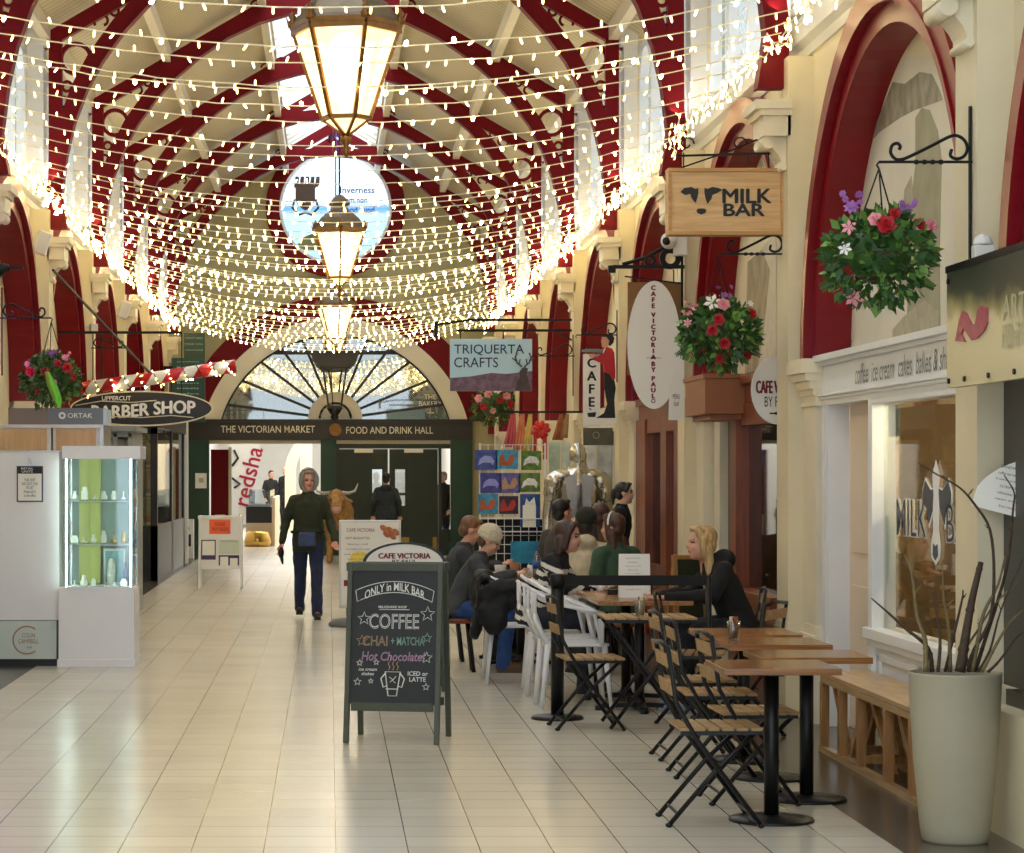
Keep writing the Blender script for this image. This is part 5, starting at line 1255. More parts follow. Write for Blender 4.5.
for q in range(9):
    m_ = MB(); s_ = random.uniform(0.05, 0.1); m_.box(-s_*0.6, s_*0.6, -0.04, 0.04, 0, s_*random.uniform(0.8, 2.0)); m_.box(-s_*0.4, s_*0.4, -0.045, -0.04, s_*0.2, s_*0.6, 1)
    lv = q // 3
    o = small('boxed_product', 'small colourful packet in the black kiosk window, %s row' % ('bottom', 'middle', 'upper')[lv], 'packet', m_, [mat('packet_%d' % q, random.choice([(190, 90, 90), (90, 140, 180), (210, 180, 160), (120, 60, 60)]), 0.5), M['paper']], (x0+0.14+(q % 3)*0.12, Yb+0.3, pz(526)+0.002+lv*0.42), 'packets in the black kiosk window, %s row' % ('bottom', 'middle', 'upper')[lv])
for z in (pz(526)+0.41, pz(526)+0.83):
    m_ = MB(); m_.box(x0+0.09, XF-0.1, Yb+0.15, Yb+0.45, z-0.012, z); tag(m_.build('kiosk_shelf', M['white']), ('lower' if z < 1.6 else 'upper')+' white shelf in the black kiosk window', 'shelf')
text('OPEN', 0.3, 0.12, t, (x0+0.28, Yb-0.002+0.03, zt-0.2), FACE, mat('faint_window_letters', (60, 66, 64), 0.5))

# barber oval sign
Yb = 29.5; k_ = Yb/F
c = at(141.5, 408.5, Yb)
t = thing('barber_shop_sign', 'black oval sign with cream rim reading UPPERCUT BARBER SHOP', 'sign', c)
b = MB(); b.prism(arc(0, 0, 71*k_, 0, 2*PI, 56, 17.3*k_)[:-1], 'y', 0.0, 0.12); b.build('board', M['blackp'], t)
b = MB(); b.strip(arc(0, 0, 71.5*k_, 0, 2*PI, 56, 17.8*k_), arc(0, 0, 70*k_, 0, 2*PI, 56, 16.3*k_), -0.012, 0.0, 'y', closed=False)
b.tube([(-66*k_, -0.01, 3*k_), (-40*k_, -0.01, 7.5*k_), (-10*k_, -0.01, 6*k_), (15*k_, -0.01, 8*k_)], 0.006, 5); b.tube([(-30*k_, -0.01, -8*k_), (0, -0.01, -9*k_), (30*k_, -0.01, -7*k_), (52*k_, -0.01, -9*k_)], 0.006, 5); b.build('cream_rim', M['letter_c'], t)
text('UPPERCUT', 29*k_, 4.4*k_, t, (-25*k_, -0.005, 10.3*k_), FACE, M['letter_w'], bold=0.01)
text('BARBER SHOP', 103*k_, 12.5*k_, t, (2*k_, -0.005, -1*k_), FACE, M['letter_w'], fat=0.008, curve=lambda u: 0.03*math.sin(u*2.2))
b = MB()
for x in (-40*k_, 40*k_): b.bar((x, 0.06, 14*k_), (x, 0.06, 0.9), 0.014)
b.bar((-40*k_, 0.06, 0.9), (-1.0, 0.06, 0.9), 0.03); b.bar((40*k_, 0.06, 0.9), (-40*k_, 0.06, 0.9), 0.03); b.build('hanging_rod', M['iron'], t)
# striped pole with fairy lights
A_, B_ = at(80, 389, 28.6), at(236, 366, 28.6)
def stripe_mat():
    m, nt, b = new_mat('red_white_spiral'); N = nt.nodes; L = nt.links
    tc = N.new('ShaderNodeTexCoord'); sp = N.new('ShaderNodeSeparateXYZ'); L.new(tc.outputs['Object'], sp.inputs[0])
    at2 = N.new('ShaderNodeMath'); at2.operation = 'ARCTAN2'; L.new(sp.outputs[1], at2.inputs[0]); L.new(sp.outputs[0], at2.inputs[1])
    md = N.new('ShaderNodeMath'); md.operation = 'MULTIPLY_ADD'; L.new(sp.outputs[2], md.inputs[0]); md.inputs[1].default_value = 1/0.36; 
    dv = N.new('ShaderNodeMath'); dv.operation = 'DIVIDE'; L.new(at2.outputs[0], dv.inputs[0]); dv.inputs[1].default_value = 2*PI; L.new(dv.outputs[0], md.inputs[2])
    fr = N.new('ShaderNodeMath'); fr.operation = 'FRACT'; L.new(md.outputs[0], fr.inputs[0])
    gt = N.new('ShaderNodeMath'); gt.operation = 'GREATER_THAN'; L.new(fr.outputs[0], gt.inputs[0]); gt.inputs[1].default_value = 0.5
    mx = N.new('ShaderNodeMix'); mx.data_type = 'RGBA'; L.new(gt.outputs[0], mx.inputs[0]); mx.inputs[6].default_value = (*lin((228, 226, 220)), 1); mx.inputs[7].default_value = (*lin((196, 18, 26)), 1)
    L.new(mx.outputs[2], b.inputs['Base Color']); b.inputs['Roughness'].default_value = 0.35
    return m
d = B_-A_
t = thing('barber_pole', 'long red and white striped pole wound with fairy lights above the barber sign', 'barber pole', A_)
b = MB(); L_ = d.length; b.lathe([(0.0, 0), (0.075, 0.002), (0.075, L_-0.002), (0, L_)], n=20); po = b.build('pole', stripe_mat(), t)
po.rotation_mode = 'QUATERNION'; po.rotation_quaternion = Vector((0, 0, 1)).rotation_difference(d.normalized())
b = MB(); up = Vector((0, 0, 1)); dn = d.normalized(); sd = dn.cross(Vector((0, 1, 0))).normalized()
pts = [dn*(L_*i/90)+(sd*math.cos(i*0.75)+Vector((0, -1, 0))*math.sin(i*0.75))*0.083 for i in range(91)]
b.tube(pts, 0.005, 4, sm=False); b.build('cable', M['iron'], t)
for i in range(0, 91, 1):
    if i % 1 == 0 and random.random() < 0.75:
        o = bpy.data.objects.new('bulb', BH if random.random() < 0.3 else BL); C.objects.link(o); o.parent = t; o.location = pts[i]+Vector((0, 0, 0.0)); o.rotation_euler = (random.gauss(0, 1), random.gauss(0, 1), 0)
# stay cable from the wall to the barber sign
a, b_ = at(53, 270, 24.6), at(150, 373, 28.6)
m_ = MB(); m_.bar(a, b_, 0.02); o = m_.build('stay_rod', M['iron']); tag(o, 'long thin dark stay rod running down from the left wall to the striped pole', 'rod')

# left wall boxes
def wallbox(px_, py_, Y, w, h, ang, label, name='wall_speaker', cat='speaker'):
    t = thing(name, label, cat, at(px_, py_, Y), 0)
    b = MB(); b.box(-w/2, w/2, -0.06, 0.06, -h/2, h/2); o = b.build('case', M['speaker'], t, bevel=0.012); o.rotation_euler = (0, ang, 0.3)
    b = MB(); b.box(-w*0.42, w*0.42, -0.068, -0.06, -h*0.44, h*0.44); g_ = b.build('grille', mat('grille_'+name, (206, 204, 198), 0.6), t); g_.rotation_euler = (0, ang, 0.3)
    b = MB(); b.bar((-0.02, 0, 0.0), (-0.14, 0.05, 0.02), 0.02); b.build('mount', M['speaker'], t)
wallbox(42, 243, 25.2, 0.14, 0.23, 0.35, 'white slanted speaker on the left wall, nearer of the two')
wallbox(124, 310, 35.0, 0.14, 0.24, 0.35, 'white slanted speaker on the left wall, farther of the two')
wallbox(93.5, 328, 30.2, 0.09, 0.10, 0.0, 'small grey junction box on a left pilaster', 'junction_box', 'junction box')
b = bracket(0.42); b.location = at(93, 348, 30.3); b.rotation_euler = (0, 0, PI); b['label'] = 'black scroll bracket on the left pilaster under the junction box'
t = thing('flood_light', 'black spotlight on a short arm at the left edge', 'spotlight', at(2, 272, 17.5))
b = MB(); b.bar((-0.35, 0, 0.0), (0.15, 0, 0.03), 0.018); b.bar((-0.35, 0, 0.05), (0.15, 0, 0.03), 0.012); b.build('arm', M['iron'], t)
b = MB(); b.tube([(-0.12, 0, -0.04), (0.0, -0.02, 0.02), (0.05, -0.02, 0.035)], [0.06, 0.045, 0.02], 12); b.build('lamp_head', M['iron'], t)

b = MB(); b.bar((-0.35, 0, 0.0), (0.1, 0, 0.0), 0.03); b.bar((0.1, 0, 0), (0.1, 0, 0.1), 0.02); po2 = b.build('wall_mount', M['iron'], bpy.data.objects['barber_pole'])
# green directory board
Yb = 44.6; k_ = Yb/F
t = thing('directory_board', 'tall dark green directory board with rows of pale lettering', 'sign board', at(188, 380, Yb))
b = MB(); b.box(-4*k_, 17*k_, 0, 0.05, 22*k_, 47*k_); b.build('upper_panel', M['green_d'], t)
b = MB(); b.box(-27*k_, -9*k_, 0.04, 0.08, 10*k_, 14*k_); b.box(-27*k_, -9*k_, 0.04, 0.08, -30*k_, -26*k_); b.box(-27*k_, -25*k_, 0.04, 0.42, -30*k_, 14*k_); b.build('mount', M['iron'], t)
b = MB(); b.box(-16*k_, 17*k_, -0.05, 0.05, -42*k_, 22*k_); b.build('panel', mat('bottle_green_board', (20, 66, 58), 0.4), t)
lines = ['MARKET HALL', 'FOOD HALL', 'ARCADE', 'jewellers', 'gifts and cards', 'barbers', 'clothing', 'flowers', 'sweets', 'cafes', 'shoes', 'crafts', 'music']
for i, s_ in enumerate(lines):
    text(s_, (18 if i < 3 else 22)*k_, 1.5*k_, t, ((6 if i < 3 else 0)*k_, -0.002 if i < 3 else -0.052, (42-6*i if i < 3 else 34-5.3*i)*k_), FACE, mat('pale_green_letters_%d' % i, (176, 206, 196), 0.5))

# ================================================================ A-BOARDS AND FLOOR SIGNS
def aboard_frame(t, w, h, d, lean, mfr, panel_m, leg_z, fw=0.055):
    """front leaf leans back from y=0 (bottom) to y=lean (top); rear leaf comes forward"""
    def leaf(sgn):
        b = MB()
        y0 = 0 if sgn > 0 else d; y1 = lean if sgn > 0 else d-lean+0.02
        for x in (-w/2+fw/2, w/2-fw/2): b.bar((x, y0, 0), (x, y1, h), fw, 0.03, up=(1, 0, 0))
        yy = lambda z: y0+(y1-y0)*z/h
        b.bar((-w/2+fw, yy(leg_z+fw/2), leg_z+fw/2), (w/2-fw, yy(leg_z+fw/2), leg_z+fw/2), 0.03, fw)
        b.bar((-w/2, yy(h-fw/2), h-fw/2), (w/2, yy(h-fw/2), h-fw/2), 0.03, fw)
        return b, yy
    b, yy = leaf(1); b.build('front_frame', mfr, t, bevel=0.003)
    b2, _ = leaf(-1); b2.build('rear_frame', mfr, t, bevel=0.003)
    p = MB(); z0, z1 = leg_z+fw*0.8, h-fw*0.8
    p.add([(-w/2+fw*.8, yy(z0)-.004, z0), (w/2-fw*.8, yy(z0)-.004, z0), (w/2-fw*.8, yy(z1)-.004, z1), (-w/2+fw*.8, yy(z1)-.004, z1),
           (-w/2+fw*.8, yy(z0)+.008, z0), (w/2-fw*.8, yy(z0)+.008, z0), (w/2-fw*.8, yy(z1)+.008, z1), (-w/2+fw*.8, yy(z1)+.008, z1)],
          [(0,1,2,3),(7,6,5,4),(0,4,5,1),(1,5,6,2),(2,6,7,3),(3,7,4,0)])
    p.build('panel', panel_m, t)
    ang = math.atan2(lean, h)
    return lambda u, z, off=0.008: Vector((u, yy(z)-off, z)), (PI/2-ang, 0, 0)

chalkm = mat('slate_chalkboard', (34, 36, 36), 0.55, var=0.35, scale=5)
t = thing('chalkboard_sign', 'green-grey framed chalkboard A-board advertising coffee, standing in the aisle', 'A-board', (0.365, 14.70, 0), -0.19)
P_, R_ = aboard_frame(t, 0.59, 1.06, 0.50, 0.17, mat('grey_green_frame', (70, 74, 58), 0.45, var=0.12), chalkm, 0.19, 0.05)
chalk = mat('white_chalk', (226, 226, 220), 0.8); chg = mat('green_chalk', (150, 190, 170), 0.8); chp = mat('pink_chalk', (206, 160, 190), 0.8); cho = mat('tan_chalk', (190, 160, 120), 0.8)
def ch(body, w, h, u, z, m=chalk, curve=None, shear=0.0, hollow=True):
    text(body, w, h, t, P_(u, z, 0.007), R_, m, 'chalk_lettering', curve=curve, shear=shear, bold=0.012)
    if hollow: text(body, w*0.985, h*0.93, t, P_(u, z, 0.009), R_, chalkm, 'chalk_lettering', curve=curve, shear=shear, bold=-0.028)
ch('ONLY in MILK BAR', 0.36, 0.05, 0.0, 0.895, curve=lambda u: 0.055*(1-u*u)-0.03, hollow=False)
ch('MILKSHAKE SHOP', 0.17, 0.014, -0.01, 0.80, hollow=False)
ch('COFFEE', 0.30, 0.09, 0.0, 0.715)
ch('CHAI', 0.15, 0.06, -0.11, 0.60, cho); ch('+ MATCHA', 0.20, 0.05, 0.085, 0.60, chg)
ch('Hot Chocolate!', 0.38, 0.055, 0.0, 0.51, chp, shear=0.2)
ch('ice cream\nshakes', 0.11, 0.045, -0.15, 0.42, hollow=False, shear=0.2); ch('ICED or\nLATTE', 0.12, 0.06, 0.15, 0.395, hollow=False)
def stroke(pts, m=chalk, r=0.0025, closed=False):
    b = MB(); b.tube([P_(u, z, 0.007) for u, z in pts], r, 5, closed=closed); b.build('chalk_drawing', m, t)
def star(u, z, r, m=chalk):
    stroke([(u+(r if q % 2 == 0 else r*0.42)*math.cos(PI/2+q*PI/5), z+(r if q % 2 == 0 else r*0.42)*math.sin(PI/2+q*PI/5)) for q in range(10)], m, closed=True)
for (u, z, r, m) in ((-0.18, 0.73, 0.04, chalk), (0.20, 0.76, 0.045, chalk), (-0.19, 0.60, 0.035, cho), (0.20, 0.62, 0.03, chg), (0.20, 0.505, 0.035, chalk), (-0.20, 0.47, 0.02, chalk), (-0.10, 0.475, 0.018, chalk), (-0.21, 0.36, 0.024, chalk), (-0.13, 0.365, 0.016, chalk), (0.20, 0.335, 0.022, chalk)): star(u, z, r, m)
# banner outline
stroke([(-0.235+0.47*i/16, 0.925+0.055*(1-(2*i/16-1)**2)-0.03) for i in range(17)]+[(0.225, 0.83)]+[(0.225-0.45*i/16, 0.83+0.055*(1-(2*i/16-1)**2)) for i in range(17)], closed=True)
stroke([(-0.09, 0.785), (0.09, 0.785)])
# cup
stroke([(-0.045, 0.42), (0.045, 0.42), (0.025, 0.28), (-0.025, 0.28)], closed=True, r=0.004); stroke([(-0.04, 0.32), (0.03, 0.32)], r=0.003); stroke([(-0.045, 0.41), (-0.07, 0.38), (-0.055, 0.33), (-0.03, 0.34)], r=0.004); stroke([(0.045, 0.41), (0.07, 0.38), (0.055, 0.33), (0.03, 0.34)], r=0.004)
stroke([(-0.02, 0.39), (0.0, 0.375), (-0.015, 0.36)]); stroke([(0.02, 0.395), (0.0, 0.37), (0.018, 0.355)])
for u in (-0.025, 0.0, 0.025): stroke([(u, 0.43), (u+0.008, 0.45), (u-0.004, 0.465), (u+0.004, 0.48)], cho)

# second A-board with white arched head
Yb = 18.2; k_ = Yb/F
t = thing('arched_board_sign', 'black A-board with a white arched head reading CAFE VICTORIA, behind the chalkboard', 'A-board', (at(405, 0, Yb).x, Yb, 0))
P2, R2 = aboard_frame(t, 84*k_, 0.93, 0.5, 0.15, M['blackp'], chalkm, 0.15, 0.045)
b = MB(); w2 = 39*k_; zc = 1.06
A = [(w2*math.cos(PI*i/24), 0.145*math.sin(PI*i/24)) for i in range(25)]
hd = MB(); hd.prism([(a, c_) for a, c_ in A], 'y', -0.012, 0.012); ho = hd.build('arched_head', M['paper'], t); ho.location = (0, 0.145, 0.925)
hd = MB(); hd.strip([(a*1.09, c_*1.1) for a, c_ in A], A, -0.015, 0.015, 'y'); h2 = hd.build('head_rim', M['blackp'], t); h2.location = (0, 0.145, 0.925)
text('CAFE VICTORIA', 52*k_, 5.2*k_, t, (0, 0.130, 0.985), FACE, M['letter_r'], fat=0.003); text('BY PAUL', 25*k_, 3.4*k_, t, (0, 0.130, 0.945), FACE, M['letter_k'], bold=0.02)

# white menu poster on a weighted stand
Yb = 25.9; k_ = Yb/F
t = thing('menu_poster_stand', 'white framed cafe menu poster on a grey weighted base in the aisle', 'poster stand', (at(352, 0, Yb).x, Yb, 0), -0.1)
b = MB(); w, z0, z1 = 62*k_, H+(VY-608)*k_, H+(VY-520)*k_
xo = 18*k_
b.box(-w/2+xo, w/2+xo, -0.02, 0.02, z0, z1); b.build('poster_frame', mat('silver_white_frame', (214, 214, 212), 0.35), t, bevel=0.01)
b = MB(); b.box(-w/2+xo+0.025, w/2+xo-0.025, -0.024, -0.02, z0+0.03, z1-0.025); b.build('poster', M['paper'], t)
b = MB(); b.cyl((-4*k_, 0.0, 0.05), (-4*k_, 0, z0+0.02), 0.02, n=10); b.build('pole', M['black'], t)
b = MB(); b.lathe([(0.24, 0), (0.25, 0.03), (0.2, 0.075), (0.08, 0.10), (0.0, 0.10)], (0, 0, 0), n=24, sy=0.8); b.build('weighted_base', mat('grey_base', (110, 114, 116), 0.4), t)
text('CAFE VICTORIA', 28*k_, 3.4*k_, t, (xo-9*k_, -0.026, z1-10*k_), FACE, M['letter_r']); text('HOT BAGUETTES', 24*k_, 2.2*k_, t, (xo-12*k_, -0.026, z1-18*k_), FACE, M['letter_k'])
for i in range(5): text(('bacon roll', 'sausage and egg', 'tuna melt cheese', 'ham salad', 'soup of the day')[i], (20+4*(i % 3))*k_, 1.8*k_, t, (xo-12*k_, -0.026, z1-(24+5*i)*k_), FACE, mat('grey_print_%d' % i, (110, 110, 112), 0.5))
b = MB()
for q in range(5): b.ell((xo+(14+q*3)*k_, -0.026, z1-(8+(q % 2)*5+q)*k_), (0.045, 0.003, 0.03), 10, 6, T=Matrix.Rotation(0.7, 4, 'Y'))
b.build('food_picture', mat('hot_dog_print', (186, 110, 66), 0.5, var=0.5, scale=30), t)
b = MB(); b.prism([p for p in arc(xo-10*k_, z1-42*k_, 11*k_, 0, 2*PI, 24)][:-1], 'y', -0.028, -0.024); b.build('yellow_spot', mat('yellow_print', (240, 214, 90), 0.5), t)
b = MB(); b.box(xo-26*k_, xo-19*k_, -0.028, -0.024, z1-66*k_, z1-60*k_); b.build('red_mark', M['letter_r'], t)

# white notice A-board
Yb = 34.2; k_ = Yb/F
t = thing('notice_board_sign', 'white A-board with an orange sheet and small framed notices', 'A-board', (at(220, 0, Yb).x, Yb, 0))
P3, R3 = aboard_frame(t, 45*k_, 1.0, 0.5, 0.12, M['white'], M['white'], 0.27, 0.05)
def sheet(nm, u0, u1, z0_, z1_, m, d=0.012):
    b = MB(); a = P3(u0, z0_, d); b2 = P3(u1, z0_, d); c_ = P3(u1, z1_, d); e_ = P3(u0, z1_, d)
    b.add([a, b2, c_, e_]+[v+Vector((0, 0.004, 0)) for v in (a, b2, c_, e_)], [(0,1,2,3),(7,6,5,4),(0,4,5,1),(1,5,6,2),(2,6,7,3),(3,7,4,0)]); return b.build(nm, m, t)
sheet('orange_sheet', -0.15, 0.14, 0.75, 0.95, mat('orange_paper', (250, 108, 62), 0.6)); text('PLEASE\nPAY INSIDE', 0.22, 0.12, t, P3(0, 0.85, 0.018), R3, mat('dark_red_ink', (150, 30, 24), 0.5))
sheet('notice_frame', -0.26, -0.06, 0.40, 0.67, mat('violet_edge', (70, 52, 90), 0.5)); sheet('notice_sheet', -0.245, -0.075, 0.46, 0.655, M['paper'], 0.016)
sheet('notice_frame', -0.02, 0.26, 0.48, 0.67, mat('pale_green_sheet', (206, 214, 196), 0.5)); text('Top of Market', 0.22, 0.03, t, P3(0.12, 0.65, 0.018), R3, M['letter_r'])
sheet('notice_frame', -0.02, 0.26, 0.28, 0.46, mat('violet_edge2', (66, 50, 86), 0.5)); sheet('notice_sheet', -0.0, 0.11, 0.295, 0.44, M['paper'], 0.016); sheet('notice_sheet', 0.135, 0.24, 0.295, 0.42, M['paper'], 0.016)

# low leaflet stand by the green post and notice on the post
Yb = 46.3; k_ = Yb/F
t = thing('leaflet_stand', 'low white and black leaflet stand beside the green entrance post', 'leaflet stand', (at(186, 0, Yb).x, Yb, 0))
b = MB(); b.box(-6*k_, 7.5*k_, 0, 0.25, 0, 39*k_); b.build('front', M['white'], t); b = MB(); b.box(-12*k_, -6*k_, 0.02, 0.3, 0, 39*k_); b.build('side', M['blackp'], t)
b = MB(); b.box(-1*k_, 5*k_, -0.01, 0, 12*k_, 24*k_); b.build('picture', mat('dark_picture', (40, 52, 46), 0.5), t); text('A R', 3*k_, 4*k_, t, (2*k_, -0.01, 30*k_), FACE, M['letter_k'])
b = MB(); c = at(201, 481, 47.86); b.box(c.x-0.11, c.x+0.11, 47.86, 47.88, c.z-0.14, c.z+0.15, 0); b.box(c.x-0.04, c.x+0.05, 47.85, 47.86, c.z-0.03, c.z+0.06, 1)
tag(b.build('post_notice', [M['paper'], mat('pale_grey_figure', (180, 180, 172), 0.5)]), 'white paper notice fixed to the green entrance post', 'notice')

# things seen through the open entrance
Yb = 56.0; k_ = Yb/F
t = thing('shop_banner', 'tall white feather banner with crimson lettering seen through the entrance', 'banner', at(250, 480, Yb))
b = MB(); b.prism([(a*k_, c_*k_) for a, c_ in [(-21, 38), (10, 38), (6, 10), (0, -20), (-4, -36), (-10, -36), (-14, -10), (-20, 10)]], 'y', 0, 0.02); b.build('flag', M['paper'], t)
x = text('redsha', 60*k_, 17*k_, t, (-2*k_, -0.01, 4*k_), (PI/2, -1.33, 0), mat('crimson_letters', (170, 20, 60), 0.5), bold=0.01)
b = MB(); b.tube([(-16*k_, -0.01, 30*k_), (-12*k_, -0.01, 22*k_), (-18*k_, -0.01, 14*k_)], 0.03, 6); b.tube([(-18*k_, -0.01, 2*k_), (-10*k_, -0.01, -4*k_), (-16*k_, -0.01, -8*k_)], 0.03, 6); b.build('bird_marks', M['letter_k'], t)
b = MB(); b.cyl((-10*k_, 0.02, -60*k_), (-10*k_, 0.02, -34*k_), 0.02, n=8); b.build('pole', M['black'], t)
Yb = 54.0; k_ = Yb/F
t = thing('market_counter', 'food counter with glass top and golden lower lamp seen through the entrance', 'counter', (at(258, 0, Yb).x, Yb, 0))
b = MB(); b.box(-12*k_, 15*k_, 0, 5.0, 0.0, 0.5, 0); b.box(-12*k_, 15*k_, 0, 5, 0.5, 0.85, 1); b.box(14*k_, 17*k_, -0.1, 5, 0, 1.05, 0); b.build('body', [mat('whitewood_counter', (214, 196, 164), 0.5), M['blackp']], t)
b = MB(); b.box(-9*k_, 12*k_, 0.05, 4.5, 0.85, 1.2); b.build('glass_top', M['glass'], t)
b = MB(); b.lathe([(0.26, 0), (0.3, 0.1), (0.24, 0.3), (0.2, 0.33)], (0, -0.35, 0.0), n=18); b.build('brass_bowl', mat('brass_bowl', (206, 164, 84), 0.25, 0.8), t)
t = thing('red_door_leaf', 'dark red glazed door leaf folded back inside the entrance', 'door', (at(220, 0, 50).x, 50, 0), 0.15)
b = MB(); b.box(-0.18, 0.2, 0, 0.05, 0.0, 2.05); b.build('panel', M['red_deep'], t); b = MB(); b.box(0.17, 0.23, -0.02, 0.06, 0, 2.1); b.build('edge', M['cream_trim'], t); b = MB(); b.box(-0.1, 0.1, -0.02, 0.0, 0.35, 0.75); b.build('lit_panel', mat('pale_gold_panel', (220, 200, 140), 0.5), t)

# violet coloured wall light on the left arch
t = thing('coloured_wall_light', 'small violet wall light under the nearest left arch', 'wall light', (-2.98, 20.75, 2.55))
b = MB(); b.box(-0.08, 0.04, -0.04, 0.04, -0.03, 0.05); b.build('fitting', M['black'], t); b = MB(); b.ell((0, 0, 0.07), (0.03, 0.03, 0.03), 10, 6); b.build('lamp', emis('violet_lamp', (230, 90, 255), 3.0, False), t)
point('violet_light', (-2.86, 20.75, 2.72), 2.5, (0.85, 0.25, 1.0), 0.04)
# ================================================================ CAFE FURNITURE
def cafe_table(X0, X1, Y0, Y1, label, grp=None, z=0.72, base='disc', pole=None, top=M['tabletop']):
    cx, cy = (X0+X1)/2, (Y0+Y1)/2
    if pole: cx, cy = pole
    t = thing('cafe_table', label, 'table', (cx, cy, 0), 0, grp)
    b = MB(); b.box(X0-cx, X1-cx, Y0-cy, Y1-cy, z-0.03, z); b.build('tabletop', top, t, bevel=0.003)
    b = MB(); b.cyl((0, 0, 0.02), (0, 0, z-0.04), 0.034, n=20); b.build('pole', M['black'], t)
    b = MB(); b.box(-0.16, 0.16, -0.03, 0.03, z-0.045, z-0.03); b.box(-0.03, 0.03, -0.16, 0.16, z-0.045, z-0.03); b.build('top_bracket', M['black'], t)
    b = MB()
    if base == 'disc': b.lathe([(0.195, 0), (0.195, 0.008), (0.188, 0.016), (0.05, 0.022), (0.034, 0.03), (0, 0.03)], n=36)
    else:
        for a in range(4):
            c, s_ = math.cos(a*PI/2), math.sin(a*PI/2)
            b.bar((0, 0, 0.04), (c*0.27, s_*0.27, 0.028), 0.05, 0.03); b.cyl((c*0.27, s_*0.27, 0), (c*0.27, s_*0.27, 0.03), 0.028, n=12)
        b.cyl((0, 0, 0.02), (0, 0, 0.09), 0.055, 0.036, n=16)
    b.build('base', M['black'], t)
    return t
cafe_table(1.765, 2.295, 11.18, 11.73, 'square oak cafe table with black disc base, the one nearest the planter', pole=(2.03, 11.47))
cafe_table(2.05, 2.58, 11.85, 12.38, 'square oak cafe table second from the planter, set nearer the bench', pole=(2.33, 12.2))
cafe_table(2.04, 2.565, 12.72, 13.3, 'square oak cafe table third from the planter holding a jar', pole=(2.30, 13.05))
cafe_table(2.025, 2.56, 13.5, 14.1, 'square oak cafe table farthest from the planter in the front row', pole=(2.3, 13.85))

def folding_chair(label, loc, rz, grp=None):
    """local +X is the way the sitter faces"""
    t = thing('folding_chair', label, 'chair', loc, rz, grp)
    b = MB()
    for y in (-0.20, 0.20):      # long frame: front foot to top of the back
        b.tube([(0.19, y, 0.012), (-0.10, y, 0.40), (-0.19, y, 0.56), (-0.23, y, 0.82)], 0.011, 8); b.ell((0.19, y, 0.012), (0.015, 0.015, 0.012), 8, 6)
    b.bar((0.15, -0.2, 0.06), (0.15, 0.2, 0.06), 0.012); b.tube([(-0.23, -0.20, 0.81), (-0.235, 0, 0.825), (-0.23, 0.20, 0.81)], 0.011, 8)
    b.build('long_frame', M['black'], t)
    b = MB()
    for y in (-0.175, 0.175):
        b.tube([(-0.22, y, 0.012), (0.0, y, 0.27), (0.17, y, 0.43)], 0.011, 8); b.ell((-0.22, y, 0.012), (0.018, 0.014, 0.012), 8, 6)
    b.bar((-0.18, -0.175, 0.06), (-0.18, 0.175, 0.06), 0.010)
    b.build('cross_leg', M['black'], t)
    for y in (-0.185, 0.185):
        b = MB(); b.bar((-0.17, y, 0.425), (0.19, y, 0.43), 0.016, 0.02); b.build('seat_rail', M['black'], t)
    for i in range(6):
        x = -0.15+i*0.064
        b = MB(); b.box(x-0.026, x+0.026, -0.205, 0.205, 0.437, 0.452); b.build('seat_slat', M['slat'], t, bevel=0.003)
    for i, (x, z) in enumerate(((-0.205, 0.625), (-0.222, 0.75))):
        b = MB(); b.add([(x-0.006, -0.195, z-0.03), (x+0.006, -0.195, z-0.03), (x+0.006, 0.195, z-0.03), (x-0.006, 0.195, z-0.03), (x-0.016, -0.195, z+0.03), (x-0.004, -0.195, z+0.03), (x-0.004, 0.195, z+0.03), (x-0.016, 0.195, z+0.03)], [(0,3,2,1),(4,5,6,7),(0,1,5,4),(1,2,6,5),(2,3,7,6),(3,0,4,7)])
        b.build('back_slat', M['slat'], t)
    return t
fc = folding_chair('folding slatted bistro chair pulled up to the table nearest the planter', (1.75, 11.42, 0), 0.0)
def place_fc(label, loc, rz, grp=None):
    o = copy_tree(fc, None, label); o.location = loc; o.rotation_euler = (0, 0, rz)
    return o
place_fc('folding slatted chair tucked at the second table from the planter', (2.05, 12.15, 0), 0.03)
place_fc('folding slatted chair tucked at the third table from the planter', (2.03, 13.17, 0), -0.02)
place_fc('folding slatted chair tucked at the fourth table from the planter', (2.05, 13.98, 0), 0.02)
place_fc('folding slatted chair with its back to the brown shopfront', (2.47, 15.05, 0), PI-0.5)
place_fc('folding slatted chair under the blonde woman in the black coat', (2.68, 16.75, 0), PI-0.1)
place_fc('folding slatted chair standing beside the black barrier post', (1.62, 15.62, 0), 0.06)
place_fc('folding slatted chair turned to the wall beneath the small slatted table', (2.33, 16.0, 0), -0.2)

# small slatted folding table
t = thing('slatted_table', 'small slatted folding table on crossed black legs behind the front row', 'table', (1.99, 15.7, 0))
b = MB()
for y in (-0.24, 0.24):
    b.tube([(-0.25, y, 0.012), (0.25, y, 0.67)], 0.012, 8); b.tube([(0.25, y*0.9, 0.012), (-0.25, y*0.9, 0.67)], 0.012, 8)
b.bar((-0.22, -0.24, 0.06), (-0.22, 0.24, 0.06), 0.012); b.bar((0.22, -0.22, 0.06), (0.22, 0.22, 0.06), 0.012); b.build('leg_frame', M['black'], t)
b = MB(); b.box(-0.28, 0.28, -0.25, -0.23, 0.665, 0.685); b.box(-0.28, 0.28, 0.23, 0.25, 0.665, 0.685); b.build('rim', M['black'], t)
for i in range(8):
    b = MB(); x = -0.255+i*0.073; b.box(x-0.03, x+0.03, -0.26, 0.26, 0.686, 0.70); b.build('slat', M['slat'], t, bevel=0.003)

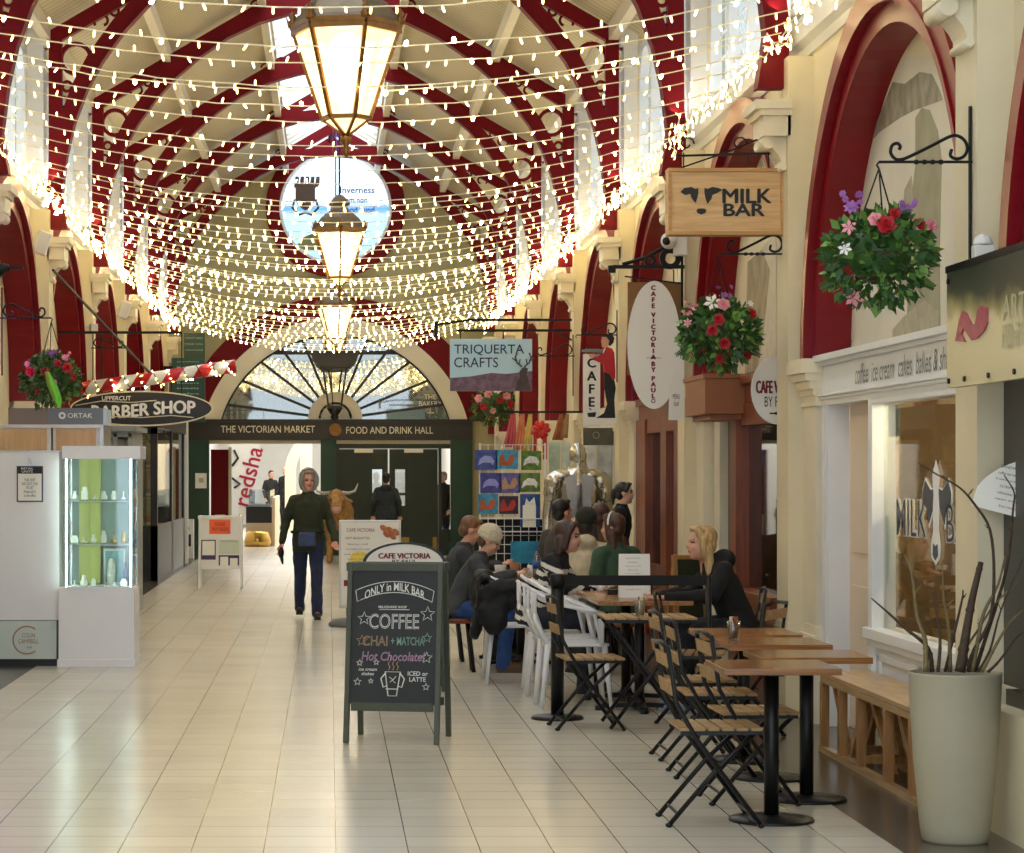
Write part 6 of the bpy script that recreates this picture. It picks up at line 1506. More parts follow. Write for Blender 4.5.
# barrier post with ribbon
t = thing('barrier_post', 'black barrier post on a disc base with a black ribbon across the cafe seating', 'barrier', (1.48, 16.2, 0))
b = MB(); b.lathe([(0.17, 0), (0.17, 0.012), (0.16, 0.022), (0.045, 0.03), (0, 0.03)], n=32); b.build('base', M['black'], t)
b = MB(); b.cyl((0, 0, 0.02), (0, 0, 0.9), 0.042, n=20); b.lathe([(0.05, 0.86), (0.05, 0.93), (0.04, 0.94), (0, 0.94)], n=20); b.build('post', M['black'], t)
b = MB(); b.box(0.04, 0.96, -0.006, 0.006, 0.865, 0.93); b.box(0.04, 0.06, -0.02, 0.02, 0.86, 0.935); b.build('ribbon', mat('black_webbing', (20, 19, 17), 0.8), t)
t2 = thing('barrier_post', 'second black barrier post standing by the dark-coated woman', 'barrier', (2.46, 16.2, 0))
b = MB(); b.lathe([(0.12, 0), (0.12, 0.012), (0.11, 0.022), (0.03, 0.03), (0, 0.03)], n=32); b.build('base', M['black'], t2)
b = MB(); b.cyl((0, 0, 0.02), (0, 0, 0.93), 0.02, n=16); b.build('post', M['black'], t2)

# long cafe tables beyond
M['tabletop2'] = wood('amber_plank_tabletop', (138, 90, 46), (178, 128, 74), 0.22, 'Y', 3, 12)
cafe_table(1.77, 2.40, 16.45, 17.15, 'planked wooden cafe table carrying the white menu card', None, 0.75, 'cross', top=M['tabletop2'])
cafe_table(1.77, 2.40, 17.2, 17.9, 'planked wooden cafe table behind the one with the menu card', None, 0.75, 'cross', top=M['tabletop2'])
cafe_table(1.22, 1.95, 20.3, 21.0, 'wooden cafe table with cups in front of the two men', None, 0.75, 'cross', top=M['tabletop2'])
cafe_table(1.22, 1.95, 21.1, 21.8, 'wooden cafe table beyond the cups, beside the card rack', None, 0.75, 'cross', top=M['tabletop2'])

def glass_pot(label, loc):
    t = thing('sugar_glass', label, 'glass', loc)
    b = MB(); b.lathe([(0.026, 0), (0.036, 0.10), (0.034, 0.10), (0.024, 0.006), (0, 0.006)], n=20); b.build('tumbler', M['glass'], t)
    random.seed(int(loc[1]*10))
    for q in range(6):
        a = q*1.05; b = MB(); b.add([(-0.012, -0.002, 0), (0.012, -0.002, 0), (0.012, 0.002, 0), (-0.012, 0.002, 0), (-0.012, -0.002, 0.11), (0.012, -0.002, 0.11), (0.012, 0.002, 0.11), (-0.012, 0.002, 0.11)], [(0,3,2,1),(4,5,6,7),(0,1,5,4),(1,2,6,5),(2,3,7,6),(3,0,4,7)])
        o = b.build('sugar_sachet', [mat('sachet_%d_%d' % (int(loc[1]), q), random.choice([(236, 226, 200), (150, 70, 40), (226, 200, 150)]), 0.6)], t); o.location = (0.011*math.cos(a), 0.011*math.sin(a), 0.012); o.rotation_euler = (random.uniform(-0.15, 0.15), random.uniform(-0.15, 0.15), a)
    return t
glass_pot('glass of sugar sachets on the third oak table from the planter', (2.12, 13.1, 0.72))
glass_pot('glass of sugar sachets on the small slatted table', (1.94, 15.6, 0.70))
t = thing('menu_card', 'upright folded white menu card on the planked table', 'menu', (2.07, 16.95, 0.75))
b = MB(); b.add([(-0.105, -0.05, 0), (0.105, -0.05, 0), (0.105, 0, 0.295), (-0.105, 0, 0.295), (-0.105, 0.05, 0), (0.105, 0.05, 0), (0.105, 0.004, 0.295), (-0.105, 0.004, 0.295)], [(0,1,2,3),(5,4,7,6),(3,2,6,7),(0,3,7,4),(1,5,6,2)]); b.build('card', M['paper'], t)
for i in range(9): text(('CAFE VICTORIA', 'breakfast', 'bacon roll', 'full scottish', 'porridge', 'lunches', 'soup and roll', 'panini', 'cakes')[i], 0.10-(0.03 if i % 2 else 0), 0.009, t, (-0.01, -0.0515+0.17*(0.265-0.026*i), 0.265-0.026*i), (PI/2-0.168, 0, 0), mat('menu_print_%d' % i, (150, 140, 128), 0.6))

# moulded white armchair with looping back
M['whiteplastic'] = mat('white_moulded_plastic', (232, 232, 234), 0.35)
def white_chair(label, loc, rz):
    t = thing('white_armchair', label, 'chair', loc, rz)
    def seatpt(u, v): return (u, v, 0.45-0.015*(1-(abs(v)/0.24)**2)*1.0-0.01*(-u))
    b = MB(); n = 10; top = []; g = [[seatpt(-0.21+0.43*i/n, (-0.22+0.44*j/n)*(0.88+0.12*i/n)) for j in range(n+1)] for i in range(n+1)]
    vs = [p for r in g for p in r]; vs2 = [(p[0], p[1], p[2]-0.02) for p in vs]; N = (n+1)
    fs = [(i*N+j, (i+1)*N+j, (i+1)*N+j+1, i*N+j+1) for i in range(n) for j in range(n)]; fs2 = [tuple(k+len(vs) for k in f[::-1]) for f in fs]
    side_ = []
    per = [j for j in range(N)]+[i*N+n for i in range(1, N)]+[n*N+j for j in range(n-1, -1, -1)]+[i*N for i in range(n-1, 0, -1)]
    for q in range(len(per)): a, c = per[q], per[(q+1) % len(per)]; side_.append((a, c, c+len(vs), a+len(vs)))
    b.add(vs+vs2, fs+fs2+side_, 0, True); b.build('seat', M['whiteplastic'], t)
    for sx_ in (-1, 1):
        for sy_ in (-1, 1):
            b = MB(); b.tube([(sx_*0.19, sy_*0.20, 0.44), (sx_*0.235, sy_*0.235, 0.0)], [0.022, 0.012], 10); b.build('leg', M['whiteplastic'], t)
    def loop(nm, h, dip, wid, tilt):
        pts = []
        for i in range(25):
            a = -PI*0.5-PI*0.0; u = i/24; ang = PI*(u-0.5)*1.0
            x = -0.23*math.cos(ang)*1.0+0.17*(abs(2*u-1)**2.5)+0.0; y = wid*math.sin(ang)
            z = h-dip*(abs(2*u-1)**1.6); pts.append((x-tilt, y, z))
        b = MB(); b.tube([(0.17, -wid*0.92, 0.44)]+pts+[(0.17, wid*0.92, 0.44)], 0.013, 8); b.build(nm, M['whiteplastic'], t)
    loop('back_loop', 0.84, 0.18, 0.27, 0.02); loop('back_loop', 0.74, 0.08, 0.28, 0.0); loop('back_loop', 0.80, 0.02+0.13, 0.24, 0.05)
    b = MB(); b.tube([(-0.19, -0.17, 0.44), (-0.27, -0.12, 0.60), (-0.26, 0.0, 0.73), (-0.27, 0.12, 0.60), (-0.19, 0.17, 0.44)], 0.013, 8); b.tube([(-0.19, -0.05, 0.44), (-0.27, -0.09, 0.66), (-0.27, -0.14, 0.8)], 0.012, 8); b.tube([(-0.19, 0.05, 0.44), (-0.27, 0.09, 0.66), (-0.27, 0.14, 0.8)], 0.012, 8); b.build('back_web', M['whiteplastic'], t)
    return t
wc = white_chair('white moulded armchair with looped back nearest the barrier post', (1.66, 17.0, 0), 0.0)
for lab, loc, rz in (('white moulded armchair with looped back, next behind the one by the barrier post', (1.66, 17.62, 0), 0.03), ('white moulded armchair under the woman in the striped jumper', (1.66, 18.3, 0), -0.04),
                     ('white moulded armchair draped with the black coat', (1.42, 19.05, 0), 0.0)):
    o = copy_tree(wc, None, lab); o.location = loc; o.rotation_euler = (0, 0, rz)

# leaning dark board with wooden edge beside the shopfront
t = thing('easel_board', 'dark green board in a wooden frame leaning by the cafe doorway', 'board', (2.60, 17.95, 0), 0.25)
b = MB(); 
b.bar((-0.09, 0, 0), (-0.09, 0.10, 1.0), 0.04, 0.03, up=(1, 0, 0)); b.bar((0.14, 0, 0), (0.14, 0.10, 1.0), 0.04, 0.03, up=(1, 0, 0)); b.bar((-0.09, 0.10, 0.985), (0.14, 0.10, 0.985), 0.03, 0.03)
b.bar((0.14, 0.35, 0), (0.16, 0.12, 1.0), 0.04, 0.03, up=(1, 0, 0)); b.bar((-0.09, 0.35, 0), (-0.07, 0.12, 1.0), 0.04, 0.03, up=(1, 0, 0)); b.build('frame', M['bench_z'], t)
b = MB(); b.add([(-0.07, 0.02, 0.2), (0.12, 0.02, 0.2), (0.12, 0.095, 0.97), (-0.07, 0.095, 0.97), (-0.07, 0.03, 0.2), (0.12, 0.03, 0.2), (0.12, 0.105, 0.97), (-0.07, 0.105, 0.97)], [(0,1,2,3),(5,4,7,6),(0,3,7,4),(1,5,6,2),(3,2,6,7),(0,4,5,1)]); b.build('panel', mat('murky_green_panel', (36, 46, 30), 0.3), t)

# trestle bench under the milk bar window
t = thing('trestle_bench', 'long pine trestle bench with diagonal struts below the white-framed shop window', 'bench', (2.96, 13.0, 0))
y0, y1 = -1.3, 1.35
b = MB(); b.box(-0.15, 0.15, y0, y1, 0.435, 0.462); b.build('seat', M['bench'], t, bevel=0.004)
for x in (-0.13, 0.13):
    b = MB(); b.box(x-0.02, x+0.02, y0, y1, 0.0, 0.035); b.build('floor_rail', M['bench'], t)
    b = MB(); b.box(x-0.02, x+0.02, y0+.05, y1-.05, 0.40, 0.435); b.build('top_rail', M['bench'], t)
    for q, y in enumerate((1.28, 0.78, 0.30, -0.35, -0.9, -1.2)):
        b = MB(); b.box(x-0.022, x+0.022, y-0.03, y+0.03, 0.035, 0.40); b.build('post', M['bench_z'], t)
for (ya, yb) in ((1.22, 0.82), (0.36, 0.72), (0.24, -0.3), (-0.4, -0.85)):
    b = MB(); b.bar((0.105, ya, 0.05), (0.105, yb, 0.42), 0.03, 0.045); b.build('strut', M['bench_z'], t)
    b = MB(); b.bar((-0.085, yb, 0.05), (-0.085, ya, 0.42), 0.03, 0.045); b.build('strut', M['bench_z'], t)
for y in (0.78, 0.30, -0.9):
    b = MB(); b.box(-0.11, 0.11, y-0.02, y+0.02, 0.05, 0.09); b.build('cross_rail', M['bench_z'], t)

# planter with bare branches
t = thing('tall_planter', 'tall tapering stone-beige planter standing at the right foreground', 'planter', (2.715, 10.84, 0))
b = MB(); b.lathe([(0.135, 0), (0.142, 0.01), (0.150, 0.06), (0.178, 0.35), (0.192, 0.58), (0.198, 0.72), (0.200, 0.727), (0.199, 0.733), (0.188, 0.733), (0.186, 0.70), (0.182, 0.64), (0.0, 0.64)], n=48); b.build('pot', M['beige_pot'], t)
b = MB(); b.lathe([(0.182, 0.641), (0.12, 0.655), (0, 0.66)], n=24); b.build('soil', mat('dark_soil', (50, 38, 28), 0.9, bump=0.6, scale=40), t)
def branch(name, pts, r0, r1, m, twigs=(), par=None):
    pts = [Vector(p) for p in pts]; sp = []
    for i in range(len(pts)-1):
        p0 = pts[max(i-1, 0)]; p1 = pts[i]; p2 = pts[i+1]; p3 = pts[min(i+2, len(pts)-1)]
        for k in range(4):
            u = k/4; sp.append(0.5*((2*p1)+(p2-p0)*u+(2*p0-5*p1+4*p2-p3)*u*u+(3*p1-p0-3*p2+p3)*u**3))
    sp.append(pts[-1]); n = len(sp)
    b = MB(); b.tube(sp, [r0+(r1-r0)*i/(n-1) for i in range(n)], 8)
    for (i, d, L) in twigs:
        p = sp[min(i, n-1)]; d = Vector(d); b.tube([p, p+d*L*0.5+Vector((0.005, 0, 0.01)), p+d*L], [r1*1.1, r1*0.9, r1*0.5], 6)
        b.ell(p+d*L*0.55, (r1*1.5,)*3, 6, 4)
    for k in range(3, n, 4): b.ell(sp[k], ((r0+(r1-r0)*k/(n-1))*1.25,)*3, 6, 4)
    return b.build(name, m, par)
def bp(px_, py_, dy=0.0): 
    v = at(px_, py_, 10.84+dy); return v-Vector((2.715, 10.84, 0))
BR = [([(926, 672), (925, 640), (917, 615), (912, 575), (905, 555)], 0.016, 0.004, 'bark_l', [(6, (-0.4, 0, 0.8), 0.07), (10, (0.5, 0, 0.7), 0.06)]),
      ([(932, 672), (928, 648), (905, 628), (885, 610), (871, 598)], 0.014, 0.003, 'bark', [(8, (-0.5, 0, 0.5), 0.03)]),
      ([(950, 672), (949, 630), (944, 600), (942, 560)], 0.013, 0.004, 'bark_l', [(7, (0.7, 0, 0.6), 0.06)]),
      ([(960, 672), (965, 640), (972, 600), (981, 562)], 0.030, 0.016, 'bark', []),
      ([(968, 672), (974, 650), (990, 620), (994, 575), (990, 530), (975, 505), (960, 488), (938, 475), (918, 463)], 0.012, 0.0035, 'bark', [(16, (-0.6, 0, 0.5), 0.04), (22, (0.5, 0, 0.6), 0.05), (27, (-0.5, 0, 0.2), 0.03)]),
      ([(975, 672), (985, 640), (998, 600), (1008, 560), (1013, 510), (1014, 492), (1004, 475)], 0.012, 0.003, 'bark', [(14, (-0.4, 0, 0.8), 0.05)]),
      ([(982, 672), (996, 645), (1012, 620), (1030, 606)], 0.011, 0.004, 'bark_l', [(6, (0.2, 0, 0.9), 0.05)]),
      ([(972, 672), (978, 640), (984, 612), (998, 585), (1005, 556)], 0.014, 0.005, 'bark_l', [(9, (0.5, 0, 0.7), 0.06)]),
      ([(945, 672), (955, 630), (962, 600), (963, 590)], 0.010, 0.004, 'bark', [(8, (0.5, 0, 0.7), 0.04)]),
      ([(938, 672), (940, 640), (935, 605), (928, 588)], 0.011, 0.003, 'bark', [(7, (-0.5, 0, 0.7), 0.04), (10, (0.6, 0, 0.5), 0.03)]),
      ([(978, 672), (990, 650), (1001, 610), (1022, 560)], 0.009, 0.003, 'bark', [(8, (-0.6, 0, 0.6), 0.05)]),
      ([(970, 672), (966, 650), (978, 630), (995, 604), (1020, 580)], 0.010, 0.003, 'bark_l', [(8, (0, 0, 1), 0.05), (13, (-0.2, 0, 1), 0.04)]),
      ([(988, 672), (1000, 660), (1018, 636), (1034, 630)], 0.009, 0.003, 'bark', [])]
for i, (pp, r0, r1, mm, tw) in enumerate(BR):
    branch('branch', [bp(a, c, (i % 3-1)*0.05*(1-k/len(pp))) for k, (a, c) in enumerate(pp)], r0*0.8, r1*0.75, M[mm], tw, t)

# cups and bottle on the men's table
def cup(label, loc, r, h, m, grp=None, name='cup'):
    b = MB(); b.lathe([(r*0.7, 0), (r, h), (r*0.92, h), (r*0.65, 0.006), (0, 0.006)], n=20)
    if name == 'cup': b.tube([(r*0.8, 0, h*0.25), (r*1.5, 0, h*0.4), (r*1.45, 0, h*0.75), (r*0.95, 0, h*0.85)], r*0.12, 6)
    o = b.build(name, m); o.location = loc; tag(o, label, 'cup', grp); return o
tz = 0.75
cup('white takeaway cup on the table by the two men', (1.40, 20.42, tz), 0.05, 0.09, M['paper'], None, 'paper_cup'); cup('brown takeaway cup beside the white one', (1.52, 20.46, tz), 0.045, 0.11, mat('kraft_cup', (176, 116, 78), 0.6), None, 'paper_cup')
cup('white mug behind the brown takeaway cup', (1.68, 20.7, tz), 0.04, 0.08, M['white'])
t = thing('water_bottle', 'clear plastic water bottle with a blue label on the card rack side of the table', 'bottle', (1.70, 20.45, tz))
b = MB(); b.lathe([(0.032, 0), (0.034, 0.02), (0.034, 0.15), (0.014, 0.19), (0.014, 0.205), (0, 0.205)], n=18); b.build('bottle', glass('plastic_bottle', (0.85, 0.92, 0.98), 0.2), t)
b = MB(); b.lathe([(0.035, 0.06), (0.035, 0.12)], n=18); b.build('bottle_label', mat('blue_label', (50, 90, 160), 0.5), t); b = MB(); b.cyl((0, 0, 0.205), (0, 0, 0.22), 0.016, n=12); b.build('cap', mat('blue_cap', (40, 70, 150), 0.5), t)
b = MB(); b.lathe([(0.10, 0), (0.13, 0.015), (0.125, 0.018), (0.09, 0.006), (0, 0.006)], n=24); o = b.build('plate', M['white']); o.location = (1.33, 20.65, tz); tag(o, 'white plate on the table in front of the man in the cream beanie', 'plate')
cup('white cup on the planked table near the striped jumper', (1.93, 17.75, 0.75), 0.038, 0.07, M['white'])
cup('dark coffee mug on the planked table by the blonde woman', (2.25, 17.6, 0.75), 0.04, 0.09, mat('brown_mug', (70, 44, 30), 0.3))
b = MB(); b.box(-0.05, 0.05, -0.03, 0.03, 0, 0.035); o = b.build('phone_case', M['black']); o.location = (1.98, 17.35, 0.75); tag(o, 'small black wallet lying on the planked table', 'wallet')

# ================================================================ CARD RACK, SCARVES, ARMOUR
t = thing('card_rack', 'white wire grid rack hung with colourful animal pictures', 'display rack', (2.02, 27.6, 0))
Yr = 27.6; k_ = Yr/F
def rx(x): return (x-VX)*k_-2.02
def rz_(y): return H-(y-VY)*k_
b = MB()
xL, xR = rx(480), rx(545)
n = 8
for i in range(n+1): x = xL+(xR-xL)*i/n; b.bar((x, 0, 0.5), (x, 0, rz_(444)), 0.008)
z = 0.5
while z < rz_(443): b.bar((xL, 0, z), (xR, 0, z), 0.008); z += 0.10
for x in (xL, xR): b.bar((x, 0, 0), (x, 0, rz_(443)), 0.02); b.bar((x, -0.25, 0.015), (x, 0.25, 0.015), 0.02)
for z in (rz_(531), rz_(518)): b.box(xL, xR, -0.14, 0, z-0.01, z)
b.build('wire_grid', M['white'], t)
pics = [('blue_stag_picture', (60, 80, 160), 475, 497, 450, 470), ('squirrel_on_blue_picture', (70, 160, 200), 496, 518, 450, 469), ('green_badger_picture', (90, 130, 40), 521, 541, 451, 470),
        ('violet_cow_picture', (70, 70, 150), 480, 501, 473, 493), ('purple_hare_picture', (110, 100, 170), 500, 520, 473, 493), ('green_sheep_picture', (100, 130, 60), 519, 540, 473, 492),
        ('squirrel_picture', (60, 150, 190), 478, 498, 494, 514), ('dark_robin_picture', (50, 30, 60), 499, 518, 496, 514), ('white_cat_on_blue_picture', (40, 80, 150), 520, 540, 494, 527)]
random.seed(4)
for i, (nm, c, x0, x1, ya, yb) in enumerate(pics):
    p = thing('greeting_picture', 'small %s on the card rack' % nm.replace('_', ' ').replace(' picture', ' picture'), 'picture', (0, 0, 0))
    b = MB(); b.box(rx(x0)+2.02, rx(x1)+2.02, Yr-0.035, Yr-0.012, rz_(yb), rz_(ya)); b.build('print', mat(nm, c, 0.5, var=0.55, scale=16), p)
    cx = (rx(x0)+rx(x1))/2+2.02; cz = (rz_(ya)+rz_(yb))/2; w = 0.09
    sub = {'squirrel': (170, 84, 36), 'badger': (230, 230, 226), 'stag': (150, 160, 220), 'cow': (150, 150, 220), 'hare': (190, 150, 120), 'sheep': (240, 240, 236), 'robin': (180, 50, 40), 'cat': (240, 240, 240)}
    key = [k for k in sub if k in nm][0]
    b = MB()
    if key == 'cat': b.prism([(cx-w*0.7, rz_(yb)+0.01), (cx-w*0.7, cz+0.05), (cx-w*0.5, cz+0.14), (cx-0.01, cz+0.09), (cx+w*0.5, cz+0.15), (cx+w*0.7, cz+0.04), (cx+w*0.6, rz_(yb)+0.01)], 'y', Yr-0.04, Yr-0.035)
    elif key in ('squirrel', 'hare', 'robin'):
        b.prism([(cx-w, cz-0.07), (cx-w*1.0, cz+0.02), (cx-w*0.6, cz+0.07), (cx-w*0.3, cz), (cx-w*0.1, cz-0.03), (cx+w*0.3, cz+0.05), (cx+w*0.7, cz+0.06), (cx+w*0.9, cz), (cx+w*0.5, cz-0.06)], 'y', Yr-0.04, Yr-0.035)
    else: b.prism([(cx-w, cz-0.06), (cx-w*0.8, cz+0.01), (cx-w*0.2, cz+0.05), (cx+w*0.6, cz+0.04), (cx+w, cz-0.01), (cx+w*0.8, cz-0.06), (cx+w*0.5, cz-0.03), (cx-w*0.4, cz-0.03)], 'y', Yr-0.04, Yr-0.035)
    b.build('painted_'+key, mat('painted_'+key+str(i), sub[key], 0.5, var=0.2, scale=30), p)
b = MB(); b.box(rx(510)+2.02, rx(546)+2.02, Yr-0.12, Yr-0.09, rz_(563), rz_(541)); tag(b.build('picture_card', mat('turquoise_card', (30, 130, 170), 0.5, var=0.4, scale=8)), 'turquoise picture card low on the rack', 'picture')
b = MB(); b.box(rx(522)+2.02, rx(535)+2.02, Yr-0.12, Yr-0.10, rz_(527), rz_(505)); tag(b.build('price_card', M['paper']), 'white price card clipped to the rack under the cat picture', 'card')
b = MB(); b.box(rx(476)+2.02, rx(552)+2.02, Yr+0.32, Yr+0.7, 0, rz_(520)); tag(b.build('rack_backdrop', mat('black_backdrop', (22, 20, 22), 0.8, var=0.3)), 'added black backdrop box behind the lower half of the card rack', 'table')  # black box added so the background of the lower rack reads dark
# rail with scarves and red bow behind the rack
Yr2 = 30.0; k2 = Yr2/F
b = MB(); b.bar(((498-VX)*k2, Yr2, H+(VY-412)*k2), (3.05, Yr2, H+(VY-412)*k2), 0.025); tag(b.build('hanging_rail', M['iron']), 'thin dark rail from the pilaster over the scarves', 'rail')
for i, (x0, x1, yb, c, lab) in enumerate(((503, 515, 447, (196, 84, 92), 'rose pink'), (512, 524, 450, (216, 132, 92), 'apricot orange'), (521, 531, 452, (222, 196, 104), 'pale yellow'), (552, 562, 440, (160, 96, 62), 'rust brown'), (559, 567, 438, (176, 140, 92), 'sandy'))):
    b = MB(); w0 = (x1-x0)*k2; xc = ((x0+x1)/2-VX)*k2; zt_ = H+(VY-414)*k2; zb_ = H+(VY-yb)*k2; n = 12
    vs = []; 
    for j in range(7):
        z = zt_+(zb_-zt_)*j/6
        for q in range(n+1): u = q/n-0.5; vs.append((xc+u*w0*(0.35+0.65*j/6)-0.05*(1-j/6)*(-1), Yr2+0.02*math.sin(q*1.6)*(j/6), z))
    fs = [(j*(n+1)+q, j*(n+1)+q+1, (j+1)*(n+1)+q+1, (j+1)*(n+1)+q) for j in range(6) for q in range(n)]
    b.add(vs, fs, 0, True); o = b.build('scarf', mat('scarf_'+lab.replace(' ', '_'), c, 0.8, var=0.2)); so = o.modifiers.new('s', 'SOLIDIFY'); so.thickness = 0.01
    tag(o, lab+' scarf hanging above the card rack', 'scarf')
t = thing('ribbon_bow', 'large crinkled red bow hanging above the armour', 'bow', at(541, 430, Yr2-0.3))
for i in range(9):
    a = i*0.7; b = MB(); b.ell((0.06*math.cos(a)*(1+0.3*math.sin(i*3)), 0, 0.06*math.sin(a)), (0.06, 0.04, 0.035), 10, 6, T=Matrix.Rotation(-a, 4, 'Y')); b.build('loop', mat('red_ribbon', (206, 40, 34), 0.3), t)
b = MB(); b.box(0.02, 0.07, -0.01, 0.01, -0.35, 0); b.box(-0.09, -0.05, -0.01, 0.01, -0.3, 0); b.box(-0.005, 0.005, 0.0, 0.3, 0.0, 0.01); b.box(-0.005, 0.005, 0.29, 0.3, 0.0, 0.225); b.build('tail', mat('red_ribbon2', (190, 30, 30), 0.3), t)
# mirror / shop stock panels behind the armour
for (x0, x1, c, lab) in ((549, 560, (196, 214, 190), 'pale green patterned'), (561, 570, (214, 222, 206), 'silvery patterned'), (588, 595, (224, 224, 220), 'tall white'), (598, 612, (206, 204, 196), 'cream framed')):
    Yq = 28.4; kq = Yq/F
    b = MB(); b.box((x0-VX)*kq, (x1-VX)*kq, Yq, Yq+0.03, 0.0, H+(VY-442)*kq); o = b.build('display_panel', mat('panel_'+lab.replace(' ', '_'), c, 0.3, var=0.4, scale=6)); tag(o, lab+' display panel behind the suit of armour', 'panel')
b = MB(); c = at(598, 437, 27.5); b.box(c.x-0.16, c.x+0.17, 27.5, 27.55, c.z-0.09, c.z+0.10); o = b.build('slate_plaque', mat('grey_slate_plaque', (96, 92, 80), 0.6, var=0.3)); tag(o, 'grey carved plaque hung below the waiter sign', 'plaque'); 
pr_ = MB(); pr_.strip(arc(c.x-0.02, c.z+0.02, 0.04, 0, 2*PI, 16), arc(c.x-0.02, c.z+0.02, 0.028, 0, 2*PI, 16), 27.494, 27.5, 'y'); pr_.build('worn_ring_mark', mat('plaque_relief', (140, 136, 120), 0.5), o)
# ================================================================ FIGURES
def remesh_obj(mb, voxel, smooth=2):
    o = mb.build('tmp', M['skin'])
    m = o.modifiers.new('r', 'REMESH'); m.mode = 'VOXEL'; m.voxel_size = voxel; m.use_smooth_shade = True
    if smooth: s_ = o.modifiers.new('s', 'SMOOTH'); s_.factor = 0.5; s_.iterations = smooth
    C.objects.unlink(o)
    return evaluated_mesh(o)
def mk(me, name, mats, parent, classify=None, wrinkle=0.0, seed=0.0):
    me.name = name; me.materials.clear()
    for m in mats: me.materials.append(m)
    if wrinkle:
        nv = len(me.vertices); import numpy as np
        co = np.empty(nv*3); no_ = np.empty(nv*3); me.vertices.foreach_get('co', co); me.vertices.foreach_get('normal', no_)
        nn = np.array([(noise.noise(Vector((x*7+seed, y*7, z*7)))+0.5*noise.noise(Vector((x*16+seed, y*16, z*16)))) for x, y, z in co.reshape(-1, 3).tolist()])
        me.vertices.foreach_set('co', co+no_*np.repeat(nn, 3)*wrinkle); me.update()
    for p in me.polygons:
        p.use_smooth = True; p.material_index = classify(p.center) if classify else 0
    o = bpy.data.objects.new(name, me); C.objects.link(o); o.parent = parent; return o
def cap(mb, a, b, ra, rb, n=14):
    a = Vector(a); b = Vector(b); mb.ell(a, (ra,)*3, n, 8); mb.ell(b, (rb,)*3, n, 8); mb.tube([a, b], [ra, rb], n)
def loft(mb, rings, n=20):
    # rings: (center, rx, ry) stacked; closes ends with ellipsoids
    o = len(mb.v)
    for c, rx, ry in rings:
        for j in range(n): t = 2*PI*j/n; mb.v.append(Vector(c)+Vector((rx*math.cos(t), ry*math.sin(t), 0)))
    for i in range(len(rings)-1):
        for j in range(n): mb.f.append([o+i*n+j, o+i*n+(j+1) % n, o+(i+1)*n+(j+1) % n, o+(i+1)*n+j]); mb.m.append(0); mb.sm.append(True)
    mb.f.append([o+j for j in range(n)][::-1]); mb.m.append(0); mb.sm.append(True)
    mb.f.append([o+(len(rings)-1)*n+j for j in range(n)]); mb.m.append(0); mb.sm.append(True)

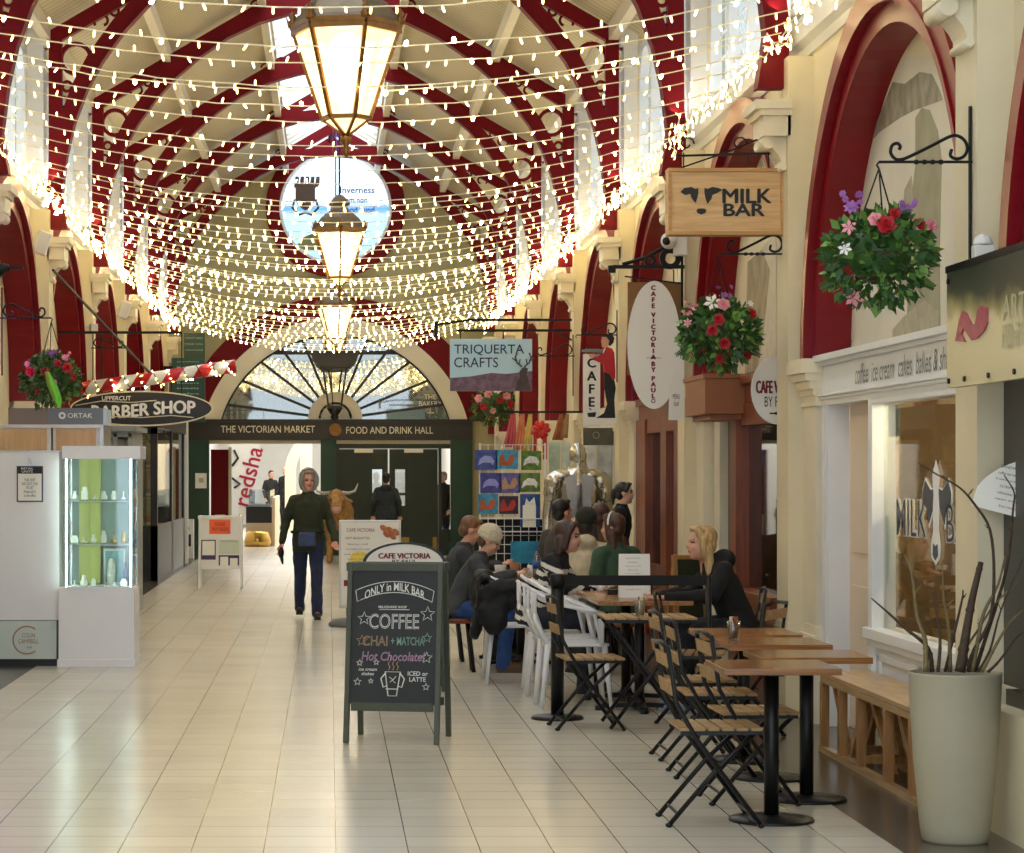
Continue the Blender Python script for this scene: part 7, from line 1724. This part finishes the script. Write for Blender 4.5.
def person(label, loc, rz, pose='stand', s=1.0, lean=0.0, yaw=0.0, nod=0.0, top=None, topc=(40, 40, 40), legs=(30, 36, 60), shoe=(24, 22, 22), hair=(70, 48, 34), hairstyle='short',
           hat=None, arms=None, feet=None, coat=False, stripes=None, seat_h=0.47, hood=False, scarf=None, skin=None, beard=None, hunch=0.0, hem=None):
    """local: faces -Y, right hand of the figure at -X"""
    t = thing('person', label, 'person', loc, rz); t.scale = (s, s, s)
    R = Matrix.Rotation
    if pose == 'stand':
        pel = Vector((0, 0, 0.95)); hips = [Vector((-0.09, 0, 0.90)), Vector((0.09, 0, 0.90))]
        knees = [Vector((-0.10, -0.02, 0.49)), Vector((0.10, -0.02, 0.49))]; ank = [Vector((-0.10, 0.03, 0.08)), Vector((0.10, 0.03, 0.08))]
    else:
        h0 = seat_h/s
        pel = Vector((0, 0.0, h0+0.10)); hips = [Vector((-0.09, -0.02, h0+0.085)), Vector((0.09, -0.02, h0+0.085))]
        knees = [Vector((-0.12, -0.44, h0+0.06)), Vector((0.12, -0.44, h0+0.06))]; ank = [Vector((-0.12, -0.40, 0.08)), Vector((0.12, -0.40, 0.08))]
    if feet: knees, ank = [Vector(v) for v in feet[0]], [Vector(v) for v in feet[1]]
    Ml = Matrix.Translation(pel) @ R(lean, 4, 'X')            # lean > 0 tips the chest towards -Y
    def T(x, y, z): return Ml @ Vector((x, y-hunch*max(0, z-0.3)*0.9, z))
    waist = T(0, 0, 0.12); chest = T(0, -0.005, 0.34); neck = T(0, 0.01, 0.50); sh = [T(-0.165, 0.01, 0.415), T(0.165, 0.01, 0.415)]
    hc = T(0, -0.025, 0.635)
    Hd = Matrix.Translation(hc) @ R(yaw, 4, 'Z') @ R(nod, 4, 'X')
    if arms is None:
        arms = [[(-0.24, 0.03, 0.20), (-0.25, -0.08, -0.04)], [(0.24, 0.03, 0.20), (0.25, -0.08, -0.04)]]
        arms = [[T(*a) for a in ar] for ar in arms]
    else: arms = [[Vector(a) for a in ar] for ar in arms]
    for ar in arms:
        pass
    # ---- body: one continuous surface
    b = MB()
    loft(b, [(T(0, 0, -0.08), 0.13, 0.09), (T(0, 0, 0.0), 0.145, 0.10), (T(0, 0, 0.12), 0.115, 0.085), (T(0, 0, 0.28), 0.135, 0.095), (T(0, 0.0, 0.40), 0.145, 0.09), (T(0, 0.0, 0.47), 0.09, 0.065), (T(0, 0.0, 0.50), 0.05, 0.05)])
    cap(b, T(0, 0.01, 0.46), hc+Vector((0, 0, -0.06)), 0.05, 0.048)
    for i in range(2):
        cap(b, sh[i], arms[i][0], 0.045, 0.036); cap(b, arms[i][0], arms[i][1], 0.036, 0.024)
        cap(b, hips[i], knees[i], 0.075, 0.05); cap(b, knees[i], ank[i], 0.048, 0.034)
        cap(b, ank[i], ank[i]+Vector((0, -0.10, -0.045)), 0.034, 0.028)
        cap(b, T(0, 0, 0.45), sh[i], 0.05, 0.045)
        # hand: palm, four fingers of differing length and a thumb from its side
        w = arms[i][1]; f = (w-arms[i][0]).normalized(); dn = Vector((0, 0, -1)); side_ = f.cross(dn)
        if side_.length < 0.2: side_ = Vector((0, 1, 0)).cross(f)
        side_.normalize(); nrm = f.cross(side_).normalized()
        pc = w+f*0.055
        for q in range(-1, 2): cap(b, w+side_*q*0.012, pc+side_*q*0.022+f*0.03, 0.014, 0.013, 8)
        for q, L in enumerate((0.062, 0.075, 0.07, 0.055)):
            base = pc+f*0.03+side_*(-0.03+0.02*q); mid = base+f*L*0.5+nrm*0.006; cap(b, base, mid, 0.0095, 0.009, 7); cap(b, mid, mid+f*L*0.38+nrm*0.018, 0.009, 0.0075, 7)
        tb = w+f*0.03-side_*0.028; cap(b, tb, tb+f*0.03-side_*0.022, 0.011, 0.010, 7); cap(b, tb+f*0.03-side_*0.022, tb+f*0.055-side_*0.024+nrm*0.006, 0.0095, 0.008, 7)
    # head
    def E(c, r): b.ell((0, 0, 0), r, 18, 12, T=None) if False else b.lathe([(max(math.sin(PI*i/12), 1e-6), -math.cos(PI*i/12)) for i in range(13)], n=18, T=Hd @ Matrix.Translation(Vector(c)) @ Matrix.Diagonal((r[0], r[1], r[2], 1)))
    E((0, 0.012, 0.035), (0.073, 0.093, 0.088)); E((0, -0.022, -0.035), (0.058, 0.066, 0.078)); E((0, -0.045, -0.085), (0.030, 0.034, 0.026))
    E((0, -0.088, -0.018), (0.013, 0.020, 0.018)); E((0, -0.082, 0.008), (0.009, 0.014, 0.026)); E((0, -0.074, 0.030), (0.046, 0.016, 0.010))
    E((-0.034, -0.062, -0.025), (0.022, 0.022, 0.022)); E((0.034, -0.062, -0.025), (0.022, 0.022, 0.022)); E((0, -0.080, -0.052), (0.022, 0.012, 0.009))
    E((-0.074, 0.010, -0.005), (0.009, 0.020, 0.030)); E((0.074, 0.010, -0.005), (0.009, 0.020, 0.030))
    me = remesh_obj(b, 0.0085, 1)
    Hi = Hd.inverted()
    def cls(c):
        l = Hi @ c
        if abs(l.x) < 0.055 and l.y < -0.055:
            if 0.004 < l.z < 0.017 and 0.018 < abs(l.x) < 0.046: return 1
            if 0.027 < l.z < 0.037 and 0.016 < abs(l.x) < 0.05: return 3
            if -0.060 < l.z < -0.045 and abs(l.x) < 0.023: return 2
        return 0
    hm = wood('hair_%s' % hairstyle, [v*0.72 for v in hair], [min(255, v*1.15) for v in hair], 0.45, 'Z', 7, 9)
    skm = M['skin'] if skin is None else mat('skin_tone', skin, 0.5, var=0.06)
    mk(me, 'body', [skm, M['eye'], M['lip'], hm], t, cls)
    # ---- trousers
    b = MB()
    loft(b, [(T(0, 0, -0.09), 0.14, 0.105), (T(0, 0, 0.0), 0.165, 0.12), (T(0, 0, 0.10), 0.145, 0.105)])
    for i in range(2):
        cap(b, hips[i], knees[i], 0.098, 0.072); a2 = knees[i]+(ank[i]-knees[i])*1.03; cap(b, knees[i], a2, 0.072, 0.064)
    mk(remesh_obj(b, 0.014, 2), 'trousers', [mat('trouser_cloth', legs, 0.8, var=0.25, scale=14)], t, wrinkle=0.010, seed=loc[1])
    # ---- shoes
    for i in range(2):
        b = MB(); a = ank[i]; d = Vector((0, -1, 0))
        b.ell(a+Vector((0, -0.055, -0.040)), (0.045, 0.125, 0.040), 14, 8); b.ell(a+Vector((0, 0.0, -0.01)), (0.045, 0.055, 0.06), 14, 8)
        b.box(a.x-0.04, a.x+0.04, a.y-0.165, a.y+0.055, a.z-0.08, a.z-0.055)
        mk(remesh_obj(b, 0.010, 1), 'shoe', [mat('shoe_leather', shoe, 0.5, var=0.15)], t)
    # ---- top
    b = MB(); ln = hem if hem else (-0.10 if not coat else -0.22)
    rings = [(T(0, 0, 0.02), 0.185, 0.14), (T(0, 0, 0.12), 0.165, 0.125), (T(0, 0, 0.28), 0.175, 0.13), (T(0, 0, 0.38), 0.17, 0.12), (T(0, 0, 0.455), 0.12, 0.09), (T(0, 0.0, 0.50), 0.07, 0.065)]
    if pose == 'stand': rings = [(T(0, 0, ln), 0.185, 0.135)]+rings
    else: rings = [(T(0, 0, -0.06), 0.19, 0.14)]+rings
    loft(b, rings)
    for i in range(2):
        cap(b, T(0, 0, 0.43), sh[i], 0.075, 0.068); cap(b, sh[i], arms[i][0], 0.068, 0.057); w = arms[i][0]+(arms[i][1]-arms[i][0])*0.93; cap(b, arms[i][0], w, 0.057, 0.043)
    if hood: b.ell(T(0, 0.085, 0.475), (0.115, 0.07, 0.065), 14, 9); b.ell(T(0, 0.02, 0.49), (0.098, 0.09, 0.05), 14, 9)
    else: loft(b, [(T(0, 0.0, 0.46), 0.08, 0.075), (T(0, 0.0, 0.53), 0.062, 0.062)])
    tm = [mat('top_cloth', topc, 0.85, var=0.22, scale=16, sheen=0.0)]; cl = None
    if stripes:
        tm.append(mat('stripe_cloth', stripes, 0.85, var=0.1)); Mi = Ml.inverted()
        def cl(c):
            l = Mi @ c; zz = l.z
            if abs(l.x) > 0.17 and zz < 0.36: zz = 0.40-(c-sh[0 if l.x < 0 else 1]).length
            return 1 if (zz < 0.43 and (zz*100) % 7.5 < 3.4) else 0
    mk(remesh_obj(b, 0.013 if not stripes else 0.008, 2), top or 'jacket', tm, t, cl, wrinkle=0.012, seed=loc[1]+3)
    # ---- hair
    b = MB()
    def EE(c, r): b.lathe([(max(math.sin(PI*i/12), 1e-6), -math.cos(PI*i/12)) for i in range(13)], n=18, T=Hd @ Matrix.Translation(Vector(c)) @ Matrix.Diagonal((r[0], r[1], r[2], 1)))
    def HC(p, q, r0, r1): cap(b, Hd @ Vector(p), Hd @ Vector(q), r0, r1, 10)
    if hairstyle != 'none':
        EE((0, 0.026, 0.052), (0.080, 0.092, 0.082)); EE((0, 0.055, -0.005), (0.068, 0.055, 0.07)); EE((0, -0.035, 0.105), (0.052, 0.045, 0.022))
        if hairstyle in ('long', 'bob', 'pony'):
            for sx_ in (-1, 1):
                HC((sx_*0.05, -0.04, 0.10), (sx_*0.076, -0.01, 0.03), 0.024, 0.024)
                if hairstyle != 'pony': HC((sx_*0.076, -0.01, 0.03), (sx_*0.078, 0.01, -0.08), 0.026, 0.028)
        if hairstyle == 'long':
            for sx_ in (-1, -0.4, 0.3, 1): HC((sx_*0.065, 0.03+0.03*(1-abs(sx_)), -0.04), (sx_*0.08, 0.05, -0.20), 0.036, 0.034); HC((sx_*0.08, 0.05, -0.20), (sx_*0.075, 0.055, -0.32), 0.034, 0.018)
        if hairstyle == 'bob': 
            for sx_ in (-1, 0, 1): HC((sx_*0.06, 0.05, -0.02), (sx_*0.07, 0.05, -0.12), 0.04, 0.03)
        if hairstyle == 'pony': EE((0, 0.115, 0.02), (0.035, 0.04, 0.04)); HC((0, 0.13, 0.0), (0, 0.13, -0.12), 0.03, 0.012)
        mk(remesh_obj(b, 0.008, 3), 'hair', [hm], t, wrinkle=0.002)
    if hat:
        kind, c = hat; b = MB()
        if kind == 'beanie': EE((0, 0.022, 0.062), (0.096, 0.112, 0.094)); EE((0, 0.016, 0.030), (0.098, 0.114, 0.032))
        if kind == 'bobble': EE((0, 0.018, 0.060), (0.089, 0.104, 0.085)); EE((0, 0.02, 0.155), (0.04, 0.04, 0.04))
        if kind == 'fur':
            n = 22
            for q in range(n):
                a = 2*PI*q/n; p0 = (0.098*math.sin(a), -0.045+0.03*abs(math.cos(a)), 0.015+0.124*math.cos(a)); q1 = a+2*PI/n
                p1 = (0.098*math.sin(q1), -0.045+0.03*abs(math.cos(q1)), 0.015+0.124*math.cos(q1)); HC(p0, p1, 0.028, 0.028)
            EE((0, 0.04, 0.035), (0.102, 0.098, 0.108)); EE((0, 0.04, -0.07), (0.085, 0.075, 0.05))
        mk(remesh_obj(b, 0.009, 1), 'hood' if kind == 'fur' else 'hat', [mat('knit_'+kind, c, 0.95, var=0.25, scale=60, bump=0.8)], t, wrinkle=0.004)
    if scarf == 'band':
        b = MB(); 
        for q in range(14): a0_, a1_ = PI*q/14, PI*(q+1)/14; HC((0.088*math.cos(a0_), 0.0, 0.03+0.11*math.sin(a0_)), (0.088*math.cos(a1_), 0.0, 0.03+0.11*math.sin(a1_)), 0.010, 0.010)
        mk(remesh_obj(b, 0.006, 1), 'headband', [M['white']], t)
    return t, T

# woman walking towards us
wk = Yw = 27.3
t, T_ = person('woman in grey hood, dark green fleece and blue jeans walking towards the camera', ((308-VX)/F*27.3, 27.3, 0), 0.0, 'stand', 0.945, yaw=0.25, topc=(44, 50, 30), legs=(28, 40, 74), shoe=(26, 28, 32), hair=(150, 130, 110), hairstyle='short', hat=('fur', (150, 148, 138)), skin=(206, 150, 128),
    feet=([(-0.09, 0.10, 0.50), (0.10, -0.10, 0.50)], [(-0.10, 0.22, 0.12), (0.11, -0.14, 0.08)]),
    arms=[[(-0.25, 0.06, 1.13), (-0.30, 0.0, 0.87)], [(0.25, 0.04, 1.13), (0.31, -0.14, 0.90)]], hem=-0.17)
b = MB(); b.box(-0.11, 0.09, -0.22, -0.14, 0.84, 1.0); o = b.build('bum_bag', mat('blue_nylon_bag', (50, 66, 108), 0.6, var=0.3), t, bevel=0.02); b.m
b = MB(); b.tube([(0.185*math.cos(a), 0.145*math.sin(a), 1.0) for a in [2*PI*q/24 for q in range(24)]], 0.02, 6, closed=True); b.build('waist_strap', M['black'], t)
b = MB(); b.ell((-0.31, -0.04, 0.76), (0.035, 0.05, 0.07), 12, 8); b.tube([(-0.31, -0.05, 0.78), (-0.30, -0.06, 0.68), (-0.29, -0.06, 0.63)], [0.02, 0.02, 0.008], 8); b.build('glove', M['black'], t)

def seatarms(side, z=0.78, reach=0.42, w=0.14): return [[(-0.25, -0.10, z+0.12), (-w, -reach, z)], [(0.25, -0.10, z+0.12), (w, -reach, z)]]
FX = PI/2     # facing +X (towards the wall side)
person('man in cream beanie and charcoal jacket sitting bent over the table', (1.03, 20.1, 0), FX-0.1, 'sit', 0.93, lean=0.42, nod=0.45, topc=(62, 66, 68), legs=(38, 74, 138), shoe=(92, 66, 46), hairstyle='short', hair=(110, 80, 58), hat=('beanie', (222, 206, 176)), arms=[[(-0.25, -0.28, 0.78), (-0.06, -0.50, 0.84)], [(0.25, -0.28, 0.78), (0.08, -0.50, 0.84)]], skin=(210, 160, 136), seat_h=0.42)
person('man with short brown hair in a dark grey jacket behind the beanie wearer', (1.0, 21.2, 0), FX+0.1, 'sit', 0.97, lean=0.30, nod=0.40, yaw=0.0, topc=(52, 54, 58), legs=(40, 44, 56), hair=(128, 88, 56), hairstyle='short', arms=[[(-0.25, -0.22, 0.80), (-0.06, -0.46, 0.84)], [(0.25, -0.22, 0.80), (0.08, -0.46, 0.84)]], seat_h=0.42)
person('woman with brown bob in a black and white striped jumper at the planked table', (1.50, 18.25, 0), FX-0.25, 'sit', 0.96, lean=0.38, topc=(22, 22, 24), stripes=(220, 212, 200), legs=(36, 40, 56), hair=(66, 40, 30), hairstyle='bob', yaw=0.0, nod=0.08, arms=[[(-0.26, -0.26, 0.80), (-0.10, -0.50, 0.80)], [(0.26, -0.26, 0.80), (0.12, -0.50, 0.80)]], top='jumper')
person('blonde woman in a black hooded coat facing left at the planked table', (2.76, 16.75, 0), -FX+0.1, 'sit', 0.97, lean=0.42, nod=0.0, topc=(14, 14, 16), hood=True, legs=(26, 28, 36), shoe=(150, 156, 166), hair=(196, 160, 108), hairstyle='long', arms=[[(-0.26, -0.28, 0.80), (-0.10, -0.54, 0.79)], [(0.26, -0.28, 0.80), (0.12, -0.56, 0.79)]])
person('woman with long brown hair, white headband and green jacket seated at the back', (2.27, 19.6, 0), PI+0.5, 'sit', 0.94, lean=0.10, topc=(58, 84, 60), legs=(40, 40, 46), hair=(86, 54, 38), hairstyle='long', scarf='band', yaw=0.5)
person('woman in dark green beanie and cream jacket seated with her back turned', (2.10, 20.5, 0), PI-0.2, 'sit', 0.96, lean=0.12, topc=(214, 198, 164), hood=True, legs=(40, 40, 46), hair=(52, 40, 32), hairstyle='long', hat=('beanie', (46, 46, 34)))
person('woman with auburn hair and brown coat seated between the beanie and the green jacket', (2.38, 21.9, 0), PI+0.1, 'sit', 1.0, topc=(92, 62, 42), legs=(40, 40, 46), hair=(78, 44, 30), hairstyle='long')
person('dark-haired man seated farthest back beside the card rack', (2.15, 23.2, 0), PI/2+0.6, 'sit', 1.02, topc=(70, 62, 58), legs=(40, 40, 46), hair=(26, 22, 22), hairstyle='short')
person('waitress in black with tied dark hair standing by the pilaster', (at(617, 0, 24.3).x, 24.3, 0), FX-0.1, 'stand', 0.88, lean=0.10, topc=(20, 20, 22), legs=(22, 22, 26), hair=(34, 24, 24), hairstyle='pony', skin=(224, 178, 154))
person('man in a dark jacket seen from behind at the green double doors', (at(386, 0, 43.5).x, 43.5, 0), PI, 'stand', 0.93, topc=(40, 46, 50), legs=(24, 30, 46), hair=(30, 24, 22), hairstyle='short', hood=True)
person('grey-haired person in dark coat glimpsed at the right end of the doors', (at(443.5, 0, 50.5).x, 50.5, 0), -0.8, 'stand', 0.94, topc=(46, 40, 40), legs=(26, 26, 30), hair=(140, 134, 128), hairstyle='short', coat=True)
person('bald man in long black coat in the hall beyond the entrance', (at(286, 0, 70).x, 70, 0), -0.6, 'stand', 1.03, topc=(18, 18, 22), legs=(20, 20, 24), hairstyle='none', coat=True)
person('dark-haired person in black beside the bald man beyond the entrance', (at(271, 0, 71).x, 71, 0), 0.6, 'stand', 0.96, topc=(24, 24, 26), legs=(20, 20, 24), hair=(24, 20, 20), hairstyle='short')

# stools for the seated people at the back
def stool(label, loc):
    t = thing('cafe_stool', label, 'stool', loc)
    b = MB(); b.lathe([(0.0, 0.39), (0.17, 0.39), (0.18, 0.41), (0.17, 0.43), (0, 0.43)], n=24); b.build('seat', M['brown_wood'], t)
    for q in range(4):
        a = PI/4+q*PI/2; b = MB(); b.tube([(0.12*math.cos(a), 0.12*math.sin(a), 0.39), (0.18*math.cos(a), 0.18*math.sin(a), 0)], 0.016, 8); b.build('leg', M['black'], t)
    return t
st = stool('round wooden stool under the man in the cream beanie', (1.03, 20.1, 0))
for lab, loc in (('round wooden stool under the brown-haired man', (1.0, 21.2, 0)), ('round wooden stool under the woman in the green jacket', (2.27, 19.6, 0)), ('round wooden stool under the woman in the cream jacket', (2.10, 20.5, 0)), ('round wooden stool under the auburn-haired woman', (2.38, 21.9, 0)), ('round wooden stool under the man beside the card rack', (2.15, 23.2, 0))):
    o = copy_tree(st, None, lab); o.location = loc

# black coat draped on the white chair back
b = MB()
b.ell((1.18, 19.05, 0.80), (0.07, 0.25, 0.06), 16, 10); b.ell((1.13, 19.05, 0.66), (0.045, 0.26, 0.18), 16, 10); b.ell((1.24, 18.98, 0.70), (0.05, 0.22, 0.12), 16, 10); b.ell((1.30, 18.80, 0.66), (0.17, 0.04, 0.13), 14, 9); b.ell((1.24, 18.78, 0.52), (0.12, 0.04, 0.14), 14, 9); b.ell((1.42, 18.8, 0.74), (0.14, 0.05, 0.06), 14, 9); b.ell((1.11, 18.95, 0.48), (0.04, 0.14, 0.14), 14, 9)
me = remesh_obj(b, 0.014, 2); o = mk(me, 'draped_coat', [mat('black_quilted_coat', (16, 16, 18), 0.7, var=0.3, bump=0.6, scale=30)], None, wrinkle=0.03, seed=2.0); tag(o, 'black padded coat draped over the back of a white armchair', 'coat')

# silver armour torso
t = thing('suit_of_armour', 'polished steel suit of armour standing by the gift shop, seen from behind', 'armour', (at(578, 0, 26.3).x, 26.3, 0))
sc_ = 1.0
def wz(y): return H-(y-VY)*26.3/F
b = MB()
loft(b, [((0, 0, 0.85), 0.20, 0.15), ((0, 0, 1.0), 0.17, 0.13), ((0, 0, 1.2), 0.22, 0.16), ((0, 0, 1.36), 0.25, 0.17), ((0, 0, 1.46), 0.20, 0.13), ((0, 0, 1.52), 0.10, 0.10), ((0, 0, 1.60), 0.085, 0.09)])
mk(remesh_obj(b, 0.012, 2), 'cuirass', [M['silver']], t)
for s_ in (-1, 1):
    b = MB(); b.ell((s_*0.15, 0, 1.44), (0.16, 0.13, 0.07), 18, 12); b.ell((s_*0.24, 0, 1.37), (0.12, 0.15, 0.11), 18, 12); b.ell((s_*0.28, 0, 1.27), (0.085, 0.14, 0.13), 18, 12); mk(remesh_obj(b, 0.012, 1), 'pauldron', [M['silver']], t)
    b = MB(); cap(b, (s_*0.29, 0, 1.2), (s_*0.32, 0, 1.0), 0.07, 0.06); cap(b, (s_*0.32, 0, 0.98), (s_*0.33, -0.08, 0.78), 0.06, 0.05); mk(remesh_obj(b, 0.012, 1), 'arm_plate', [M['silver']], t)
    b = MB(); cap(b, (s_*0.10, 0, 0.85), (s_*0.11, 0, 0.5), 0.10, 0.07); cap(b, (s_*0.11, 0, 0.48), (s_*0.12, 0, 0.1), 0.07, 0.05); b.ell((s_*0.12, -0.06, 0.045), (0.05, 0.13, 0.045), 12, 8); mk(remesh_obj(b, 0.012, 1), 'leg_plate', [M['silver']], t)
    b = MB(); b.prism([(s_*0.03, 1.47), (s_*0.16, 1.42), (s_*0.10, 1.05), (s_*0.03, 1.0)], 'y', -0.185, -0.165); b.build('back_plate', M['silver'], t)
b = MB(); b.ell((0, 0, 1.66), (0.092, 0.12, 0.13), 20, 14); b.prism([(-0.008, 1.56), (0.008, 1.56), (0.008, 1.79), (-0.008, 1.79)], 'y', -0.12, 0.12); b.lathe([(0.085, 1.50), (0.10, 1.53), (0.085, 1.56)], n=20); b.build('helmet', M['silver'], t)
b = MB(); b.box(-0.35, 0.35, -0.3, 0.3, -0.12, 0); b.build('plinth', M['blackp'], t, bevel=0.01); t.location.z = 0.12

# highland cow statue by the entrance
t = thing('highland_cow_statue', 'shaggy tan highland cow statue with upswept horns facing down the hall', 'statue', (at(336, 0, 43.5).x, 43.8, 0))
b = MB()
b.ell((0.06, 0.55, 0.86), (0.26, 0.62, 0.30), 20, 12); b.ell((0.04, 0.05, 0.92), (0.24, 0.28, 0.32), 18, 12); b.ell((0.06, 1.0, 0.9), (0.24, 0.22, 0.28), 16, 10)
cap(b, (0.02, -0.05, 0.98), (0.0, -0.28, 1.12), 0.19, 0.15)
for (x, y) in ((-0.12, 0.0), (0.20, 0.0), (-0.10, 1.0), (0.22, 1.0)):
    k = 1 if y > 0.5 else -1
    cap(b, (x, y, 0.75), (x, y-0.03*k, 0.40), 0.11, 0.06); cap(b, (x, y-0.03*k, 0.40), (x, y+0.02*k, 0.06), 0.055, 0.05); b.ell((x, y-0.02, 0.035), (0.06, 0.075, 0.035), 12, 8)
# head
b.ell((0, -0.40, 1.16), (0.14, 0.13, 0.15), 16, 10); cap(b, (0, -0.45, 1.12), (0, -0.58, 0.97), 0.115, 0.085); b.ell((0, -0.62, 0.95), (0.095, 0.06, 0.07), 14, 9)
for s_ in (-1, 1): cap(b, (s_*0.13, -0.38, 1.14), (s_*0.27, -0.36, 1.09), 0.045, 0.03)
tan = mat('shaggy_tan_coat', (170, 128, 78), 0.95, var=0.35, scale=14, bump=1.0)
mk(remesh_obj(b, 0.022, 1), 'body', [tan, mat('pink_grey_muzzle', (196, 150, 130), 0.6), M['eye']], t, lambda c: 1 if (c.y < -0.60 and c.z < 1.0) else (2 if (c.y < -0.48 and 1.10 < c.z < 1.14 and 0.07 < abs(c.x) < 0.11) else 0), wrinkle=0.016)
for s_ in (-1, 1):
    b = MB(); b.tube([(s_*0.10, -0.36, 1.24), (s_*0.22, -0.38, 1.23), (s_*0.33, -0.42, 1.27), (s_*0.38, -0.44, 1.40)], [0.035, 0.03, 0.022, 0.006], 10); b.build('horn', mat('bone_horn', (190, 182, 166), 0.4), t)
b = MB(); random.seed(2)
for q in range(40):
    x = random.uniform(-0.11, 0.11); leaf(b, Vector((x, -0.47, 1.27)), Vector((x*1.2, -0.35, -1)), Vector((0, 1, 0)), random.uniform(0.12, 0.24), 0.035)
b.build('fringe', tan, t)
bpy.data.scenes.remove(SCRATCH)
